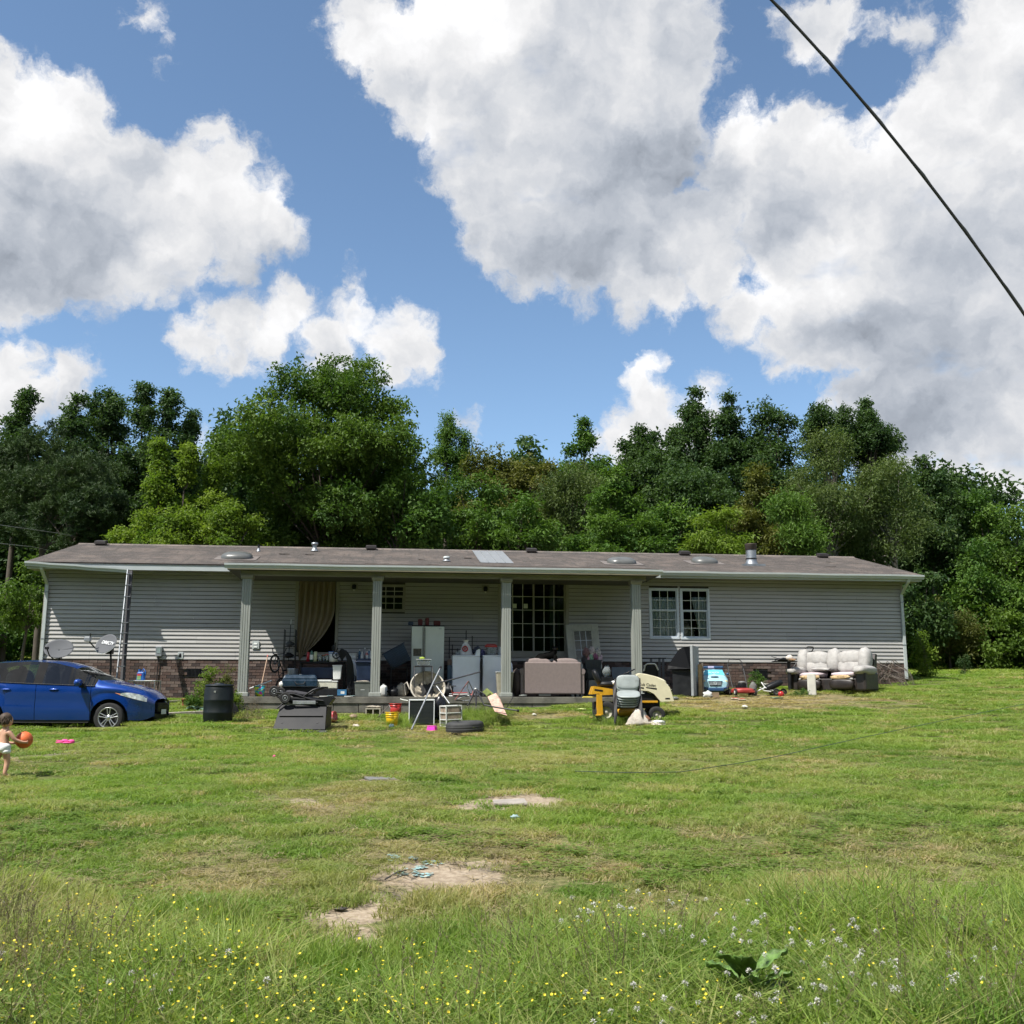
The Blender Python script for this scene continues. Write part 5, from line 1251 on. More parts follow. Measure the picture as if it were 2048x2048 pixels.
# ---- toddler with ball
def toddler():
    g = GP(2, 14.35); M0 = tr(*g) @ rz(radians(-20))
    r = TH('person', 'toddler in a white nappy walking away and carrying an orange ball', 'child', M0)
    skin = K('skin', (.50, .28, .185), rough=.55, var=.06, vs_=12)
    V = [(0, 0, .40), (0, -.005, .47), (0, 0, .56), (0, .005, .62), (0, .01, .665), (0, .015, .74),   # pelvis..head base
         (.055, 0, .36), (.065, .03, .21), (.07, -.01, .06), (.075, .05, .018),       # right leg (towards +x)
         (-.055, 0, .36), (-.07, -.05, .21), (-.075, -.13, .07), (-.08, -.10, .02),
         (.085, 0, .615), (.145, .04, .51), (.20, .12, .475), (.235, .17, .47),
         (-.085, 0, .615), (-.13, .05, .51), (-.06, .15, .46), (.03, .20, .455)]
    Ed = [(0, 1), (1, 2), (2, 3), (3, 4), (4, 5), (0, 6), (6, 7), (7, 8), (8, 9), (0, 10), (10, 11), (11, 12), (12, 13), (3, 14), (14, 15), (15, 16), (16, 17), (3, 18), (18, 19), (19, 20), (20, 21)]
    Rr = [.085, .088, .082, .07, .036, .055, .058, .040, .026, .024, .058, .040, .026, .024, .038, .028, .022, .018, .038, .028, .022, .018]
    # fingers
    for hand, (ox, oy, oz), sg in ((17, (.235, .17, .47), 1), (21, (.03, .20, .455), -1)):
        for k in range(5):
            i0 = len(V); ang = (k-2)*.35; L = (.020, .028, .031, .029, .022)[k]
            if k == 0: d = Vector((0, .3, 1))
            else: d = Vector((-.2*sg, 1, .25*(k-2)))
            d.normalize(); b0 = Vector((ox, oy, oz))+Vector((0, 0, (k-2)*.007)); p1 = b0+d*L*.7; p2 = p1+(d+Vector((-.7, .2, 0))).normalized()*L*.6
            V += [tuple(p1), tuple(p2)]; Ed += [(hand, i0), (i0, i0+1)]; Rr += [.0062, .0052]
    me = bpy.data.meshes.new('body'); me.from_pydata(V, Ed, []); o = bpy.data.objects.new('body', me); COL.objects.link(o); o.parent = r
    md = o.modifiers.new('skin', 'SKIN'); md.use_smooth_shade = True; md.branch_smoothing = .6
    for i, v in enumerate(me.skin_vertices[0].data): v.radius = (Rr[i], Rr[i]*(.8 if i < 4 else 1)); v.use_root = (i == 0)
    sb = o.modifiers.new('sub', 'SUBSURF'); sb.levels = 2; sb.render_levels = 2; me.materials.append(skin)
    hd = A(r, 'head', skin, lambda b: (b.ell((0, .02, .765), (.072, .083, .092), 20, 14, .95), b.ell((0, .105, .752), (.010, .014, .012), 8, 6), b.ell((.072, .01, .755), (.010, .018, .024), 8, 6), b.ell((-.072, .01, .755), (.010, .018, .024), 8, 6), b.ell((0, .075, .715), (.035, .03, .022), 10, 6)))
    for sx in (-.028, .028): A(hd, 'eye', m_dark, lambda b: b.ell((sx, .098, .772), (.010, .006, .006), 8, 6))
    A(hd, 'mouth', K('lips', (.4, .12, .1), rough=.5), lambda b: b.ell((0, .103, .725), (.016, .005, .004), 8, 6))
    def hairf(b):
        b.ell((0, .0, .785), (.080, .088, .088), 20, 12, .95, .10, 4)
        rr = random.Random(3)
        for k in range(60):
            a = rr.uniform(pi, 2*pi); e_ = rr.uniform(-.3, .9); p = Vector((.078*cos(a)*cos(e_), .085*sin(a)*cos(e_), .78+.085*sin(e_))); b.tube([p, p+Vector((rr.gauss(0, .01), rr.gauss(-.008, .008), -.03)), p+Vector((rr.gauss(0, .015), -.004, -.055))], [.007, .006, .002], 4)
    A(r, 'hair', K('brown_hair', (.055, .035, .022), rough=.7, var=.3, vs_=40), hairf)
    A(r, 'nappy', K('nappy', (.72, .73, .72), rough=.8, var=.06), lambda b: (b.ell((0, -.008, .405), (.108, .088, .072), 20, 12, .85, .08, 2), b.ell((.058, -.004, .355), (.062, .066, .035), 14, 8, .9), b.ell((-.058, -.004, .355), (.062, .066, .035), 14, 8, .9)))
    bl = TH('ball', 'orange ball hugged by the toddler at the left edge', 'ball', M0 @ tr(.12, .235, .50))
    A(bl, 'ball_skin', K('orange_rubber', (.62, .13, .035), rough=.55, var=.08, bump=.3, bs=150), lambda b: b.ell((0, 0, 0), (.115, .115, .115), 28, 18))
    A(bl, 'seam', m_black, lambda b: (b.torus((0, 0, 0), .1155, .0022, 'x', 32, 4), b.torus((0, 0, 0), .1155, .0022, 'z', 32, 4)))
toddler()
# pink shoes
pk = K('pink_foam', (.75, .06, .28), rough=.6, var=.06)
for i, (u, Y, a, lb) in enumerate(((124, 18.35, .5, 'pink clog lying on the lawn by the car, the left one of the pair'), (137, 18.35, .1, 'pink clog lying on the lawn by the car, the right one of the pair'))):
    r = TH('shoe', lb, 'shoe', GM(u, Y, a, .05), 'pair of pink clogs')
    A(r, 'sole', pk, lambda b: b.ell((0, 0, .015), (.105, .05, .018), 16, 6, .8)); A(r, 'upper', pk, lambda b: b.ell((.045, 0, .035), (.06, .046, .035), 14, 8, .9)); A(r, 'heel_strap', pk, lambda b: b.tube([(.02, -.045, .04), (-.09, 0, .05), (.02, .045, .04)], .008))
# ---- satellite dishes
m_dish = K('dish_grey', (.085, .09, .098), rough=.85, var=.08)
r = TH('satellite_dish', 'plain round grey satellite dish behind the roof of the blue car', 'satellite dish', tr(*P(118, 1300, 24.6)))
gz_ = GP(118, 24.6).z-P(118, 1300, 24.6).z
def bowl(b, rx_, ry_, dp=.05):
    b.sheet(lambda u, v: (rx_*v*cos(u*2*pi), ry_*v*sin(u*2*pi), dp*(v*v)), 30, 8, .006)
d_ = A(r, 'reflector', m_dish, lambda b: (setattr(b, 'M', rz(radians(14)) @ rx(radians(50))), bowl(b, .33, .30)))
A(r, 'feed_arm', m_bmetal, lambda b: b.tube([(-.05, -.02, -.26), (-.11, -.24, -.14), (-.13, -.36, .02)], .014)); A(r, 'feed_horn', m_bmetal, lambda b: b.box(-.17, -.40, .0, -.09, -.33, .06), .006)
A(r, 'mast', m_bmetal, lambda b: (b.tube([(-.02, .12, -.1), (-.04, .1, -.35), (-.04, .1, gz_)], .022), b.box(-.08, .02, -.2, .04, .12, -.08)))
pos2 = P(214, 1289, 24.4)
r = TH('satellite_dish', 'lettered grey satellite dish on a black mast beside the ladder', 'satellite dish', tr(*pos2))
gz_ = GP(218, 24.4).z-pos2.z
MD = rz(radians(-32)) @ rx(radians(62)) @ rz(radians(-8))
rf = A(r, 'reflector', m_dish, lambda b: (setattr(b, 'M', MD), bowl(b, .37, .26, .03)))
A(r, 'rim', m_white, lambda b: b.tube([MD @ Vector((.372*cos(t*pi/20), .262*sin(t*pi/20), .03)) for t in range(20, 41)], .007, 5))
textobj('lettering', 'DIRECTV', .115, K('white_lettering', (.75, .77, .78)), rf, MD @ tr(.04, .03, .030), .001, .0015)
A(r, 'feed_arm', m_bmetal, lambda b: b.tube([MD @ Vector((-.30, -.16, .0)), MD @ Vector((-.34, -.1, .22)), MD @ Vector((-.28, .06, .36))], .016))
bx(r, 'feed_horn', m_grey, -.46, -.22, .06, -.33, -.10, .17, .01)
A(r, 'mast', m_bmetal, lambda b: (b.tube([(.05, .1, -.05), (.08, .12, -.45), (.10, .12, gz_)], .024), b.box(-.02, .0, -.22, .12, .14, -.08)))
# ---- ladder leaning on the eave
r = TH('ladder', 'tall narrow grey ladder leaning against the left eave beside the dish', 'ladder', tr(0, 0, 0))
tA, bA = P(255.6, 1140, 25.75), P(233, 1362, 24.9); tB, bB = P(261.5, 1142, 25.85), P(242, 1400, 25.0)
def railf(b, a_, c_, w, d):
    ax = (c_-a_).normalized(); s_ = Vector((1, 0, 0)); n_ = ax.cross(s_).normalized(); s_ = n_.cross(ax)
    v = [p+s_*x*w/2+n_*y*d/2 for p in (a_, c_) for (x, y) in ((-1, -1), (1, -1), (1, 1), (-1, 1))]
    b.add(v, [(3, 2, 1, 0), (4, 5, 6, 7), (0, 1, 5, 4), (1, 2, 6, 5), (2, 3, 7, 6), (3, 0, 4, 7)])
A(r, 'rail', m_steel, lambda b: railf(b, tA, bA, .02, .06)); A(r, 'rail', K('weathered_dark_metal', (.035, .034, .038), rough=.7, var=.25, dirt=.15, dcol=(.09, .085, .08)), lambda b: railf(b, tB, bB, .095, .06))
for v_ in (1149, 1172, 1196, 1222, 1249, 1270, 1291, 1313, 1335):
    f_ = (v_-1140)/222; pa = tA.lerp(bA, f_); pb_ = tB.lerp(bB, (v_-1142)/258); pb_ = pb_+Vector((.05, 0, 0))
    A(r, 'rung', m_steel, lambda b: b.cyl(pa+Vector((0, -.045, 0)), pb_+Vector((0, -.045, 0)), .013, n=8))
# ---- barrel
r = TH('barrel', 'large black plastic barrel with a domed lid standing left of the porch', 'barrel', GV(435, 1446))
A(r, 'drum', K('barrel_black', (.006, .010, .011), rough=.5, var=.1, spec=.3), lambda b: b.lathe([(0, 0), (.285, 0), (.300, .03), (.305, .20), (.312, .215), (.305, .23), (.308, .46), (.314, .475), (.307, .49), (.298, .70), (.275, .765), (.27, .775), (0, .775)], 36))
A(r, 'lid', K('lid_black', (.010, .015, .020), rough=.5, spec=.3), lambda b: (b.lathe([(.285, .755), (.297, .765), (.297, .785), (.27, .80), (.10, .812), (.10, .83), (0, .835)], 36)))
A(r, 'latch', w_plast, lambda b: (b.tube([(-.012, -.305, .63), (-.012, -.31, .665)], .006), b.tube([(.012, -.305, .63), (.012, -.31, .665)], .006)))
r = TH('rubber_mat', 'black rubber flap leaning on the porch block right behind the barrel', 'mat', GM(467, 23.0, radians(62)))
A(r, 'flap', w_rub, lambda b: (setattr(b, 'M', rx(radians(-22))), b.ell((0, 0, .19), (.24, .014, .22), 24, 8)))
# ---- house left: table with jug, vents plants
r = TH('wire_table', 'low white wire table against the brick wall behind the car bonnet', 'table', GM(286, 25.2))
zt_ = P(286, 1361, 25.2).z-GP(286, 25.2).z
bx(r, 'table_top', m_white, -.34, -.2, zt_-.02, .34, .25, zt_)
for x in (-.32, .32):
    for y in (-.18, .23): A(r, 'leg', m_steel, lambda b: b.cyl((x, y, -.1), (x, y, zt_-.02), .013, n=8))
A(r, 'wire_rack', m_steel, lambda b: [b.cyl((-.32+k*.08, -.19, zt_-.45), (-.32+k*.08, -.19, zt_-.02), .004, n=5) for k in range(9)])
r = TH('detergent_jug', 'blue jug with a red and green label on the wire table', 'jug', GM(279, 25.1, 0, zt_))
bx(r, 'jug_body', w_blue, -.10, -.07, 0, .10, .07, .22, .03, .015, .01); bx(r, 'label', K('green_label', (.2, .35, .15)), -.075, -.0725, .03, .02, -.0705, .12, 0); bx(r, 'label', K('red_label', (.5, .05, .05)), -.07, -.0722, .122, .03, -.0702, .17, 0)
A(r, 'cap', w_blue, lambda b: b.cyl((-.04, 0, .22), (-.04, 0, .28), .03, n=14)); A(r, 'jug_handle', w_blue, lambda b: b.tube([(.0, 0, .2), (.05, 0, .29), (.10, 0, .24), (.10, 0, .12)], .015))
r = TH('tray', 'shallow pale tray beside the blue jug on the wire table', 'tray', GM(298, 25.1, 0, zt_)); bx(r, 'tray_base', w_plast, -.10, -.12, 0, .10, .12, .02)
tim = K('weathered_timber', (.30, .27, .23), rough=.9, var=.2, bump=.4, dirt=.3)
for (u0, v0, u1, v1, lb) in ((322, 1406, 400, 1402, 'pale timber edging board along the plant bed nearest the brick wall'), (326, 1430, 408, 1426, 'pale timber board on the ground between the car nose and the barrel'), (62, 1447, 205, 1444, 'pale timber board lying under the parked car')):
    a_, b__ = GR(u0, v0+3), GR(u1, v1+3); r = TH('timber_edging', lb, 'board', Matrix(), 'timber edging boards')
    A(r, 'board', tim, lambda b: railf(b, a_+Vector((0, 0, .02)), b__+Vector((0, 0, .02)), .09, .12))
r = TH('flower_pot', 'small terracotta pot in the plant bed beside the hosta leaves', 'flower pot', GM(372, 24.6)); A(r, 'pot', K('terracotta', (.30, .09, .05), rough=.9, dirt=.2), lambda b: b.lathe([(0, 0), (.07, 0), (.10, .16), (.112, .165), (.112, .20), (.095, .20), (.085, .02)], 18))
# ---- porch left
pat = bpy.data.materials.new('party_print'); pat.use_nodes = True
def _pp():
    t = pat.node_tree; b = NB(t); p = t.nodes['Principled BSDF']; co = b.n('ShaderNodeTexCoord').outputs['Object']; v = b.n('ShaderNodeTexVoronoi'); v.inputs['Scale'].default_value = 16; t.links.new(co, v.inputs['Vector'])
    s_ = b.n('ShaderNodeSeparateColor'); t.links.new(v.outputs['Color'], s_.inputs[0]); rp = b.n('ShaderNodeValToRGB'); rp.color_ramp.interpolation = 'CONSTANT'; e = rp.color_ramp.elements; e[0].color = (.03, .35, .45, 1); e[0].position = 0; e[1].color = (.55, .60, .03, 1); e[1].position = .3
    for ps, c in ((.6, (.45, .04, .30, 1)), (.75, (.05, .12, .45, 1)), (.88, (.25, .55, .05, 1))): x = e.new(ps); x.color = c
    t.links.new(s_.outputs[0], rp.inputs[0]); t.links.new(rp.outputs[0], p.inputs['Base Color']); p.inputs['Roughness'].default_value = .45
_pp()
r = TH('toy_bucket', 'brightly patterned toy bucket at the foot of the leftmost column', 'bucket', SL(519, 1.95))
A(r, 'pail', pat, lambda b: b.lathe([(0, .005), (.10, 0), (.135, .25), (.128, .25), (.095, .01)], 20)); A(r, 'rim', K('cyan_plastic', (.05, .4, .5)), lambda b: b.torus((0, 0, .25), .136, .008, 'z', 24, 6))
A(r, 'bail', K('lime_plastic', (.5, .6, .02)), lambda b: b.tube([(.135*cos(t*pi/8+pi), -.02-.10*sin(t*pi/8), .25-.11*sin(t*pi/8)) for t in range(9)], .008))
r = TH('broom', 'long wooden broom handle with a red tip left of the bicycle', 'broom', SL(519, 1.5)); A(r, 'handle', K('wood_pole', (.33, .22, .15)), lambda b: b.cyl((0, 0, .05), (.07, .7, 1.0), .014, n=8)); A(r, 'tip', w_red, lambda b: b.cyl((.07, .7, 1.0), (.072, .72, 1.04), .017, n=8)); A(r, 'bristles', w_dgrey, lambda b: b.box(-.12, -.03, 0, .12, .03, .09, .02), .01)
r = TH('plastic_pipe', 'white plastic pipe leaning over the patterned bucket', 'pipe', SL(520, 1.75)); A(r, 'pipe', w_plast, lambda b: b.cyl((-.24, -.12, .19), (.26, .1, .39), .018, n=10))
r = TH('wire_shelf', 'tall narrow black wire shelf rack next to the curtained door', 'shelf rack', SL(576, .30))
for x in (-.15, .15):
    for y in (-.13, .13): A(r, 'post', m_bmetal, lambda b: b.cyl((x, y, 0), (x*.95, y, 1.72), .011, n=6))
for z in (.25, .62, 1.0, 1.28, 1.55): A(r, 'shelf', m_bmetal, lambda b: ([b.cyl((-.15, y, z), (.15, y, z), .005, n=5) for y in (-.13, -.07, 0, .07, .13)], [b.cyl((x, -.13, z), (x, .13, z), .007, n=5) for x in (-.15, .15)]))
for (x, z, c, rx_, lb) in ((.0, 1.35, w_dgrey, .10, 'black lump of tools on the upper shelf of the wire rack'), (-.02, 1.05, m_black, .12, 'dark bundle on the middle shelf of the wire rack'), (.03, .70, m_black, .12, 'dark bag on the lower shelf of the wire rack')):
    r2 = TH('bundle', lb, 'bundle', SL(576, .30, 0, z)); lump(r2, 'cloth', c, (x, 0, .0), (rx_, .09, .07), .4, z*9)
r = TH('fishing_net', 'black pole with a white tip standing up in the wire rack', 'pole', SL(574, .30)); A(r, 'pole', m_bmetal, lambda b: b.cyl((0, 0, .9), (.02, .05, 1.86), .010, n=6)); A(r, 'white_tip', w_plast, lambda b: b.cyl((.02, .05, 1.86), (.025, .06, 1.99), .014, n=6))
r = TH('bicycle', 'small black bicycle reared up against the wall seen from its end', 'bicycle', SL(556, 1.45, radians(64)))
def wheel(root, c, R_=.21): 
    w_ = A(root, 'wheel', w_rub, lambda b: b.torus(c, R_, .022, 'y', 28, 6)); A(w_, 'wheel_rim', m_steel, lambda b: (b.torus(c, R_-.028, .008, 'y', 28, 5), [b.cyl(c, (c[0]+(R_-.03)*cos(t*pi/6), c[1], c[2]+(R_-.03)*sin(t*pi/6)), .0022, n=4) for t in range(12)])); A(w_, 'hub', m_bmetal, lambda b: b.cyl((c[0], c[1]-.04, c[2]), (c[0], c[1]+.04, c[2]), .02, n=10))
wheel(r, (.12, 0, .24)); wheel(r, (-.2, 0, .80))
A(r, 'frame', m_bmetal, lambda b: [b.tube(p_, .014, 6) for p_ in ([(.12, 0, .24), (0, 0, .5), (-.1, .0, .98)], [(.12, 0, .24), (.2, 0, .6), (-.1, 0, .98)], [(0, 0, .5), (.2, 0, .6)], [(-.1, .03, .98), (-.2, .04, .80)], [(-.1, -.03, .98), (-.2, -.04, .80)])])
A(r, 'handlebar', m_bmetal, lambda b: b.tube([(-.02, -.2, 1.18), (-.06, -.15, 1.05), (-.1, 0, 1.03), (-.06, .15, 1.05), (-.02, .2, 1.18)], .013)); A(r, 'saddle', m_black, lambda b: b.ell((.24, 0, .64), (.10, .05, .025), 12, 6))
r = TH('black_crate', 'black crate under the navy case at the porch edge', 'crate', SL(600, 1.75)); bx(r, 'crate_wall', m_black, -.44, -.2, 0, .44, .2, .225, .02)
r = TH('hard_case', 'glossy navy blue hard case with a handle resting on the black crate', 'case', SL(600, 1.80, 0, .226))
A(r, 'shell', K('navy_gloss', (.014, .032, .055), rough=.25, var=.25, spec=.6, coat=.4), lambda b: (b.box(-.43, -.22, .0, .43, .22, .19), b.box(-.42, -.21, .19, .42, .21, .30, .05, .05)), .03)
A(r, 'case_handle', m_bmetal, lambda b: b.tube([(-.12, -.225, .13), (-.07, -.26, .07), (.09, -.26, .07), (.13, -.225, .13)], .012)); A(r, 'latch', m_steel, lambda b: b.box(-.03, -.1, .30, .03, -.06, .315))
r = TH('lamp_globe', 'white round globe at the left end of the navy case', 'globe', SL(563, 1.95, 0, .22)); A(r, 'globe', w_plast, lambda b: b.ell((0, 0, .075), (.075, .075, .075), 16, 10))
r = TH('wash_tub', 'ribbed galvanised tub behind the navy case', 'tub', SL(584, 1.1, 0, .52)); A(r, 'tub_wall', m_grey, lambda b: b.lathe([(0, 0), (.13, 0)]+[(.14+.004*(k % 2), .01+k*.018) for k in range(9)]+[(.15, .18), (.14, .18)], 24))
r = TH('plant_stand', 'dark stand under the galvanised tub', 'stand', SL(584, 1.1)); bx(r, 'stand_top', m_black, -.17, -.15, .49, .17, .15, .519)
for x in (-.15, .15):
    for y in (-.13, .13): A(r, 'leg', m_bmetal, lambda b: b.cyl((x, y, 0), (x, y, .49), .015, n=6))
r = TH('work_table', 'black topped work table covered with bottles and jars by the doorway', 'table', SL(644, 1.15))
bx(r, 'table_top', m_black, -.58, -.25, .83, .58, .25, .86); bx(r, 'apron', w_navy, -.52, -.22, .45, .3, -.20, .72, .004); bx(r, 'lower_shelf', m_black, -.55, -.2, .12, .55, .22, .15)
for x in (-.54, .54):
    for y in (-.22, .22): A(r, 'leg', m_bmetal, lambda b: b.box(x-.02, y-.02, 0, x+.02, y+.02, .83))
def bottle(u, t, z, rad, h, col, label, name='bottle', cap=None, lab=None, taper=.5, M=None, cat='bottle', group=None):
    r = TH(name, label, cat, M or SL(u, t, 0, z), group); m = col if not isinstance(col, tuple) else K('bottle_%d_%d_%d' % tuple(int(c*99) for c in col), col, rough=.3, var=.05)
    A(r, 'bottle_body', m, lambda b: b.lathe([(0, 0), (rad, 0), (rad, h*.70), (rad*taper, h*.85), (rad*taper, h*.92), (0, h*.92)], 14))
    A(r, 'cap', cap or w_plast, lambda b: b.lathe([(0, h), (rad*taper*1.15, h), (rad*taper*1.15, h*.9)], 12))
    if lab: A(r, 'label', lab, lambda b: b.lathe([(rad*1.02, h*.18), (rad*1.02, h*.58)], 14))
    return r
lw = K('paper_label', (.6, .62, .6))
bottle(614, 1.25, .86, .045, .24, (.35, .02, .03), 'dark red canister at the left end of the work table', taper=.8, cap=w_red)
bottle(620.5, 1.3, .86, .045, .30, (.02, .09, .06), 'green bottle with a white label beside the red canister', lab=lw, cap=m_black, taper=.45)
bottle(628, 1.3, .86, .042, .25, (.50, .52, .33), 'pale yellow green bottle on the work table', taper=.9, cap=K('pale_cap', (.5, .52, .33)))
bottle(637, 1.25, .86, .065, .18, w_clear, 'squat clear glass jar on the work table', 'jar', m_steel, taper=.95, cat='jar')
bottle(645, 1.2, .86, .05, .17, w_clear, 'clear jar with an orange lid next to the squat jar', 'jar', K('orange_lid', (.5, .14, .04)), taper=.9, cat='jar')
bottle(651.5, 1.3, .86, .05, .19, w_clear, 'plastic tumbler with a red top left of the white bucket', 'jar', w_red, taper=.9, cat='jar')
def bucket(u, t, z, r0, r1, h, m, rim, label, M=None, name='bucket', handle=True, cat='bucket'):
    r = TH(name, label, cat, M or SL(u, t, 0, z)); A(r, 'bucket_wall', m, lambda b: b.lathe([(0, .004), (r0, 0), (r1, h), (r1-.006, h), (r0-.006, .01)], 22)); A(r, 'rim', rim, lambda b: (b.lathe([(r1, h-.01), (r1+.012, h-.008), (r1+.012, h+.006), (r1-.004, h+.006)], 22), b.lathe([(r1-.004, h*.80), (r1+.006, h*.80), (r1+.006, h*.84), (r1-.002, h*.85)], 22)))
    if handle: A(r, 'bail', m_steel, lambda b: b.tube([((r1+.01)*cos(t_*pi/8+pi), -.02-.09*sin(t_*pi/8), h*.9-.10*sin(t_*pi/8)) for t_ in range(9)], .004))
    return r
r = bucket(665, 1.3, .86, .11, .125, .25, w_plast, w_blue, 'white bucket with a blue rim holding dark tools on the work table')
for k in range(5): A(r, 'tool', m_bmetal, lambda b: b.cyl((rnd.uniform(-.05, .05), rnd.uniform(-.05, .05), .15), (rnd.uniform(-.1, .1), rnd.uniform(-.08, .08), rnd.uniform(.34, .5)), .016, n=6))
r = TH('hose_bundle', 'tall black draped bundle of hose and straps left of the white freezer', 'hose', SL(690, 1.55))
for k in range(9):
    o_ = k*.02; A(r, 'hose', m_black, lambda b: b.tube([(-.19+o_*.5, -.05, 1.05-o_), (-.12+o_, -.08, 1.17-o_*.5), (.0+o_*.7, -.08, 1.12-o_), (.05+o_*.7, -.05, .8), (.04+o_, -.04, .45), (.10+o_, 0, .12), (.02+o_*2, 0, .02)], .021, 6))
A(r, 'reel', m_bmetal, lambda b: (b.torus((-.24, -.12, 1.02), .085, .016, 'y', 20, 6), [b.cyl((-.24, -.12, 1.02), (-.24+.085*cos(t_*2*pi/5), -.12, 1.02+.085*sin(t_*2*pi/5)), .009, n=5) for t_ in range(5)]))
A(r, 'strap_loop', m_black, lambda b: b.tube([(.12, -.05, .3), (.17, -.05, .55), (.24, -.05, .5), (.26, -.05, .3), (.2, -.02, .05)], .014))
r = TH('waste_bin', 'white rectangular plastic bin hanging at the end of the work table', 'bin', SL(673, 1.62, 0, .42)); bx(r, 'bin_wall', w_plast, -.09, -.08, 0, .09, .08, .33, .015, -.02, -.015); bx(r, 'bin_rim', w_plast, -.12, -.105, .33, .12, .105, .35, .004)
r = TH('black_box', 'flat black box under the white cooler on the slab', 'box', SL(655, 1.8)); bx(r, 'box_wall', m_black, -.27, -.18, 0, .27, .18, .19, .01)
r = TH('cooler', 'white lidded cooler standing on a flat black box', 'cooler', SL(655, 1.8, 0, .191)); bx(r, 'cooler_body', K('cream_plastic', (.48, .47, .38), dirt=.2), -.24, -.16, 0, .24, .16, .16, .02); bx(r, 'lid', w_plast, -.25, -.17, .161, .10, .17, .215, .015); bx(r, 'lid', w_plast, .101, -.17, .161, .25, .17, .19, .012)
r = TH('blue_box', 'small blue printed carton in front of the hose bundle', 'carton', SL(684, 2.0)); bx(r, 'carton', K('blue_print', (.03, .14, .28)), -.11, -.09, .03, .11, .09, .17, .004); bx(r, 'label', lw, -.03, -.0915, .07, .06, -.0905, .13, 0)
bucket(699, 2.0, 0, .07, .09, .18, m_black, m_black, 'small black pail between the blue carton and the grey tote', handle=False)
for (u, t, w_, lb) in ((650, 2.15, .26, 'white paper stack lying on the slab edge right of the stroller'), (697, 2.2, .20, 'white booklet lying on the slab edge before the black pail')):
    r = TH('paper_stack', lb, 'papers', SL(u, t, .1)); bx(r, 'sheet', w_plast, -w_/2, -.06, 0, w_/2, .06, .02, .002); bx(r, 'sheet', K('teal_paper', (.3, .42, .42)), w_*.2, -.07, .021, w_*.75, .05, .03, .001)
def appliance(u0, u1, vtop, t, label, name, m, side_console=None, dep=.66):
    um = (u0+u1)/2; sa, sb = HPt(u0, 1391, t)[0], HPt(u1, 1391, t)[0]; h = HPt(um, vtop, t)[1]-zb0; w_ = (sb-sa)/2
    r = TH(name, label, name.replace('_', ' '), HM @ tr((sa+sb)/2, -t, zb0)); bx(r, 'cabinet', m, -w_, 0, .03, w_, dep, h-.03, .012); bx(r, 'lid', m, -w_-.004, -.006, h-.028, w_+.004, dep, h, .008); bx(r, 'plinth', m_black, -w_+.02, .02, 0, w_-.02, dep-.02, .029, 0)
    return r, w_, h
r, w_, hF = appliance(694, 752, 1320, 1.15, 'white chest freezer behind the navy wheelie bin with pots and bottles on it', 'chest_freezer', w_white)
bucket(703.5, 1.0, hF, .085, .10, .17, w_plast, w_plast, 'white flower pot with dark soil on the chest freezer', handle=False, name='flower_pot', cat='flower pot')
cols_ = [(.05, .12, .2), (.5, .52, .5), (.3, .3, .32), (.45, .12, .1), (.12, .25, .4), (.55, .55, .5), (.02, .02, .02), (.4, .42, .4), (.3, .05, .05), (.5, .5, .55)]
for i, (u, t, h) in enumerate(((717, .95, .27), (722, 1.05, .21), (727.5, .9, .32), (732, 1.05, .22), (736, .85, .28), (740, 1.05, .24), (719, .75, .2), (729, .7, .2), (744, .9, .26))):
    nmz = ['tall blue', 'short white', 'tallest grey', 'red brown', 'blue labelled', 'white capped', 'black', 'pale grey', 'dark red'][i]
    bottle(u, t, hF, .035, h, cols_[i], '%s spray bottle in the cluster on the chest freezer' % nmz, lab=lw if i % 2 else None, group='bottles on the chest freezer')
r = TH('wheelie_bin', 'navy blue wheelie bin behind the second column', 'bin', SL(732, 1.55)); bx(r, 'bin_body', w_navy, -.17, -.17, .05, .17, .17, .83, .02, -.10, -.06); bx(r, 'lid', w_navy, -.30, -.27, .831, .28, .27, .93, .03, .05, .04)
for x in (-.15, .15): A(r, 'wheel', w_rub, lambda b: b.cyl((x-.02, .18, .08), (x+.02, .18, .08), .08, n=16))
def tote(M, w_, d_, h, m, lidm, label, txt=False, name='storage_tote'):
    r = TH(name, label, 'tote', M); bx(r, 'tote_body', m, -w_/2*.86, -d_/2*.86, 0, w_/2*.86, d_/2*.86, h-.02, .012, -w_*.05, -d_*.05); bx(r, 'rim', lidm, -w_/2-.01, -d_/2-.01, h-.02, w_/2+.01, d_/2+.01, h, .006)
    if txt: bx(r, 'label', lw, -.05, -d_/2*.92, h*.45, .05, -d_/2*.905, h*.48, 0)
    return r
r = tote(SL(725, 2.02), .40, .30, .36, w_grey, w_grey, 'grey green storage tote left of the second column', True); A(r, 'rag', w_beige, lambda b: b.ell((-.0, 0, .37), (.17, .12, .02), 14, 6, 1, .4, 2))
r = TH('water_jug', 'translucent white jug right of the second column foot', 'jug', SL(767, 1.75)); A(r, 'jug_body', w_plast, lambda b: b.ell((0, 0, .14), (.095, .08, .14), 18, 12, .6)); A(r, 'cap', w_plast, lambda b: b.cyl((.0, 0, .27), (.0, 0, .31), .03, n=12))
r = TH('metal_cart', 'dark metal cart in the shade left of the refrigerator', 'cart', SL(797, 1.1))
for x in (-.2, .2):
    for y in (-.2, .2): A(r, 'post', m_bmetal, lambda b: b.cyl((x, y, 0), (x, y, .74), .014, n=6))
for z in (.2, .72): bx(r, 'shelf', m_bmetal, -.22, -.22, z, .22, .22, z+.02, 0)
r = TH('ribbed_crate', 'dark blue ribbed plastic crate lying tilted on the cart', 'crate', SL(794, 1.05, 0, .98) @ ry(radians(-29)))
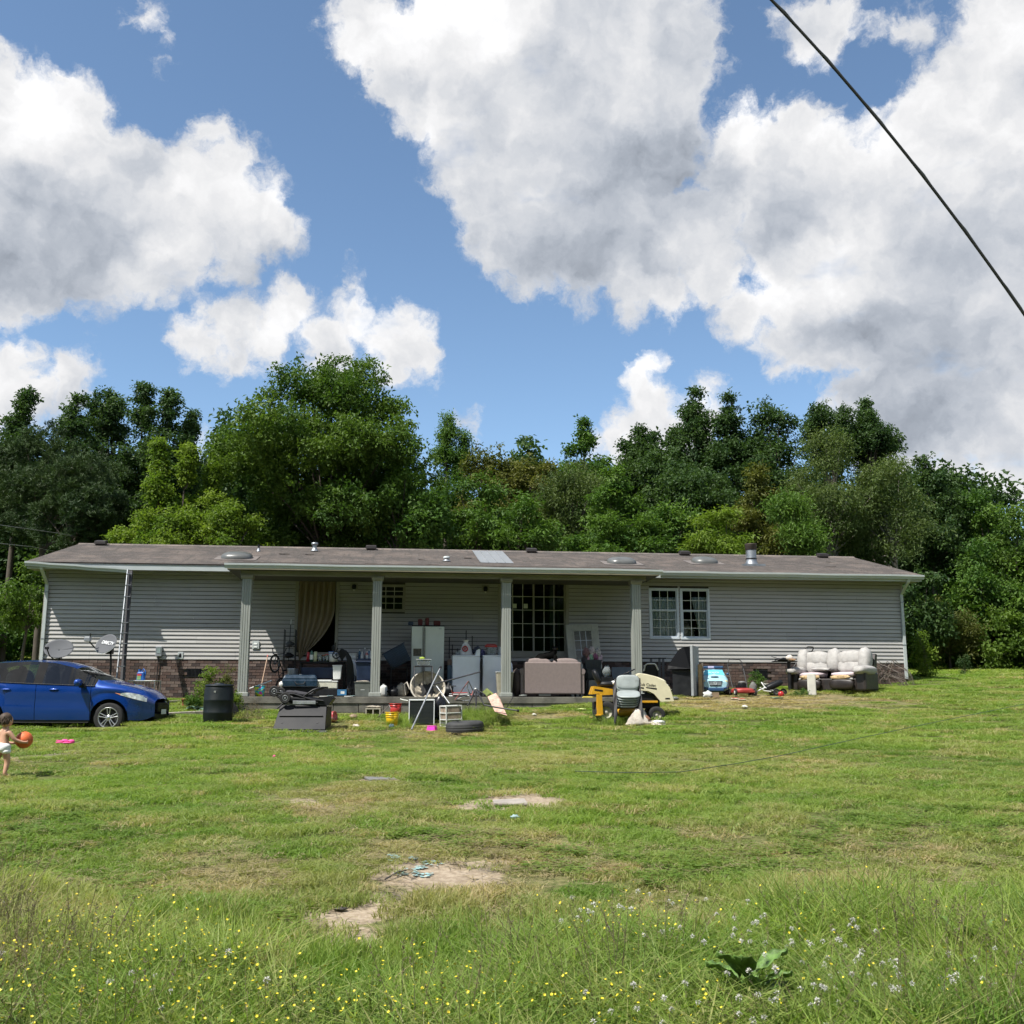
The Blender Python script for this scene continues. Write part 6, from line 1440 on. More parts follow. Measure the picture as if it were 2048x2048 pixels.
bx(r, 'crate_wall', K('dusty_navy', (.025, .05, .085), rough=.6, var=.3), -.26, -.2, -.20, .26, .2, .24, .015, -.03, -.03)
for k in range(7): bx(r, 'rib', w_navy, -.27, -.235, -.16+k*.055, .27, -.205, -.14+k*.055, .003)
bx(r, 'rim', w_navy, -.32, -.26, .24, .32, .26, .265, .005)
# refrigerator
sa, sb = HPt(821, 1391, 1.05)[0], HPt(887, 1391, 1.05)[0]; hR = HPt(854, 1252, 1.05)[1]-zb0; w_ = (sb-sa)/2
r = TH('refrigerator', 'white side by side refrigerator with a dispenser in its left door', 'refrigerator', HM @ tr((sa+sb)/2, -1.05, zb0))
bx(r, 'cabinet', w_dgrey, -w_, .06, .02, w_, .62, hR, .01); xs_ = -w_+(2*w_)*.37
dl = bx(r, 'door', w_fridge, -w_, 0, .08, xs_, .058, hR-.01, .015); dr_ = bx(r, 'door', w_fridge, xs_+.01, 0, .08, w_, .058, hR-.01, .015)
bx(dl, 'door_handle', K('grey_handle', (.25, .26, .23)), xs_-.035, -.03, .5, xs_-.01, 0, hR-.04, .006); bx(dr_, 'door_handle', K('grey_handle', (.25, .26, .23)), xs_+.02, -.03, .5, xs_+.045, 0, hR-.04, .006)
bx(dl, 'dispenser', K('dispenser_recess', (.09, .08, .06), var=.4, vs_=20), -w_+.05, -.004, hR-.77, xs_-.05, .02, hR-.58, .004); bx(dl, 'dispenser_panel', w_fridge, -w_+.04, -.012, hR-.57, xs_-.05, -.001, hR-.50, .003)
bx(dr_, 'badge', m_grey, w_-.14, -.006, hR-.08, w_-.07, -.001, hR-.06, .001); bx(r, 'kick_grille', m_black, -w_, .02, 0, w_, .05, .075, 0)
r = TH('tray', 'black tray on top of the refrigerator', 'tray', SL(854, .75, 0, hR)); bx(r, 'tray_base', m_black, -.42, -.24, 0, .42, .2, .025)
for (u, w1, h1, c, lb) in ((838, .06, .17, w_red, 'dark red canister on the left of the refrigerator top'), (852, .05, .20, w_red, 'dark red bottle in the middle of the refrigerator top'), (872, .09, .13, w_red, 'red cloth bundle on the right of the refrigerator top'), (819, .07, .10, w_blue, 'small blue box at the left end of the refrigerator top')):
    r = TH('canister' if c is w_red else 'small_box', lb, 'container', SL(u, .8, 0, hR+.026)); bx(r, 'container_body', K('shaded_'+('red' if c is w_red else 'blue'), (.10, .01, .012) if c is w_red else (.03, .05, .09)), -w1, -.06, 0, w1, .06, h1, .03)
r = TH('side_table', 'small black framed stand in front of the refrigerator', 'stand', SL(845.5, 1.85))
for x in (-.22, .22): A(r, 'leg_loop', m_bmetal, lambda b: b.tube([(x, -.14, 0), (x, -.14, .74), (x, .14, .74), (x, .14, 0)], .012))
A(r, 'top_bar', m_bmetal, lambda b: (b.tube([(-.22, -.14, .74), (.22, -.14, .74)], .012), b.tube([(-.22, .14, .74), (.22, .14, .74)], .012), b.cyl((0, -.14, 0), (0, -.14, .74), .008, n=6), b.box(-.22, -.14, .735, .22, .14, .745)))
r = TH('clear_bin', 'clear plastic bin full of odds and ends on the black stand', 'bin', SL(846, 1.85, 0, .755)); bx(r, 'bin_wall', w_clear, -.16, -.11, 0, .16, .11, .15, .01, -.02, -.02); bx(r, 'rim', w_plast, -.195, -.14, .15, .195, .14, .16, .003); lump(r, 'contents', w_grey, (0, 0, .07), (.13, .08, .06), .5, 5)
r = TH('green_toy', 'lime green toy lying on the clear bin', 'toy', SL(843, 1.85, 0, .917)); lump(r, 'toy_body', K('lime', (.3, .4, .05)), (0, 0, .03), (.07, .05, .03), .2, 2)
r = TH('metal_rack', 'dark metal rack frame standing behind the white washer', 'rack', SL(926, .55))
for (x, z) in ((-.38, 1.55), (-.3, 1.35), (-.16, 1.25), (.06, 1.72), (.22, 1.58), (.36, 1.2)): A(r, 'upright', m_bmetal, lambda b: b.cyl((x, 0, 0), (x+.01, 0, z), .013, n=6))
for (z, x0, x1) in ((1.22, -.38, .36), (1.12, -.3, .3), (.8, -.38, .36)): A(r, 'crossbar', m_bmetal, lambda b: b.cyl((x0, 0, z), (x1, 0, z), .009, n=6))
r = TH('carton', 'brown carton between the refrigerator and the washer', 'box', SL(898, 1.1, 0, .80)); bx(r, 'carton', K('brown_card', (.16, .11, .08)), -.05, -.1, 0, .05, .1, .14)
r = TH('blue_crate', 'blue grey crate between the refrigerator and the washer', 'crate', SL(898.5, 1.1)); bx(r, 'crate_wall', K('slate_plastic', (.06, .10, .14)), -.055, -.15, 0, .055, .15, .79)
rW, w_, hW = appliance(904.5, 959.5, 1310.5, 1.45, 'white washing machine turned sideways, left of the black post', 'washing_machine', w_white)
A(rW, 'console', w_white, lambda b: b.prism([(w_-.13, hW), (w_-.07, hW+.14), (w_-.02, hW+.16), (w_, hW+.16), (w_, hW)], .01, .62, 'y'), .006)
rD, w2_, hD = appliance(965.5, 1021, 1310.5, 1.45, 'white clothes dryer half hidden by the third column', 'clothes_dryer', w_white)
A(rD, 'console', w_white, lambda b: b.prism([(w2_, hD-.14), (w2_+.05, hD-.22), (w2_+.06, hD-.42), (w2_, hD-.42)], .01, .62, 'y'), .006)
r = TH('metal_post', 'slim black post between the washer and the dryer', 'post', SL(962.5, 1.55)); A(r, 'post', m_black, lambda b: b.box(-.027, -.03, 0, .027, .03, .96), .004)
r = TH('waste_bin', 'tan plastic waste bin behind the third column', 'bin', SL(1009, 1.90)); bx(r, 'bin_wall', K('tan_plastic', (.30, .28, .21), dirt=.25), -.17, -.13, 0, .17, .13, .60, .02, -.04, -.03); bx(r, 'bin_rim', w_plast, -.225, -.17, .60, .225, .17, .615, .004)
# shopping bag
r = TH('shopping_bag', 'white plastic shopping bag printed with a red ring on the washer', 'bag', SL(931, 1.15, 0, hW+.002))
def bagf(b):
    b.lathe([(.0, 0), (.17, 0), (.18, .05), (.13, .17), (.085, .27), (.045, .32), (.06, .36), (.10, .40)], 22)
    b.v = [(p[0]*(1+.18*noise.noise(Vector(p)*9)), p[1]*.6+.03*noise.noise(Vector(p)*7+Vector((5, 0, 0))), p[2]+.03*noise.noise(Vector(p)*8)) for p in b.v]
A(r, 'bag_skin', K('bag_white', (.60, .60, .58), rough=.5), bagf); A(r, 'printed_ring', w_red, lambda b: (setattr(b, 'M', tr(-.03, -.105, .17) @ rx(radians(-12))), b.torus((0, 0, 0), .062, .018, 'y', 20, 5), b.ell((0, 0, 0), (.022, .012, .022), 10, 6)))
r = TH('clear_box', 'small clear box left of the shopping bag on the washer', 'box', SL(914.5, 1.2, 0, hW+.002)); bx(r, 'box_wall', w_clear, -.06, -.05, 0, .06, .05, .11)
r = TH('crumpled_cloth', 'crumpled dark patterned cloth on the washer behind its console', 'cloth', SL(954, .95, 0, hW+.002)); lump(r, 'cloth', K('dark_print', (.06, .07, .10), var=.7, vs_=30), (0, 0, .09), (.13, .1, .15), .5, 3); lump(r, 'cloth', K('blue_print2', (.08, .08, .2), var=.7, vs_=30), (.13, -.05, .05), (.08, .08, .11), .5, 4)
r = TH('storage_jar', 'clear container with a wide red handled lid on the dryer', 'container', SL(981.5, 1.2, 0, hD+.002)); bx(r, 'jar_wall', w_clear, -.12, -.09, 0, .12, .09, .21, .02); lump(r, 'contents', K('mixed_grey', (.35, .36, .34), var=.6, vs_=30), (0, 0, .10), (.105, .07, .095), .3, 6); bx(r, 'lid', w_red, -.16, -.1, .211, .16, .1, .26, .02); A(r, 'lid_handle', w_red, lambda b: b.tube([(-.13, 0, .26), (-.10, 0, .285), (.10, 0, .285), (.13, 0, .26)], .012))
bottle(999.5, 1.15, hD+.002, .06, .225, (.5, .55, .58), 'white round canister at the right on the dryer', 'canister', taper=.95, cat='canister')
# loveseat on the porch
r = TH('loveseat', 'taupe fabric loveseat seen from behind between the third and fourth columns', 'sofa', SL(1106, 2.02))
tp = K('taupe_fabric', (.205, .165, .155), rough=.95, var=.08, vs_=14, bump=.2, bs=200)
bx(r, 'back_panel', tp, -.725, 0, .07, .725, .12, .86, .03); bx(r, 'base', tp, -.70, .12, .08, .70, .80, .36, .03)
for sg in (-1, 1):
    A(r, 'arm', tp, lambda b: (b.box(min(sg*.70, sg*.81)+.02*(sg > 0), .04, .07, max(sg*.70, sg*.81)-.02*(sg < 0), .84, .62, 0), b.cyl((sg*.755, .03, .63), (sg*.755, .84, .63), .075, n=16)), .02)
    A(r, 'back_cushion', tp, lambda b: b.ell((sg*.355, .17, .72), (.345, .13, .24), 20, 10, .55, .06, sg+3)); A(r, 'seat_cushion', tp, lambda b: b.ell((sg*.34, .48, .43), (.33, .34, .09), 18, 8, .5))
for (x, y) in ((-.7, .06), (.7, .06), (-.7, .75), (.7, .75)): A(r, 'foot', m_black, lambda b: b.cyl((x, y, 0), (x, y, .08), .025, n=8))
A(r, 'torn_lining', w_grey, lambda b: b.box(-.35, .02, .035, -.05, .03, .07))
r = TH('dark_cushion', 'dark brown cushion slumped left of the taupe loveseat', 'cushion', SL(1033, 1.7)); lump(r, 'cushion', K('brown_cover', (.06, .045, .04), rough=.9), (0, 0, .35), (.10, .25, .35), .15, 4, e=.7)
# black cat
def cat():
    r = TH('cat', 'black cat lying along the top of the taupe loveseat', 'cat', SL(1098, 1.84, 0, .935))
    mb = MB()
    E_ = [((-.16, 0, .06), (.17, .085, .085)), ((-.02, 0, .085), (.15, .08, .095)), ((.09, -.01, .12), (.09, .07, .11)), ((.145, -.03, .19), (.065, .06, .07)), ((.150, -.045, .250), (.080, .066, .062)), ((.150, -.108, .238), (.030, .026, .024)), ((.15, -.05, .03), (.035, .045, .09)), ((.19, -.03, .02), (.03, .05, .08)), ((.17, -.09, -.03), (.03, .06, .022)), ((-.27, .02, .03), (.09, .06, .05)), ((-.36, .05, .0), (.09, .022, .022)), ((-.20, -.05, .02), (.10, .05, .05))]
    for c, rr_ in E_: mb.ell(c, rr_, 14, 10)
    for sx in (-.052, .050):
        k = len(mb.v); mb.cyl((.150+sx, -.04, .28), (.150+sx*1.25, -.04, .365), .030, .005, 8)
    o = mb.build('body', K('black_fur', (.003, .003, .003), rough=.9, spec=.1), r); rm = o.modifiers.new('remesh', 'REMESH'); rm.mode = 'VOXEL'; rm.voxel_size = .012; rm.use_smooth_shade = True
    s_ = o.modifiers.new('smooth', 'SMOOTH'); s_.iterations = 3
    for sx in (-.022, .022): A(r, 'eye', K('cat_eye', (.2, .16, .03), rough=.2), lambda b: b.ell((.178+sx, -.103, .255), (.006, .004, .007), 8, 6))
cat()
# leaning door
dM = SL(1177, .62, 0, 0) @ ry(radians(-2.2)) @ rx(radians(-14))
r = TH('leaning_door', 'cream white nine pane door leaning against the porch wall', 'door', dM)
dcm = K('door_cream', (.40, .40, .34), rough=.5, dirt=.15)
bw, bh = .445, 2.0; gx0, gx1, gz0, gz1 = -.25, .26, 1.0, 1.83
bx(r, 'door_leaf', dcm, -bw, 0, 0, gx0, .04, bh); bx(r, 'door_leaf', dcm, gx1, 0, 0, bw, .04, bh); bx(r, 'top_rail', dcm, gx0, .001, gz1, gx1, .039, bh-.001, 0); bx(r, 'lower_panel', dcm, gx0, .001, 0.001, gx1, .039, gz0, 0)
A(r, 'glazing_frame', dcm, lambda b: (b.box(gx0-.02, -.012, gz0-.02, gx0+.02, .0, gz1+.02), b.box(gx1-.02, -.012, gz0-.02, gx1+.02, .0, gz1+.02), b.box(gx0+.02, -.012, gz1-.02, gx1-.02, 0, gz1+.02), b.box(gx0+.02, -.012, gz0-.02, gx1-.02, 0, gz0+.02)))
for i in range(3):
    for j in range(3):
        xa = gx0+.02+(gx1-gx0-.04)*i/3; xb = gx0+.02+(gx1-gx0-.04)*(i+1)/3; za = gz0+.02+(gz1-gz0-.04)*j/3; zb_ = gz0+.02+(gz1-gz0-.04)*(j+1)/3
        bx(r, 'pane', K('dusty_pane', (.10, .105, .09), rough=.25, var=.1), xa+.008, .01, za+.008, xb-.008, .014, zb_-.008, 0)
for i in (1, 2):
    xa = gx0+.02+(gx1-gx0-.04)*i/3; za = gz0+.02+(gz1-gz0-.04)*i/3; bx(r, 'muntin', m_wframe, xa-.008, -.006, gz0+.02, xa+.008, .009, gz1-.02, 0); bx(r, 'muntin', m_wframe, gx0+.02, -.003, za-.008, gx1-.02, .006, za+.008, 0)
for z in (1.03, .90): A(r, 'knob', m_black, lambda b: b.ell((.37, -.045, z+.14), (.032, .035, .032), 12, 8))
# laundry baskets and toys
rB = tote(SL(1192, 1.25, .12, .46), .60, .40, .26, K('slate_tote', (.055, .07, .075)), w_dgrey, 'wide slate grey tote under the slatted basket')
for k in range(12): bx(rB, 'slat', w_dgrey, -.26+k*.045, -.215, .03, -.245+k*.045, -.195, .22, 0)
r = TH('low_shelf', 'low black shelf carrying the slate tote', 'shelf', SL(1196, 1.25)); bx(r, 'shelf_top', m_black, -.34, -.25, .43, .38, .25, .459)
for x in (-.31, .34):
    for y in (-.2, .2): A(r, 'leg', m_black, lambda b: b.box(x-.03, y-.03, 0, x+.03, y+.03, .43))
rS = TH('laundry_basket', 'slatted grey basket heaped with children things before the leaning door', 'basket', SL(1185, 1.25, .05, .722))
bx(rS, 'basket_wall', K('slate_basket', (.05, .062, .068)), -.20, -.14, 0, .20, .14, .20, .008, -.02, -.02); bx(rS, 'rim', w_dgrey, -.23, -.17, .20, .23, .17, .22, .006)
for k in range(10): bx(rS, 'slat', w_dgrey, -.195+k*.041, -.172, .01, -.18+k*.041, -.150, .19, 0)
for i, (x, z, c, rr_, lb) in enumerate(((-.17, .30, (.16, .09, .09), (.09, .09, .14), 'mauve brown plush toy at the left of the basket heap'), (-.02, .34, (.42, .36, .36), (.08, .08, .13), 'pale pink plush toy at the top of the basket heap'), (.14, .30, (.34, .32, .31), (.10, .09, .12), 'pale grey plush toy at the top right of the basket heap'), (-.05, .17, (.20, .34, .24), (.08, .08, .10), 'mint green cloth in the middle of the basket heap'), (.07, .20, (.20, .07, .14), (.08, .10, .10), 'dark pink bundle in the middle of the basket heap'), (.20, .15, (.42, .32, .37), (.08, .08, .12), 'light pink cloth at the right of the basket heap'), (-.22, .12, (.04, .035, .04), (.08, .1, .12), 'black cloth hanging from the left of the basket heap'), (-.12, .12, (.40, .22, .26), (.05, .1, .13), 'rose striped cloth hanging over the basket rim'))):
    r = TH('plush_toy' if 'plush' in lb else 'cloth_bundle', lb, 'toy' if 'plush' in lb else 'cloth', SL(1185, 1.25, .05, .90)); lump(r, 'fabric', K('toy_%d' % i, c, rough=.95, var=.45, vs_=22), (x, -.06+.02*(i % 3), z-.08), rr_, .35, i)
r = TH('plastic_bag', 'clear crumpled plastic bag right of the slate tote', 'bag', SL(1214, 1.7, 0, .50)); lump(r, 'bag_skin', w_clear, (0, 0, .14), (.12, .10, .15), .3, 8)
r = TH('crate', 'black crate under the clear plastic bag', 'crate', SL(1214, 1.7)); bx(r, 'crate_wall', m_black, -.14, -.12, 0, .14, .12, .50)
r = TH('grey_panel', 'flat blue grey panel leaning on the brick left of the fourth column', 'panel', SL(1246, .35) @ rx(radians(-8))); bx(r, 'panel', K('blue_grey_sheet', (.13, .16, .18), rough=.5), -.27, 0, .0, .27, .02, .80, .004)
# right of the porch: folded lounger, carrier, TV
def on_ground(u, Y, a=0): return GM(u, Y, a)
r = TH('lounger_frame', 'folded dark lounger frame leaning on the siding right of the fourth column', 'lounger', GM(1309, 27.3))
hL = P(1309, 1314, 27.3).z-GP(1309, 27.3).z
A(r, 'top_bar', m_bmetal, lambda b: (b.box(-.33, -.03, hL-.05, .33, .0, hL-.02), b.tube([(-.32, -.02, hL-.3), (.3, -.02, hL-.3)], .012)))
for x in (-.28, -.02, .2, .3): A(r, 'leg', K('dull_metal', (.10, .10, .10)), lambda b: b.box(x-.02-.06, -.05, 0, x+.02-.04, -.03, hL-.05))
r = TH('pet_carrier', 'black pet carrier with a white door arch beside the fourth column', 'carrier', GM(1303, 26.4)); hc = P(1303, 1326, 26.4).z-GP(1303, 26.4).z
bx(r, 'carrier_shell', m_black, -.20, 0, 0, .20, .5, hc-.04, .05); A(r, 'door_arch', w_plast, lambda b: b.tube([(-.17, -.01, hc-.2), (-.14, -.02, hc-.06), (-.08, -.02, hc-.02), (.10, -.02, hc-.02), (.14, -.02, hc-.06), (.19, -.01, hc-.18)], .018))
r = TH('old_television', 'bulky black rear projection television with a pale front bezel turned away', 'television', GM(1372, 26.3, radians(-20)))
A(r, 'lower_cabinet', m_black, lambda b: b.box(-.27, -.30, 0, .20, .32, .66), .015)
def hood(b):
    v = [(-.38, -.36, .66), (.22, -.42, .66), (.22, .42, .66), (-.38, .36, .66), (-.38, -.30, .76), (-.38, .30, .76), (-.10, -.26, 1.16), (-.10, .26, 1.16), (.04, -.30, 1.22), (.04, .30, 1.22), (.22, -.42, 1.23), (.22, .42, 1.23)]
    b.add(v, [(3, 2, 1, 0), (0, 4, 5, 3), (4, 6, 7, 5), (6, 8, 9, 7), (8, 10, 11, 9), (0, 1, 10, 8, 6, 4), (2, 3, 5, 7, 9, 11), (1, 2, 11, 10)])
A(r, 'rear_hood', K('tv_black', (.003, .0035, .005), rough=.6, var=.15, spec=.12), hood, .012); bx(r, 'front_bezel', K('bezel_grey', (.26, .28, .29)), .221, -.44, 0, .285, .44, 1.25, .01); bx(r, 'waist_band', m_bmetal, -.28, -.305, .60, .205, .325, .645, .004)
bx(r, 'plinth', m_dark, -.25, -.28, -.06, .24, .3, -.001, 0)
r = TH('board', 'upright tan board between the television and the blue toy car', 'board', GM(1402, 26.2, radians(20))); bx(r, 'board', K('tan_wood', (.30, .22, .12), rough=.85, var=.25), -.06, -.02, 0, .05, .02, .80, .01); bx(r, 'batten', K('grey_wood', (.16, .14, .12)), .051, -.03, 0, .085, .03, .84, .006)
# ride-on toy car
r = TH('ride_on_toy_car', 'pale blue ride on toy police car facing the lawn by the brick wall', 'toy car', GM(1432, 26.2, radians(-8)) @ Matrix.Scale(1.06, 4))
tb = K('toy_blue', (.30, .50, .57), rough=.45, var=.08, dirt=.15); tbd = K('toy_dark_blue', (.02, .06, .14), rough=.4)
def tcb(b):
    S = [(0, .27, .20, .34), (.06, .31, .12, .40), (.30, .33, .10, .47), (.46, .31, .10, .52), (.62, .27, .10, .64), (.9, .26, .10, .66), (1.05, .26, .12, .50), (1.15, .24, .2, .4)]
    v = []; n = 12
    for (y, w, z0, z1) in S:
        for k in range(n):
            a = 2*pi*k/n; cx_ = math.copysign(abs(cos(a))**.45, cos(a)); sz = math.copysign(abs(sin(a))**.5, sin(a)); v.append((w*cx_, y, (z0+z1)/2+(z1-z0)/2*sz))
    b.add(v, [(i*n+k, i*n+(k+1) % n, (i+1)*n+(k+1) % n, (i+1)*n+k) for i in range(len(S)-1) for k in range(n)], True); b.add(v, [tuple(range(n))[::-1], tuple(range(len(v)-n, len(v)))])
A(r, 'body', tb, tcb)
A(r, 'windscreen', K('toy_screen', (.10, .42, .55), rough=.25), lambda b: b.add([(-.25, .44, .50), (.25, .44, .50), (.21, .60, .635), (-.21, .60, .635), (-.25, .46, .50), (.25, .46, .50), (.21, .62, .63), (-.21, .62, .63)], [(0, 1, 2, 3), (7, 6, 5, 4), (0, 4, 5, 1), (3, 2, 6, 7)]))
textobj('lettering', 'POLICE', .075, w_white, r, tr(0, .50, .565) @ rx(radians(40)), .001)
gl_ = A(r, 'grille', K('toy_grille', (.03, .05, .07)), lambda b: b.prism([(-.17, .36), (.17, .36), (.13, .24), (-.13, .24)], -.012, .01, 'y'), .006)
for k in range(3): A(gl_, 'grille_bar', K('toy_chrome', (.45, .5, .52), rough=.3), lambda b: b.box(-.14, -.02, .265+k*.03, .14, -.013, .275+k*.03))
A(gl_, 'badge', K('toy_chrome', (.45, .5, .52), rough=.3), lambda b: (b.torus((0, -.026, .30), .035, .006, 'y', 18, 5), [b.cyl((0, -.026, .30), (.034*cos(pi/2+t_*2*pi/3), -.026, .30+.034*sin(pi/2+t_*2*pi/3)), .004, n=5) for t_ in range(3)]))
for sg in (-1, 1):
    A(r, 'headlight', K('toy_lamp', (.48, .45, .22), rough=.3), lambda b: b.ell((sg*.245, .06, .335), (.055, .04, .045), 12, 8)); A(r, 'mirror', tbd, lambda b: b.ell((sg*.33, .45, .53), (.04, .025, .03), 10, 6)); A(r, 'bumper_recess', tbd, lambda b: b.ell((sg*.22, .012, .19), (.06, .03, .03), 10, 6))
    for y in (.25, .9): A(r, 'wheel', m_black, lambda b: b.cyl((sg*.24, y, .12), (sg*.33, y, .12), .12, n=18))
A(r, 'hood_emblem', tbd, lambda b: b.ell((0, .22, .463), (.10, .07, .012), 16, 6)); A(r, 'bumper', tbd, lambda b: b.box(-.20, -.02, .12, .20, .02, .20), .015)
A(r, 'light_bar', tbd, lambda b: b.box(-.24, .66, .665, .24, .78, .73), .02); A(r, 'light_bar_centre', K('lilac_lens', (.4, .38, .55)), lambda b: b.box(-.13, .655, .672, .02, .785, .725), .01)
r = TH('small_carton', 'torn brown carton with a white rag in front of the toy car', 'box', GM(1428, 25.6)); bx(r, 'carton', K('card', (.22, .16, .10)), -.10, -.08, 0, .12, .08, .14, .004); lump(r, 'rag', w_plast, (-.14, -.03, .08), (.12, .08, .09), .5, 4)
# push mower
def mower(M, deck, label, hoop2=True, lean=.25):
    r = TH('push_mower', label, 'lawn mower', M)
    A(r, 'deck', deck, lambda b: (b.ell((0, 0, .13), (.27, .28, .07), 22, 8, .65), b.box(-.26, -.27, .08, .26, .25, .13)), .01); A(r, 'engine', m_black, lambda b: (b.cyl((0, .02, .17), (0, .02, .30), .11, n=18), b.cyl((0, .02, .30), (0, .02, .34), .095, .06, 18), b.box(-.14, -.08, .17, -.08, .1, .25)))
    A(r, 'engine_cover', K('shroud_grey', (.14, .14, .14), rough=.4), lambda b: b.ell((0, .02, .335), (.10, .10, .035), 16, 6))
    for x in (-.25, .25):
        for y in (-.22, .22):
            w_ = A(r, 'wheel', w_rub, lambda b: b.cyl((x-.02, y, .09), (x+.02, y, .09), .09, n=18)); A(w_, 'hub', w_plast, lambda b: b.cyl((x-.025, y, .09), (x+.025, y, .09), .04, n=12))
    A(r, 'handle', m_bmetal, lambda b: b.tube([(-.19, .2, .2), (-.20, .2+lean, .62), (-.19, .2+lean*1.4, .78), (-.14, .2+lean*1.5, .82), (.14, .2+lean*1.5, .82), (.19, .2+lean*1.4, .78), (.20, .2+lean, .62), (.19, .2, .2)], .013, 8))
    if hoop2: A(r, 'control_bar', m_bmetal, lambda b: b.tube([(-.20, .2+lean*.9, .5), (-.20, .3+lean, .80), (-.15, .32+lean, .92), (.13, .32+lean, .92), (.18, .3+lean, .86), (.20, .2+lean*.9, .5)], .011, 8))
    return r
mower(GM(1486, 26.1, radians(5)), K('mower_red', (.30, .035, .03), rough=.45, dirt=.35, dcol=(.12, .08, .06)), 'red push mower with two black handle hoops against the brick wall')
r = TH('grass_bag', 'grey canvas clippings bag beside the red mower', 'bag', GM(1507, 26.3)); lump(r, 'bag_skin', K('canvas_grey', (.13, .13, .12), rough=.95, dirt=.3), (0, 0, .16), (.10, .12, .17), .3, 5)
# kids trike
r = TH('kids_tricycle', 'black and white toy tricycle tipped over between mower and recliner', 'tricycle', GM(1541, 26.4, radians(10)))
A(r, 'seat_shell', m_black, lambda b: (setattr(b, 'M', tr(.1, 0, .26) @ ry(radians(-22))), b.ell((0, 0, 0), (.26, .13, .085), 18, 10, .7)))
A(r, 'frame', w_plast, lambda b: [b.tube(p_, .016, 6) for p_ in ([(.05, -.1, .12), (-.15, -.05, .2), (-.32, 0, .12), (-.42, 0, .02)], [(-.15, -.05, .2), (-.22, .0, .33), (-.12, .0, .28)], [(-.3, -.08, .2), (-.2, -.08, .12), (-.02, -.1, .10)])])
for (x, y) in ((.10, -.16), (.14, .16), (.36, 0)): wheel(r, (x, y, .085), .075)
r = TH('ball', 'small red ball beside the left arm of the white recliner sofa', 'ball', GM(1563, 25.9)); A(r, 'ball_skin', K('red_ball', (.40, .02, .02), rough=.25, spec=.6), lambda b: b.ell((0, 0, .075), (.075, .075, .075), 18, 12))
r = TH('stone_block', 'pale flat stone against the brick wall behind the tricycle', 'stone', GM(1538, 27.4)); bx(r, 'stone', K('pale_stone', (.28, .26, .22), rough=.95, var=.2), -.13, -.07, 0, .13, .07, .22, .02)
r = TH('junk_table', 'small dark table heaped with black odds and ends by the sofa', 'table', GM(1581, 27.4)); hT = P(1581, 1322, 27.4).z-GP(1581, 27.4).z
bx(r, 'table_top', m_black, -.42, -.12, hT-.025, .2, .15, hT); A(r, 'pedestal', m_bmetal, lambda b: b.cyl((0, 0, 0), (0, 0, hT-.02), .05, n=10))
r = TH('rag_heap', 'heap of black straps and rags on the dark table', 'rags', GM(1573, 27.35, 0, hT+.002)); lump(r, 'rag', m_black, (-.05, 0, .03), (.20, .09, .05), .6, 3); A(r, 'strap', m_bmetal, lambda b: (b.tube([(-.35, 0, .12), (-.2, 0, .07), (.0, 0, .05)], .008), b.tube([(-.3, -.05, .0), (-.1, -.1, .06), (.1, -.05, .03)], .008)))
r = TH('cap', 'tan and white cap lying on the dark table', 'cap', GM(1582.5, 27.3, 0, hT+.03)); lump(r, 'crown', K('cap_white', (.58, .52, .46), rough=.9), (0, 0, .06), (.10, .09, .075), .15, 2); lump(r, 'brim', K('cap_tan', (.30, .18, .10), rough=.9), (.06, -.04, .01), (.11, .07, .03), .3, 3)
r = TH('mower_handle', 'black hooped mower handle sticking up behind the white recliner sofa', 'handle', GM(1600, 28.0)); A(r, 'hoop', m_bmetal, lambda b: b.tube([tuple(P(u, v, 28.0+.05*k)-GP(1600, 28.0)) for k, (u, v) in enumerate(((1586, 1336), (1600, 1316), (1612, 1296), (1616, 1293.5), (1626, 1294), (1627, 1297), (1620, 1308)))], .015, 8))
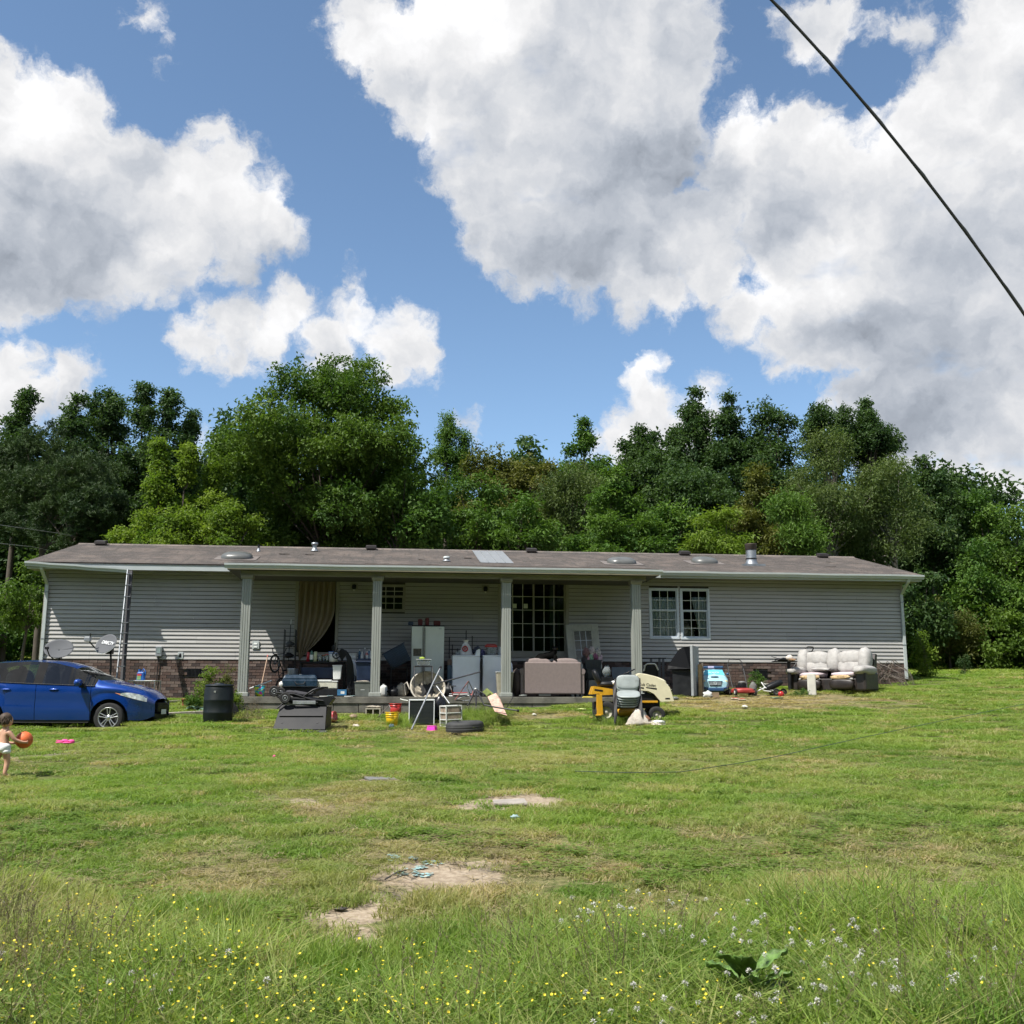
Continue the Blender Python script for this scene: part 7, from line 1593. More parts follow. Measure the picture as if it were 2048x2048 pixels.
# white recliner loveseat
r = TH('recliner_sofa', 'worn white double recliner with torn seats standing on the lawn', 'sofa', GM(1655, 26.9, radians(-41)))
wl = K('dirty_white_leather', (.34, .33, .315), rough=.65, var=.14, vs_=7, dirt=.55, dcol=(.20, .18, .16), bump=.9, bs=11); dl_ = K('brown_leather', (.022, .017, .015), rough=.45, var=.3, dirt=.12, dcol=(.10, .09, .08)); fo = K('torn_foam', (.42, .30, .16), rough=.95, var=.35, vs_=20); pkc = K('pinkish_lining', (.48, .40, .42), rough=.9)
A(r, 'frame', dl_, lambda b: (b.box(-.98, .0, .05, .98, .82, .36), b.prism([(.50, .2), (.80, .2), (.98, .98), (.86, 1.0)], -.98, .98, 'x')), .03)
for sg in (-1, 1):
    A(r, 'arm', dl_, lambda b: b.box(min(sg*.78, sg*1.06), -.06, .04, max(sg*.78, sg*1.06), .80, .52), .05); A(r, 'arm_pad', wl, lambda b: b.ell((sg*.92, .28, .56), (.21, .52, .12), 22, 12, .8, .12, sg+4))
    A(r, 'back_cushion', wl, lambda b: (setattr(b, 'M', tr(sg*.46, .54, .84) @ rx(radians(-14))), b.ell((0, 0, .04), (.36, .17, .20), 20, 12, .7, .12, 3+sg), b.ell((0, .0, -.17), (.35, .15, .19), 20, 12, .75, .16, 5+sg)))
    A(r, 'seat_cushion', pkc, lambda b: b.ell((sg*.44, .22, .45), (.33, .32, .075), 20, 8, .7, .15, 6+sg)); A(r, 'torn_foam', fo, lambda b: b.ell((sg*.42, -.08, .385), (.26, .05, .06), 18, 8, .8, .5, 8+sg)); A(r, 'seat_piping', wl, lambda b: b.ell((sg*.44, -.05, .345), (.32, .05, .04), 16, 6, .8, .3, 2))
    A(r, 'footrest', dl_, lambda b: b.ell((sg*.44, -.10, .21), (.33, .07, .13), 20, 8, .6, .06, 3)); A(r, 'wing', wl, lambda b: (setattr(b, 'M', tr(sg*.84, .52, .82) @ rx(radians(-12))), b.ell((0, 0, 0), (.17, .20, .33), 16, 10, .75, .1, 9+sg)))
A(r, 'centre_back', wl, lambda b: (setattr(b, 'M', tr(0, .54, .83) @ rx(radians(-14))), b.ell((0, 0, 0), (.19, .18, .32), 16, 10, .75, .12, 2))); A(r, 'folded_cover', wl, lambda b: b.ell((-.22, .25, .60), (.28, .18, .045), 18, 8, .8, .35, 12))
r = TH('loose_cushion', 'upright off white slab cushion leaning on the front of the recliner', 'cushion', GM(1625, 25.95, radians(-15)) @ rx(radians(-8))); A(r, 'cushion', K('cushion_cream', (.42, .41, .36), rough=.8, var=.1, dirt=.2), lambda b: b.box(-.105, -.05, 0, .105, .05, .56), .03)
# brush pile
r = TH('brush_pile', 'pile of bare dry branches against the right end of the house', 'branches', GM(1770, 28.0)); rr_ = random.Random(4)
for k in range(26):
    a0 = rr_.uniform(-.55, .1); x1 = a0+rr_.uniform(.2, .75); h_ = rr_.uniform(.35, .78); A(r, 'branch', m_bark if k % 2 else K('grey_twig', (.12, .10, .085)), lambda b: b.tube([(a0, rr_.uniform(-.2, .2), h_*.5), ((a0+x1)/2-.1, rr_.uniform(-.2, .2), h_), (x1, rr_.uniform(-.3, .1), h_*.6), (x1+.12, rr_.uniform(-.4, .1), .02)], [.012, .011, .008, .004], 5))
for (u, v, lb) in ((1470, 1399, 'red and white sandal on the bare strip, the left one of the pair'), (1484, 1401, 'red and white sandal on the bare strip, the right one of the pair')):
    g = GR(u, v); r = TH('sandal', lb, 'sandal', tr(*g) @ rz(.2), 'pair of red sandals'); A(r, 'sole', K('sandal_white', (.6, .55, .45)), lambda b: b.ell((0, 0, .02), (.11, .05, .02), 14, 6)); A(r, 'footbed', w_red, lambda b: b.ell((0, 0, .035), (.09, .04, .014), 14, 6, 1, .3, 2))
def scrap(u, v, c, w, lb, name='scrap', seed=1, cat='scrap', h=.02):
    g = GR(u, v); r = TH(name, lb, cat, tr(*g)); lump(r, 'piece', K('scrap_%d' % int(u), c), (0, 0, .05), (w, w*.6, h), .6, seed); return r
scrap(1490, 1418, (.62, .62, .56), .07, 'white crumpled scrap on the grass below the sandals', seed=3, h=.035)
scrap(1554, 1400, (.16, .24, .14), .16, 'flat green plastic scrap on the bare strip', seed=4)
scrap(548, 1519, (.7, .1, .25), .025, 'tiny pink scrap alone in the lawn below the porch', seed=5)
scrap(1163, 1423, (.55, .58, .25), .12, 'pale yellow green plastic scrap below the porch slab', seed=6)
scrap(1182, 1440, (.5, .3, .15), .05, 'small orange scrap on the lawn left of the chair stack', seed=7)
scrap(712, 1457, (.5, .45, .4), .09, 'pale crumpled scrap left of the yellow tub', seed=8, h=.04)
scrap(1030, 1644, (.25, .35, .38), .05, 'small blue grey scrap in the middle of the lawn', seed=9)
# ---- front yard things
r = TH('storage_bench', 'sloping dark grey panelled box below the porch with the folded stroller on it', 'box', GV(597, 1466))
hb = P(598, 1411, GR(597, 1466).y+.55).z-GR(597, 1466).z
A(r, 'box_body', m_black, lambda b: b.prism([(.06, 0), (.50, hb-.02), (1.0, hb-.02), (1.0, -.05), (.06, -.05)], -.50, .50, 'x'), .01)
pn = K('slate_panel', (.010, .011, .0135), rough=.5, var=.2, vs_=3, dirt=.2, dcol=(.035, .035, .035), spec=.25)
import itertools
ang = atan2(hb-.06, .42)
MP = tr(0, .035, .06) @ rx(ang)
Lp = sqrt((hb-.06)**2+.42**2)
A(r, 'sloping_panel', pn, lambda b: (setattr(b, 'M', MP), b.add([(-.545, 0, 0), (.545, 0, 0), (.49, Lp, 0), (-.49, Lp, 0), (-.545, 0, .02), (.545, 0, .02), (.49, Lp, .02), (-.49, Lp, .02)], [(3, 2, 1, 0), (4, 5, 6, 7), (0, 1, 5, 4), (1, 2, 6, 5), (2, 3, 7, 6), (3, 0, 4, 7)])), .006)
A(r, 'ledge', pn, lambda b: (setattr(b, 'M', MP), b.add([(-.47, Lp*.50, .02), (.47, Lp*.50, .02), (.43, Lp*.58, .02), (-.43, Lp*.58, .02), (-.45, Lp*.51, .05), (.45, Lp*.51, .05), (.43, Lp*.58, .05), (-.43, Lp*.58, .05)], [(4, 5, 6, 7), (0, 1, 5, 4), (1, 2, 6, 5), (2, 3, 7, 6), (3, 0, 4, 7)])))
for x in (-.38, .36): A(r, 'bolt_hole', m_black, lambda b: (setattr(b, 'M', MP), b.box(x-.017, Lp*.24, .0202, x+.017, Lp*.30, .026)))
A(r, 'base_board', K('grey_board', (.13, .135, .13), rough=.7, var=.2, dirt=.2), lambda b: (b.box(-.585, -.03, -.04, .585, .02, .05), b.box(-.585, .02, -.04, -.56, .5, .04), b.box(.56, .02, -.04, .585, .5, .04)), .004)
# folded stroller on top
r = TH('stroller', 'folded black stroller lying across the sloping grey box', 'stroller', GV(597, 1466, radians(2)) @ tr(-.08, .62, hb))
def sw(c, R_):
    w_ = A(r, 'wheel', w_rub, lambda b: (b.torus(c, R_, .024, 'y', 28, 8), b.cyl((c[0], c[1]-.02, c[2]), (c[0], c[1]+.02, c[2]), R_*.9, n=24))); A(w_, 'hub', m_grey, lambda b: (b.cyl((c[0], c[1]-.03, c[2]), (c[0], c[1]+.03, c[2]), .018, n=10), b.torus((c[0], c[1]-.022, c[2]), R_*.55, .005, 'y', 18, 4)))
sw((-.28, -.30, .16), .095); sw((-.55, -.12, .30), .095); sw((-.26, .3, .2), .095); sw((-.5, .34, .26), .095)
A(r, 'seat_fabric', m_black, lambda b: (setattr(b, 'M', ry(radians(7))), b.ell((.0, .05, .12), (.48, .26, .10), 24, 10, .7, .12, 4)))
A(r, 'canopy_fabric', K('charcoal_cloth', (.035, .034, .04), rough=.9), lambda b: (setattr(b, 'M', ry(radians(10))), b.ell((-.08, -.0, .235), (.28, .22, .055), 20, 8, .8, .3, 5)))
for y in (-.26, .27):
    A(r, 'frame_tube', m_bmetal, lambda b: (b.tube([(-.5, y, .27), (-.1, y, .24), (.25, y, .13), (.52, y, .1)], .017, 8), b.tube([(-.28, y, .14), (-.1, y, .10), (.4, y, .06)], .015, 8)))
A(r, 'side_bar', m_grey, lambda b: b.box(-.12, -.285, .03, .36, -.272, .10), .004)
A(r, 'handle', m_bmetal, lambda b: b.tube([(.1, -.24, .2), (.3, -.27, .33), (.48, -.22, .38), (.56, 0, .38), (.48, .2, .38), (.3, .25, .33), (.1, .24, .2)], .018, 8))
A(r, 'bumper_bar', m_bmetal, lambda b: (b.tube([(.18, -.22, .26), (.32, -.12, .36), (.38, .05, .38)], .012), b.tube([(.3, -.25, .3), (.42, -.08, .37)], .012)))
A(r, 'basket', m_black, lambda b: b.prism([(.34, .02), (.62, .0), (.72, .15), (.66, .20), (.42, .18)], -.24, .22, 'y'), .02); A(r, 'leg', m_bmetal, lambda b: b.tube([(-.3, -.2, .08), (-.44, -.3, -.06)], .018))
# tin, block, buckets
r = TH('paint_tin', 'red and white tin lying on its side beside the sloping grey box', 'tin', GV(661, 1444, radians(-18), .11) @ ry(radians(80)))
A(r, 'tin_wall', K('red_white_print', (.34, .04, .045), rough=.35, var=.15, vs_=16, dirt=.65, dcol=(.6, .58, .56)), lambda b: b.lathe([(0, -.12), (.115, -.12), (.118, -.11), (.115, -.10), (.115, .10), (.118, .11), (.11, .12), (.10, .10), (0, .10)], 22))
r = TH('concrete_block', 'pale hollow concrete block with rags on it below the second column', 'block', GV(747, 1430))
cb_ = K('pale_block', (.30, .28, .22), rough=.95, var=.15)
A(r, 'block', cb_, lambda b: (b.box(-.18, -.1, .13, .18, .1, .16), b.box(-.18, -.1, 0, -.15, .1, .13), b.box(.15, -.1, 0, .18, .1, .13), b.box(-.015, -.1, 0, .015, .1, .13), b.box(-.15, .06, 0, .15, .1, .13)), .005)
r = TH('rag', 'folded dusty rag lying on the pale concrete block', 'rag', GV(747, 1430, 0, .162)); lump(r, 'cloth', w_beige, (-.04, 0, .025), (.14, .09, .035), .4, 3); lump(r, 'cloth', w_beige, (.10, 0, .02), (.08, .07, .03), .4, 6)
bucket(0, 0, 0, .115, .14, .31, w_red, w_red, 'red bucket standing in weeds behind the yellow tub', M=GV(791, 1434))
r = bucket(0, 0, 0, .125, .148, .30, w_yel, w_yel, 'yellow tub with ribbed rim in front of the red bucket', M=GV(784, 1452), handle=False)
for z in (.20, .235): A(r, 'rib', w_yel, lambda b: b.torus((0, 0, z), .146, .007, 'z', 24, 5))
r = TH('glass_globe', 'dusty blue glass globe in the grass before the yellow tub', 'globe', GV(783, 1458)); A(r, 'globe', K('dusty_blue_glass', (.10, .15, .15), rough=.2, var=.3, vs_=12), lambda b: b.ell((0, 0, .055), (.065, .065, .06), 16, 12))
r = TH('stick', 'thin dry stick leaning beside the red bucket', 'stick', Matrix()); pA, pB = P(757, 1433, 22.5), P(778, 1410, 22.9); A(r, 'stick', K('grey_twig', (.12, .10, .085)), lambda b: b.cyl(pA, pB, .008, n=5))
# window air conditioner
r = TH('air_conditioner', 'white cased window air conditioner with its black coil side showing', 'air conditioner', GV(843, 1450, radians(6)))
wcs = K('case_white', (.66, .69, .70), rough=.4, var=.04, dirt=.2)
A(r, 'case', wcs, lambda b: (b.box(-.29, -.02, .54, .29, .42, .57), b.box(-.29, -.02, 0, -.27, .42, .54), b.box(.27, -.02, 0, .29, .42, .54), b.box(-.27, .40, 0, .27, .42, .54)), .006)
bx(r, 'coil', K('black_coil', (.016, .022, .024), rough=.5), -.268, .0, .02, .268, .38, .538, .004)
for k in range(16): A(r, 'fin', K('fin_grey', (.05, .06, .06), rough=.4), lambda b: b.box(-.262, -.006, .05+k*.03, .262, -.001, .054+k*.03))
r = TH('black_sack', 'limp black sack slumped behind the air conditioner and drawers', 'sack', GV(879, 1442)); lump(r, 'sack_skin', K('black_film', (.008, .008, .01), rough=.3), (0, 0, .26), (.18, .16, .33), .3, 4)
# drawers
r = TH('drawer_cart', 'white plastic three drawer cart tilted in the weeds behind the tyre', 'drawers', GV(903, 1453, radians(28)) @ ry(radians(-2)))
dwp = K('clear_drawer', (.30, .24, .19), rough=.3, var=.25, vs_=9)
A(r, 'frame', w_plast, lambda b: (b.box(-.20, -.16, .44, .20, .20, .465), [b.box(x-.012, y-.012, 0, x+.012, y+.012, .44) for x in (-.188, .188) for y in (-.148, .188)], [b.box(-.176, -.16, z, .176, -.14, z+.022) for z in (.0, .145, .29)], [b.box(x-.012, -.136, z, x+.012, .176, z+.022) for x in (-.188, .188) for z in (.0, .145, .29)]), .004)
for i, z in enumerate((.025, .17, .315)): bx(r, 'drawer', dwp if i else w_grey, -.174, -.152, z, .174, .18, z+.115, .006)
# tyre
r = TH('tyre', 'worn black tyre lying flat in the grass with weeds growing through', 'tyre', GV(930, 1466) @ ry(radians(-2.5)) @ rx(radians(2)))
A(r, 'tyre', K('old_rubber', (.030, .031, .032), rough=.75, var=.3, dirt=.2, dcol=(.09, .085, .08)), lambda b: b.lathe([(.21, .05), (.25, .0), (.33, -.01), (.385, .02), (.405, .05), (.40, .06), (.408, .07), (.408, .10), (.40, .11), (.408, .12), (.408, .15), (.40, .16), (.405, .17), (.385, .215), (.33, .245), (.25, .235), (.21, .19), (.215, .185), (.25, .22)], 44))
r = TH('pink_toy', 'magenta plastic toy box in front of the air conditioner', 'toy', GV(864, 1462, radians(-25))); bx(r, 'toy_box', K('magenta', (.75, .04, .45), rough=.4), -.11, -.07, 0, .11, .07, .10, .012, .02, .01); bx(r, 'toy_lid', K('magenta', (.75, .04, .45), rough=.4), -.10, -.065, .101, .08, .06, .115, .006)
# saucer chair
r = TH('saucer_chair', 'dirty beige round saucer chair with a torn seat at the slab edge', 'chair', SL(857, 1.95, radians(8)))
MS = tr(0, .1, .24) @ rx(radians(62))
A(r, 'rim', K('pale_piping', (.45, .42, .36), rough=.8), lambda b: (setattr(b, 'M', MS), b.torus((0, 0, 0), .43, .018, 'z', 36, 8)))
def seatf(u, v):
    R_ = .42*(.36+.64*v); z = -.16*(1-v*v)+.018*sin(u*2*pi*9+v*5)*(1-v*.4)+.02*sin(u*2*pi*4+1); a = u*2*pi
    rr2 = R_*(1+.06*sin(3*a+1)*(1-v)); return (rr2*cos(a), rr2*sin(a), z)
A(r, 'seat_fabric', K('soiled_canvas', (.36, .32, .25), rough=.95, var=.3, vs_=9, dirt=.35, dcol=(.17, .14, .10)), lambda b: (setattr(b, 'M', MS), b.sheet(seatf, 60, 10, .006)))
A(r, 'backing', m_dark, lambda b: (setattr(b, 'M', MS), b.ell((0, 0, -.2), (.3, .3, .06), 18, 6)))
A(r, 'leg', m_bmetal, lambda b: (b.tube([(-.3, .25, 0), (.2, .55, .45)], .012), b.tube([(.3, .25, 0), (-.2, .55, .45)], .012)))
r = TH('cloth_bag', 'soiled pale cloth bag left of the saucer chair', 'bag', SL(803, 1.75)); lump(r, 'bag_skin', K('soiled_canvas', (.36, .32, .25), rough=.95), (0, 0, .15), (.15, .12, .17), .35, 6)
A(r, 'strap', K('pale_piping', (.45, .42, .36), rough=.8), lambda b: b.tube([(.1, -.08, .05), (.06, -.1, .30), (.12, -.1, .36), (.2, -.1, .18)], .018))
r = TH('folded_towel', 'flat grey towel lying on the slab between jug and cloth bag', 'towel', SL(782, 1.9)); lump(r, 'cloth', w_grey, (0, 0, .02), (.19, .12, .022), .3, 3)
r = TH('hose_coil', 'tangle of dark cable on the slab behind the cloth bag', 'cable', SL(788, 1.2)); A(r, 'cable', m_bmetal, lambda b: (b.torus((0, 0, .14), .13, .012, 'y', 20, 5), b.torus((.06, .05, .2), .11, .010, 'y', 20, 5), b.tube([(.1, 0, .3), (.2, -.1, .15), (.3, -.3, .05)], .008)))
def polet(name, label, pts, rad, m, tip=None, cat='pole'):
    r = TH(name, label, cat, Matrix()); P_ = [P(*p) for p in pts]; A(r, 'tube', m, lambda b: b.tube(P_, rad, 8))
    if tip: A(r, 'rubber_foot', tip, lambda b: b.cyl(P_[0], P_[0]+(P_[0]-P_[1]).normalized()*.05, rad*1.6, n=10))
    return r
alu = K('aluminium', (.38, .39, .40), rough=.35, metal=.7, var=.1)
polet('metal_pole', 'long silver pole with a black foot slanting in front of the air conditioner', [(880, 1337, 22.9), (866, 1366, 22.6), (823, 1459, 21.6)], .017, alu, m_black)
polet('metal_pole', 'dark pole slanting up to the black post from the silver pole', [(961, 1343.5, 23.0), (922, 1354, 22.9), (866, 1369, 22.6)], .016, K('two_tone', (.07, .07, .08), rough=.4, metal=.5))
polet('metal_pole', 'short grey strut leaning from the saucer chair to the drawers', [(873, 1372, 22.6), (899, 1407, 22.2)], .014, alu)
polet('metal_pole', 'long grey pole lying from the tripod towards the third column', [(1034, 1421, 22.6), (1000, 1416, 22.6), (968, 1410, 22.5)], .017, K('dull_metal', (.10, .10, .10)), m_black)
polet('white_tube', 'bent white tube left of the air conditioner top', [(800, 1398, 22.7), (806, 1400, 22.7), (816, 1401.5, 22.7)], .014, w_plast, cat='tube')
r = TH('black_tripod', 'black tripod with a white knob in the scrap heap before the dryer', 'tripod', Matrix()); ctr = P(951, 1378, 22.9); A(r, 'knob', w_plast, lambda b: b.ell(tuple(ctr), (.026, .026, .026), 12, 8))
for (u, v, Y) in ((972, 1391, 22.8), (935, 1411, 22.6), (952, 1411, 22.5), (968, 1410, 22.5)):
    e_ = P(u, v, Y); A(r, 'leg', m_bmetal, lambda b: b.tube([ctr, ctr.lerp(e_, .5)+Vector((.01, 0, 0)), e_], [.018, .022, .014], 6))
r = TH('bike_frame', 'rusty bare bicycle frame parts heaped before the washer', 'frame', Matrix())
NJ = [(937, 1362), (917, 1390), (940, 1388), (934, 1376), (946, 1381), (942, 1400), (910, 1400), (925, 1402), (903, 1380), (900, 1372), (912, 1372), (906, 1392)]
J = [P(u, v, 22.95+.12*((i*7) % 5)/4) for i, (u, v) in enumerate(NJ)]
for i, (a, b__) in enumerate(((0, 1), (0, 4), (3, 2), (3, 5), (4, 5), (2, 5), (6, 7), (6, 2), (8, 11), (9, 8), (9, 10), (7, 5), (1, 6), (0, 3))):
    A(r, 'frame_tube', (K('rust_pink', (.28, .09, .08), rough=.7), K('dull_metal', (.10, .10, .10)), m_bmetal, alu)[i % 4], lambda b: b.tube([J[a], J[a].lerp(J[b__], .5), J[b__]], .011, 6))
r = TH('flat_scrap', 'stack of grey slats and bars lying on the slab edge before the washer', 'scrap', SL(921, 2.12)); 
for k in range(7): A(r, 'bar', (alu, K('dull_metal', (.10, .10, .10)), w_red, w_plast)[k % 4], lambda b: b.cyl((-.28+rnd.uniform(0, .1), rnd.uniform(-.12, .1), .02+k*.012), (.26+rnd.uniform(-.1, .1), rnd.uniform(-.12, .1), .03+k*.012), .012, n=6))
r = TH('peach_board', 'peach printed cardboard sheet leaning on the slab before the third column', 'board', Matrix())
pv = [P(975, 1393, 23.2), P(992, 1386, 23.2), P(1000, 1397, 23.1), P(1014, 1431, 22.6), P(990, 1424, 22.6), P(981, 1406, 22.9)]
def sheetpoly(b, V_, off=Vector((0, .012, 0))):
    n_ = len(V_); b.add(list(V_)+[p+off for p in V_], [tuple(range(n_)), tuple(range(n_, 2*n_))[::-1]]+[(i, n_+i, n_+(i+1) % n_, (i+1) % n_) for i in range(n_)])
A(r, 'card', K('peach_print', (.52, .33, .26), rough=.8, var=.25, vs_=14), lambda b: sheetpoly(b, pv))
r = TH('green_carton', 'open green carton lying on top of the peach sheet', 'carton', Matrix()); pv2 = [P(963, 1385, 23.25), P(974, 1376, 23.25), P(987, 1387, 23.2), P(976, 1395, 23.2)]
A(r, 'card', K('green_print', (.16, .20, .05), rough=.8, var=.35, vs_=10), lambda b: sheetpoly(b, pv2, Vector((0, .08, 0))))
polet('black_cable', 'thin black cable hanging off the slab beside the loveseat', [(1028, 1389, 23.7), (1024, 1398, 23.6), (1012, 1416, 23.4)], .006, m_black, cat='cable')
# ---- lawn tractor
mT = GM(1177, 22.8, radians(0)); r = TH('lawn_tractor', 'cream and yellow riding lawn mower parked right of the porch behind stacked chairs', 'lawn mower', mT)
cr_ = K('tractor_cream', (.62, .57, .40), rough=.4, var=.04, dirt=.1, dcol=(.35, .30, .2)); ty_ = K('tractor_yellow', (.50, .26, .01), rough=.45, var=.08, dirt=.22, dcol=(.25, .16, .06))
hp = [(1.06, 1.03), (1.14, 1.045), (1.30, 1.02), (1.48, .97), (1.66, .875), (1.76, .76), (1.81, .60), (1.85, .46), (1.56, .45), (1.50, .52), (1.42, .615), (1.30, .675), (1.14, .69), (1.06, .69)]
A(r, 'bonnet', cr_, lambda b: b.prism(hp, -.24, .24, 'y'), .05); A(r, 'bonnet_crown', cr_, lambda b: (setattr(b, 'M', tr(1.38, 0, .93) @ ry(radians(14))), b.ell((0, 0, 0), (.36, .20, .09), 20, 8, .8)))
for (x0, x1) in ((1.06, 1.20), (1.24, 1.48)): A(r, 'bonnet_vent', m_black, lambda b: b.prism([(x0, .77-.03*(x0-1)), (x1, .76-.06*(x1-1.1)), (x1, .725-.06*(x1-1.1)), (x0+.02, .745-.03*(x0-1))], -.2425, -.239, 'y'))
for k in range(5): A(r, 'front_louvre', K('louvre', (.35, .33, .25)), lambda b: b.box(1.70+k*.025, -.18, .70-k*.055, 1.815+k*.009, .18, .715-k*.055), .003)
A(r, 'headlight', K('lens', (.4, .42, .4), rough=.15), lambda b: b.ell((1.70, -.15, .80), (.05, .06, .03), 12, 6)); A(r, 'number_badge', m_black, lambda b: b.box(1.66, -.2435, .50, 1.76, -.2405, .53))
textobj('lettering', 'Cub Cadet', .085, K('dark_lettering', (.05, .045, .035)), r, tr(1.27, -.2445, .81) @ rx(pi/2) @ rz(radians(-5)) @ Matrix.Shear('XZ', 4, (.0, 0)), .0012)
A(r, 'chassis', m_black, lambda b: (b.box(.1, -.15, .28, 1.1, .15, .45), b.box(1.05, -.17, .3, 1.55, .17, .62)), .02); A(r, 'front_axle', ty_, lambda b: (b.box(1.1, -.10, .30, 1.55, .10, .40), b.box(1.38, -.34, .2, 1.45, .34, .27), b.box(1.10, -.23, .42, 1.5, -.18, .47)), .01)
A(r, 'rear_fender', ty_, lambda b: (b.prism([(.04, .60), (.10, .78), (.60, .70), (.60, .60), (.26, .585), (.20, .62)], -.44, -.10, 'y'), b.prism([(.04, .60), (.10, .78), (.60, .70), (.60, .60), (.26, .585), (.20, .62)], .10, .44, 'y'), b.box(.1, -.1, .66, .6, .1, .70)), .012)
A(r, 'bagger_bracket', ty_, lambda b: (b.box(.15, -.47, .17, .29, -.45, .60, .02), b.box(.15, -.45, .17, .17, -.38, .60), b.box(.13, -.50, .15, .25, -.40, .18)), .006); A(r, 'hitch_tongue', K('pale_yellow', (.62, .50, .10)), lambda b: b.box(-.15, -.40, .53, .14, -.28, .56, .02, .0), .005)
A(r, 'model_badge', m_black, lambda b: (setattr(b, 'M', tr(.20, -.4425, .69) @ ry(radians(8))), b.box(-.09, -.003, -.018, .09, 0, .018)))
A(r, 'seat', m_black, lambda b: (b.ell((.42, 0, .82), (.22, .22, .07), 18, 8, .7), (setattr(b, 'M', tr(.20, 0, .97) @ ry(radians(-24))), b.ell((0, 0, 0), (.06, .21, .19), 16, 10, .7))))
A(r, 'steering_wheel', m_black, lambda b: (setattr(b, 'M', tr(.88, 0, 1.08) @ ry(radians(-24))), b.torus((0, 0, 0), .17, .014, 'z', 26, 6), b.cyl((-.16, 0, 0), (.16, 0, 0), .012, n=6), b.cyl((0, 0, -.3), (0, 0, 0), .02, n=8)))
A(r, 'dash', m_black, lambda b: b.prism([(.92, .5), (1.06, .5), (1.06, 1.0), (.98, 1.02), (.90, .9)], -.16, .16, 'y'), .02); A(r, 'footrest', m_black, lambda b: b.box(.6, -.38, .40, 1.05, .38, .43))
A(r, 'mower_deck', ty_, lambda b: b.ell((.85, 0, .22), (.36, .46, .10), 22, 8, .7))
for (x, R_, wd_, yy) in ((.36, .24, .20, .36), (1.44, .185, .15, .40)):
    for sg in (-1, 1):
        wr = bpy.data.objects.new('wheel', None); COL.objects.link(wr); wr.parent = r; wr.matrix_local = tr(x, sg*yy, R_-.02) @ (rz(pi) if sg > 0 else Matrix()) @ rx(pi/2)
        h_ = wd_/2; A(wr, 'tyre', w_rub, lambda b: b.lathe([(R_*.5, h_*.8), (R_*.8, h_), (R_*.95, h_*.8), (R_, h_*.3), (R_, -h_*.3), (R_*.95, -h_*.8), (R_*.8, -h_), (R_*.5, -h_*.8)], 28))
        A(wr, 'rim', K('rim_cream', (.35, .33, .27), rough=.5), lambda b: b.lathe([(R_*.52, h_*.8), (R_*.50, h_*.3), (R_*.2, h_*.2), (R_*.15, h_*.5), (0, h_*.5)], 20))
r = TH('paper_wad', 'crumpled white paper wad on the tractor behind the chair stack', 'paper', mT @ tr(.60, -.15, .80)); lump(r, 'paper', w_plast, (0, 0, .04), (.09, .08, .07), .5, 4)
# ---- stacked chairs
cg = K('chair_vinyl', (.27, .30, .295), rough=.45, var=.12, vs_=5, dirt=.12); ce = K('chair_edge', (.03, .035, .035), rough=.5)
def chair(M, label, group):
    r = TH('stacking_chair', label, 'chair', M, group)
    A(r, 'seat', cg, lambda b: (setattr(b, 'M', tr(0, .02, .46) @ rx(radians(17))), b.ell((0, 0, 0), (.25, .25, .03), 24, 8, .6))); A(r, 'seat_shell', ce, lambda b: (setattr(b, 'M', tr(0, .02, .437) @ rx(radians(17))), b.ell((0, 0, 0), (.245, .245, .018), 24, 6, .6)))
    A(r, 'backrest', cg, lambda b: (setattr(b, 'M', tr(0, .24, .72) @ rx(radians(-8))), b.ell((0, 0, 0), (.245, .03, .15), 24, 10, .55))); A(r, 'back_shell', ce, lambda b: (setattr(b, 'M', tr(0, .262, .72) @ rx(radians(-8))), b.ell((0, 0, 0), (.25, .022, .155), 24, 8, .55)))
    for sg in (-1, 1): A(r, 'leg_frame', m_bmetal, lambda b: b.tube([(sg*.26, -.28, 0), (sg*.26, -.22, .40), (sg*.26, .0, .43), (sg*.26, .20, .46), (sg*.26, .27, .80)], .013, 8)); A(r, 'leg', m_bmetal, lambda b: b.tube([(sg*.26, .30, 0), (sg*.26, .12, .44)], .013, 8))
    return r
names_ = ['lowest grey chair of the stack before the tractor', 'second grey chair from the bottom of the stack', 'middle grey chair of the stack of five', 'second grey chair from the top of the stack', 'top grey vinyl chair of the stack with its whole seat visible']
c0 = chair(GM(1254, 22.05, radians(-4)), names_[0], 'stacked grey vinyl chairs')
for k in range(1, 5):
    c = copy_tree(c0); c.matrix_world = GM(1254, 22.05, radians(-4)) @ tr(.012*k, -.016*k, .047*k); c['label'] = names_[k]
# cloth heap
r = TH('cloth_heap', 'dirty off white cloth heap on the grass in front of the tractor', 'cloth', GM(1290, 21.9))
dc = K('soiled_cloth', (.42, .38, .33), rough=.95, var=.3, vs_=9, dirt=.4, dcol=(.20, .14, .10))
def clf(u, v):
    x = (u-.5)*.80; y = (v-.5)*.5; e = max(0, 1-abs(2*u-1)**3)*max(0, 1-abs(2*v-1)**3)
    h = (.27*max(0, 1-((x+.17)/.23)**2)**.5 + .07)*e*(1+.5*noise.noise(Vector((x*9, y*9, 2))))+.03*noise.noise(Vector((x*22, y*22, 5)))
    return (x+.05*noise.noise(Vector((x*6, y*6, 0))), y, max(.0, h)+.01)
A(r, 'cloth', dc, lambda b: b.sheet(clf, 46, 30, .008)); lump(r, 'stuffing', K('rust_cloth', (.20, .10, .06), rough=.95), (.02, -.12, .12), (.09, .06, .07), .5, 3); lump(r, 'torn_flap', w_plast, (.28, -.10, .05), (.13, .09, .05), .6, 7); lump(r, 'torn_flap', w_beige, (-.02, -.2, .04), (.12, .06, .04), .6, 9)
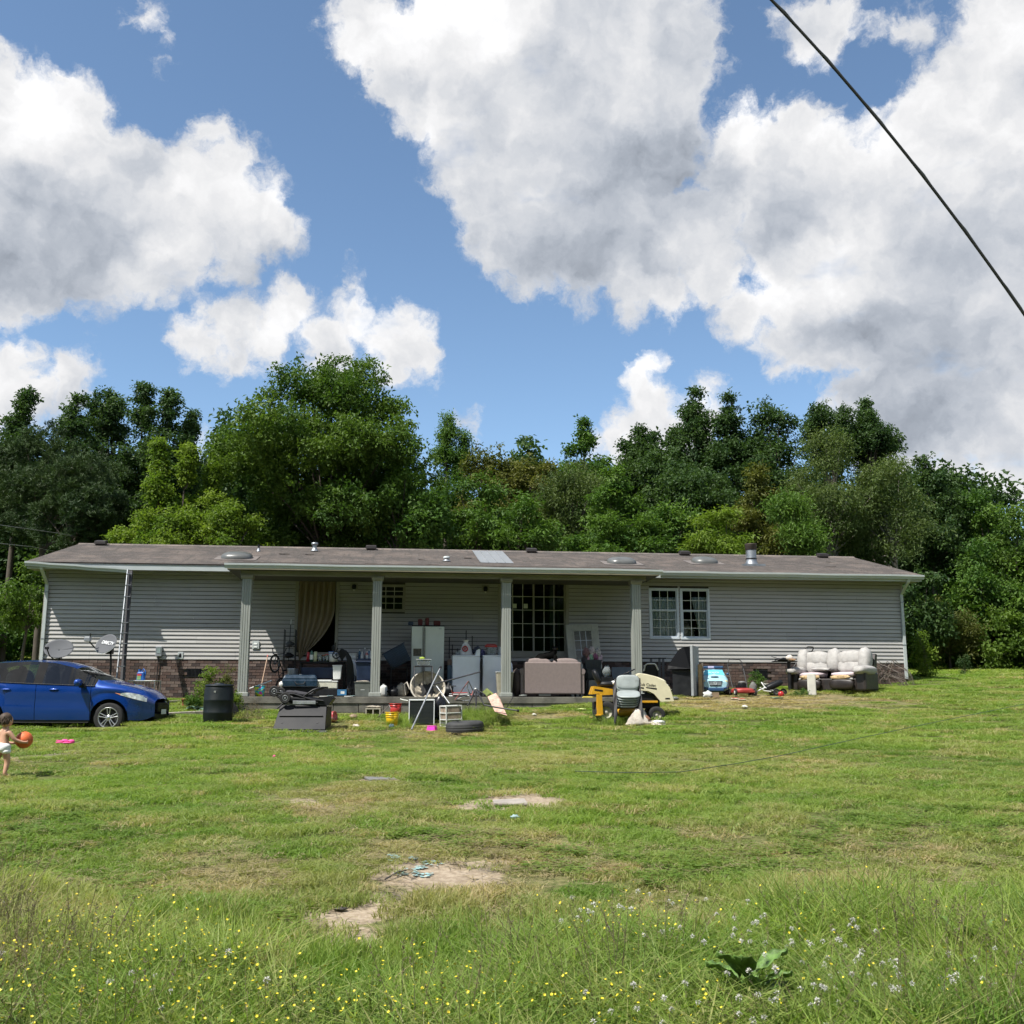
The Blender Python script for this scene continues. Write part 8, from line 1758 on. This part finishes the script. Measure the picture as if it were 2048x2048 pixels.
# ---- slab edge weeds, plants
def plantbush(name, label, u, v, w_px, h_m, Y, mk='bright', kind='broad', n=90, cs_=.32, seed=1):
    r = TH(name, label, 'plant', GM(u, Y)); rg = np.random.default_rng(seed); R_ = q(w_px, Y)/2
    th = rg.uniform(0, 6.28, n); rad = R_*np.sqrt(rg.random(n)); z = h_m*rg.random(n)**.8*(1-.5*(rad/R_)**2)
    pts = np.stack([rad*np.cos(th), rad*np.sin(th)*.6, z+.03], 1)
    o = scatter('foliage', pts, rg.uniform(.7, 1.3, n)*cs_, rg.uniform(0, 6.28, n), rg.integers(0, 3, n), csrc(kind, mk), rg.random(n), np.zeros(n), rg.normal(0, .4, (n, 2)), parent=r); o['kind'] = 'stuff'
    mb = MB()
    for k in range(6): mb.tube([(0, 0, 0), (rg.uniform(-.5, .5)*R_, rg.uniform(-.3, .3)*R_, h_m*.5), (rg.uniform(-.8, .8)*R_, rg.uniform(-.3, .3)*R_, h_m*.9)], [.008, .006, .003], 4)
    mb.build('stems', K('green_stem', (.10, .12, .04)), r); return r
plantbush('leafy_plant', 'light leafy plant growing against the brick left of the barrel', 418, 0, 62, .95, 24.6, 'bright', n=80, cs_=.30, seed=2)
plantbush('leafy_plant', 'tall thin yellow green plant climbing behind the barrel', 455, 0, 26, 1.15, 24.8, 'olive', n=40, cs_=.24, seed=3)
plantbush('leafy_plant', 'yellow green plant between the barrel and the first column', 470, 0, 22, .55, 23.9, 'bright', n=36, cs_=.26, seed=4)
plantbush('leafy_plant', 'low green plant in the bed left of the hosta', 385, 0, 40, .32, 24.4, 'mid', n=40, cs_=.26, seed=5)
plantbush('climbing_plant', 'green climber on the brick above the toy tricycle', 1513, 0, 34, .55, 27.2, 'mid', n=60, cs_=.22, seed=6)
plantbush('small_bush', 'small lone dark sapling on the lawn right of the house', 1931, 0, 22, .75, 33, 'dark', n=34, cs_=.28, seed=7)
plantbush('leafy_plant', 'big leaved pale plant beside the right corner of the house', 1852, 0, 38, 1.5, 31, 'bright', n=60, cs_=.5, seed=8)
plantbush('leafy_plant', 'weedy green clump growing against the loose cushion of the recliner', 1600, 0, 40, .16, 26.0, 'mid', n=24, cs_=.2, seed=9)
def hosta(u, Y, label, seed):
    rr = random.Random(seed); root = TH('hosta_plant', label, 'plant', GM(u, Y))
    for i in range(11):
        a = rr.uniform(pi*.9, pi*2.1); L = rr.uniform(.18, .28); Wd = L*.5; el = rr.uniform(.2, .9)
        mb = MB(); mb.M = rz(a) @ tr(.03, 0, .06)
        def fn(u_, v_):
            w_ = Wd*sin(pi*min(1, v_+.02))**.7*(u_-.5); x = v_*L; return (x*cos(el)+.6*x*x, w_, x*sin(el)-x*x*2.6+abs(u_-.5)*Wd*.4)
        mb.sheet(fn, 4, 7, .002); mb.build('leaf', K('hosta_leaf', (.085, .15, .10), rough=.45, var=.1), root)
hosta(395, 23.9, 'blue green hosta with drooping leaves left of the barrel', 3)
hosta(478, 24.1, 'small pale hosta right of the barrel by the first column', 5)
# weeds around yard things
def weedpatch(name, label, boxes, dens, hr, srcs, kinds, dry=(0, .3), tint=(.2, .9), w=(.5, 1.0)):
    X_, Y_ = [], []
    for (u0, v0, u1, v1) in boxes:
        a_, b__ = GR(u0, v1), GR(u1, v0); n_ = max(3, int(dens*abs(b__.x-a_.x)*abs(b__.y-a_.y))); X_.append(NPR.uniform(a_.x, b__.x, n_)); Y_.append(NPR.uniform(a_.y, b__.y, n_))
    x_ = np.concatenate(X_); y_ = np.concatenate(Y_); k_ = ~in_house(x_, y_, .02); x_, y_ = x_[k_], y_[k_]; n_ = len(x_)
    s_ = NPR.uniform(w[0], w[1], n_); o = scatter(name, np.stack([x_, y_, GZA(x_, y_)], 1), np.stack([s_, s_, NPR.uniform(hr[0], hr[1], n_)], 1), NPR.uniform(0, 6.28, n_), NPR.integers(0, kinds, n_), srcs, NPR.uniform(tint[0], tint[1], n_), NPR.uniform(dry[0], dry[1], n_))
    tag(o, label, 'weeds', kind='stuff'); return o
weedpatch('yard_weeds', 'uncut green weeds around the tyre, scrap heap and tractor', [(890, 1425, 1000, 1455), (905, 1432, 965, 1470), (1205, 1425, 1262, 1450), (1215, 1440, 1255, 1462), (770, 1440, 830, 1458), (800, 1425, 822, 1445)], 26, (.10, .34), longs, 4, (0, .2), (.2, .8), (.6, 1.3))
weedpatch('yard_weeds', 'leafy weeds among the scrap heap before the dryer', [(930, 1412, 1010, 1450), (1000, 1430, 1030, 1445), (1210, 1428, 1260, 1445), (960, 1432, 1020, 1460)], 22, (.14, .36), weeds, 4)
weedpatch('dry_weeds', 'grey dead weeds against the left end of the porch slab', [(482, 1424, 526, 1438), (470, 1436, 530, 1446)], 90, (.14, .42), seeds, 3, (.8, 1), (0, .6), (.5, .9))
# septic lid slabs and chalk on the lawn
def slabstone(u0, v0, u1, v1, label, c, a=0, th=.03):
    p0 = GR(u0, v1); p1 = GR(u1, v0); cx_ = (p0.x+p1.x)/2; cy = (p0.y+p1.y)/2; w_ = (p1.x-p0.x)/2; d_ = (p1.y-p0.y)/2
    r = TH('paving_slab', label, 'concrete slab', tr(cx_, cy, GZ(cx_, cy)-.01) @ rz(a)); bx(r, 'slab', K('lid_%d' % u0, c, rough=.95, var=.2, bump=.4, dirt=.3, dcol=(.2, .17, .13)), -w_, -d_, 0, w_, d_, th, .01); return r
slabstone(985, 1596, 1052, 1614, 'flat square concrete lid in the bare patch in the upper lawn', (.30, .27, .24), .05)
slabstone(728, 1553, 800, 1563, 'flat grey concrete strip in the lawn left of the square lid', (.16, .16, .16), .3)
ch_ = bpy.data.materials.new('turquoise_chalk'); ch_ = K('turquoise_chalk', (.26, .42, .42), rough=.9, var=.25, vs_=14)
r = TH('chalk_powder', 'spilled turquoise chalk powder on the sandy patch', 'chalk', Matrix()); 
mbk = MB(); rk = random.Random(8)
for i, (u, v, w_, h_) in enumerate(((783, 1717, 18, 6), (826, 1718, 9, 4), (868, 1729, 26, 6), (840, 1737, 12, 4), (815, 1745, 30, 7), (846, 1751, 22, 5), (800, 1749, 14, 5))):
    g = GR(u, v); g1 = GR(u+w_, v); g2 = GR(u, v-h_); 
    for k in range(26):
        a_ = rk.uniform(0, 6.28); q_ = rk.random()**.5; c_ = (g.x+(g1.x-g.x)*q_*cos(a_), g.y+(g2.y-g.y)*q_*sin(a_)); s_ = rk.uniform(.006, .024); z_ = GZ(*c_)+.006+rk.uniform(0, .006)
        mbk.add([(c_[0]+s_*rk.uniform(.5, 1.2)*cos(t*1.05), c_[1]+s_*rk.uniform(.5, 1.2)*sin(t*1.05), z_+rk.uniform(0, .004)) for t in range(6)], [(0, 1, 2, 3, 4, 5)])
pw = mbk.build('powder', ch_, r); pw['kind'] = 'stuff'
polet('stick', 'dark twig lying across the turquoise chalk patch', [], .0, m_bmetal) if False else None
r = TH('dark_twig', 'dark twig lying beside the turquoise chalk patch', 'stick', Matrix()); a_, b__ = GR(770, 1764), GR(822, 1744); A(r, 'twig', K('twig_dark', (.05, .045, .04)), lambda b: b.tube([a_+Vector((0, 0, .02)), a_.lerp(b__, .5)+Vector((0, 0, .04)), b__+Vector((0, 0, .02))], .007, 5))
r = TH('bark_chip', 'small dark bark chip on the lower sandy patch', 'bark', tr(*GR(680, 1823))); lump(r, 'chip', K('twig_dark', (.05, .045, .04)), (0, 0, .02), (.05, .025, .012), .3, 2)
for (M_, c_, rr_, nm_, lb_) in (
    (SL(786, 2.0, 0, .10), m_black, (.13, .11, .13), 'bin_bag', 'small black bin bag slumped on the slab left of the cloth bag'),
    (SL(897, 1.75, 0, .14), m_black, (.13, .12, .18), 'bin_bag', 'black bin bag standing between saucer chair and washer'),
    (SL(1046, 2.18, 0, .03), w_grey, (.10, .06, .03), 'rag', 'grey rag on the slab under the left corner of the loveseat'),
    (SL(611, 2.12, 0, .05), w_beige, (.10, .06, .05), 'rag', 'beige rag hanging at the slab edge behind the stroller'),
    (GV(706, 1438, 0, .05), K('card', (.22, .16, .10)), (.10, .07, .06), 'carton_scrap', 'crushed brown carton on the grass below the grey tote'),
    (GV(1068, 1432, 0, .03), w_plast, (.06, .04, .025), 'paper_scrap', 'small white scrap on the grass below the loveseat'),
    (GV(1000, 1437, 0, .03), K('peach_print', (.52, .33, .26)), (.09, .05, .03), 'paper_scrap', 'peach scrap in the weeds below the leaning sheet'),
    (GV(1350, 1400, 0, .04), w_grey, (.09, .06, .04), 'rag', 'grey rag on the bare ground before the old television'),
    (GV(1378, 1398, 0, .02), K('card', (.22, .16, .10)), (.08, .05, .02), 'carton_scrap', 'flat brown card on the bare ground before the old television')):
    r = TH(nm_, lb_, nm_.replace('_', ' '), M_); lump(r, 'piece', c_, (0, 0, 0), rr_, .5, int(rr_[0]*100))
# ---- cables
r = TH('power_cable', 'thick black overhead cable crossing the upper right of the sky', 'cable', Matrix())
def cabpts(off=0):
    pts = []
    for k in range(41):
        f = -.5+k/40*2.2; u = 1543+505*f; v = 0+628*f + 26*4*(f-.5)**2-26 + off; pts.append(P(u, v, 9.0+.4*f))
    return pts
A(r, 'cable', K('cable_black', (.012, .014, .013), rough=.6), lambda b: b.tube(cabpts(), .0145, 8)); A(r, 'messenger_wire', K('cable_grey', (.10, .12, .11), rough=.5), lambda b: b.tube([p+Vector((.012*cos(i*1.9), -.004, .014+.003*sin(i*1.9))) for i, p in enumerate(cabpts())], .005, 6))
for i, (pts_, lb) in enumerate((([(-260, 1022, 24), (0, 1050, 31), (120, 1067, 34), (215, 1086, 38)], 'upper thin service wire running to the left end of the roof'), ([(-260, 1068, 24), (0, 1087, 31), (60, 1093, 33), (115, 1104, 36)], 'lower thin service wire running behind the left roof corner'))):
    r = TH('service_wire', lb, 'wire', Matrix()); A(r, 'wire', K('wire_grey', (.16, .17, .15), rough=.5), lambda b: b.tube([P(*p) for p in pts_], .012, 6))
r = TH('garden_wire', 'thin dark wire trailing over the lawn towards the right edge', 'wire', Matrix())
wp = []
for (u, v) in ((1150, 1556), (1250, 1559), (1360, 1558), (1470, 1541), (1560, 1524), (1720, 1487), (1880, 1452), (2048, 1417), (2200, 1390)):
    g = GR(u, v); wp.append(g+Vector((0, 0, .09)))
A(r, 'wire', K('wire_green', (.03, .06, .05), rough=.5), lambda b: b.tube(wp, .005, 5))
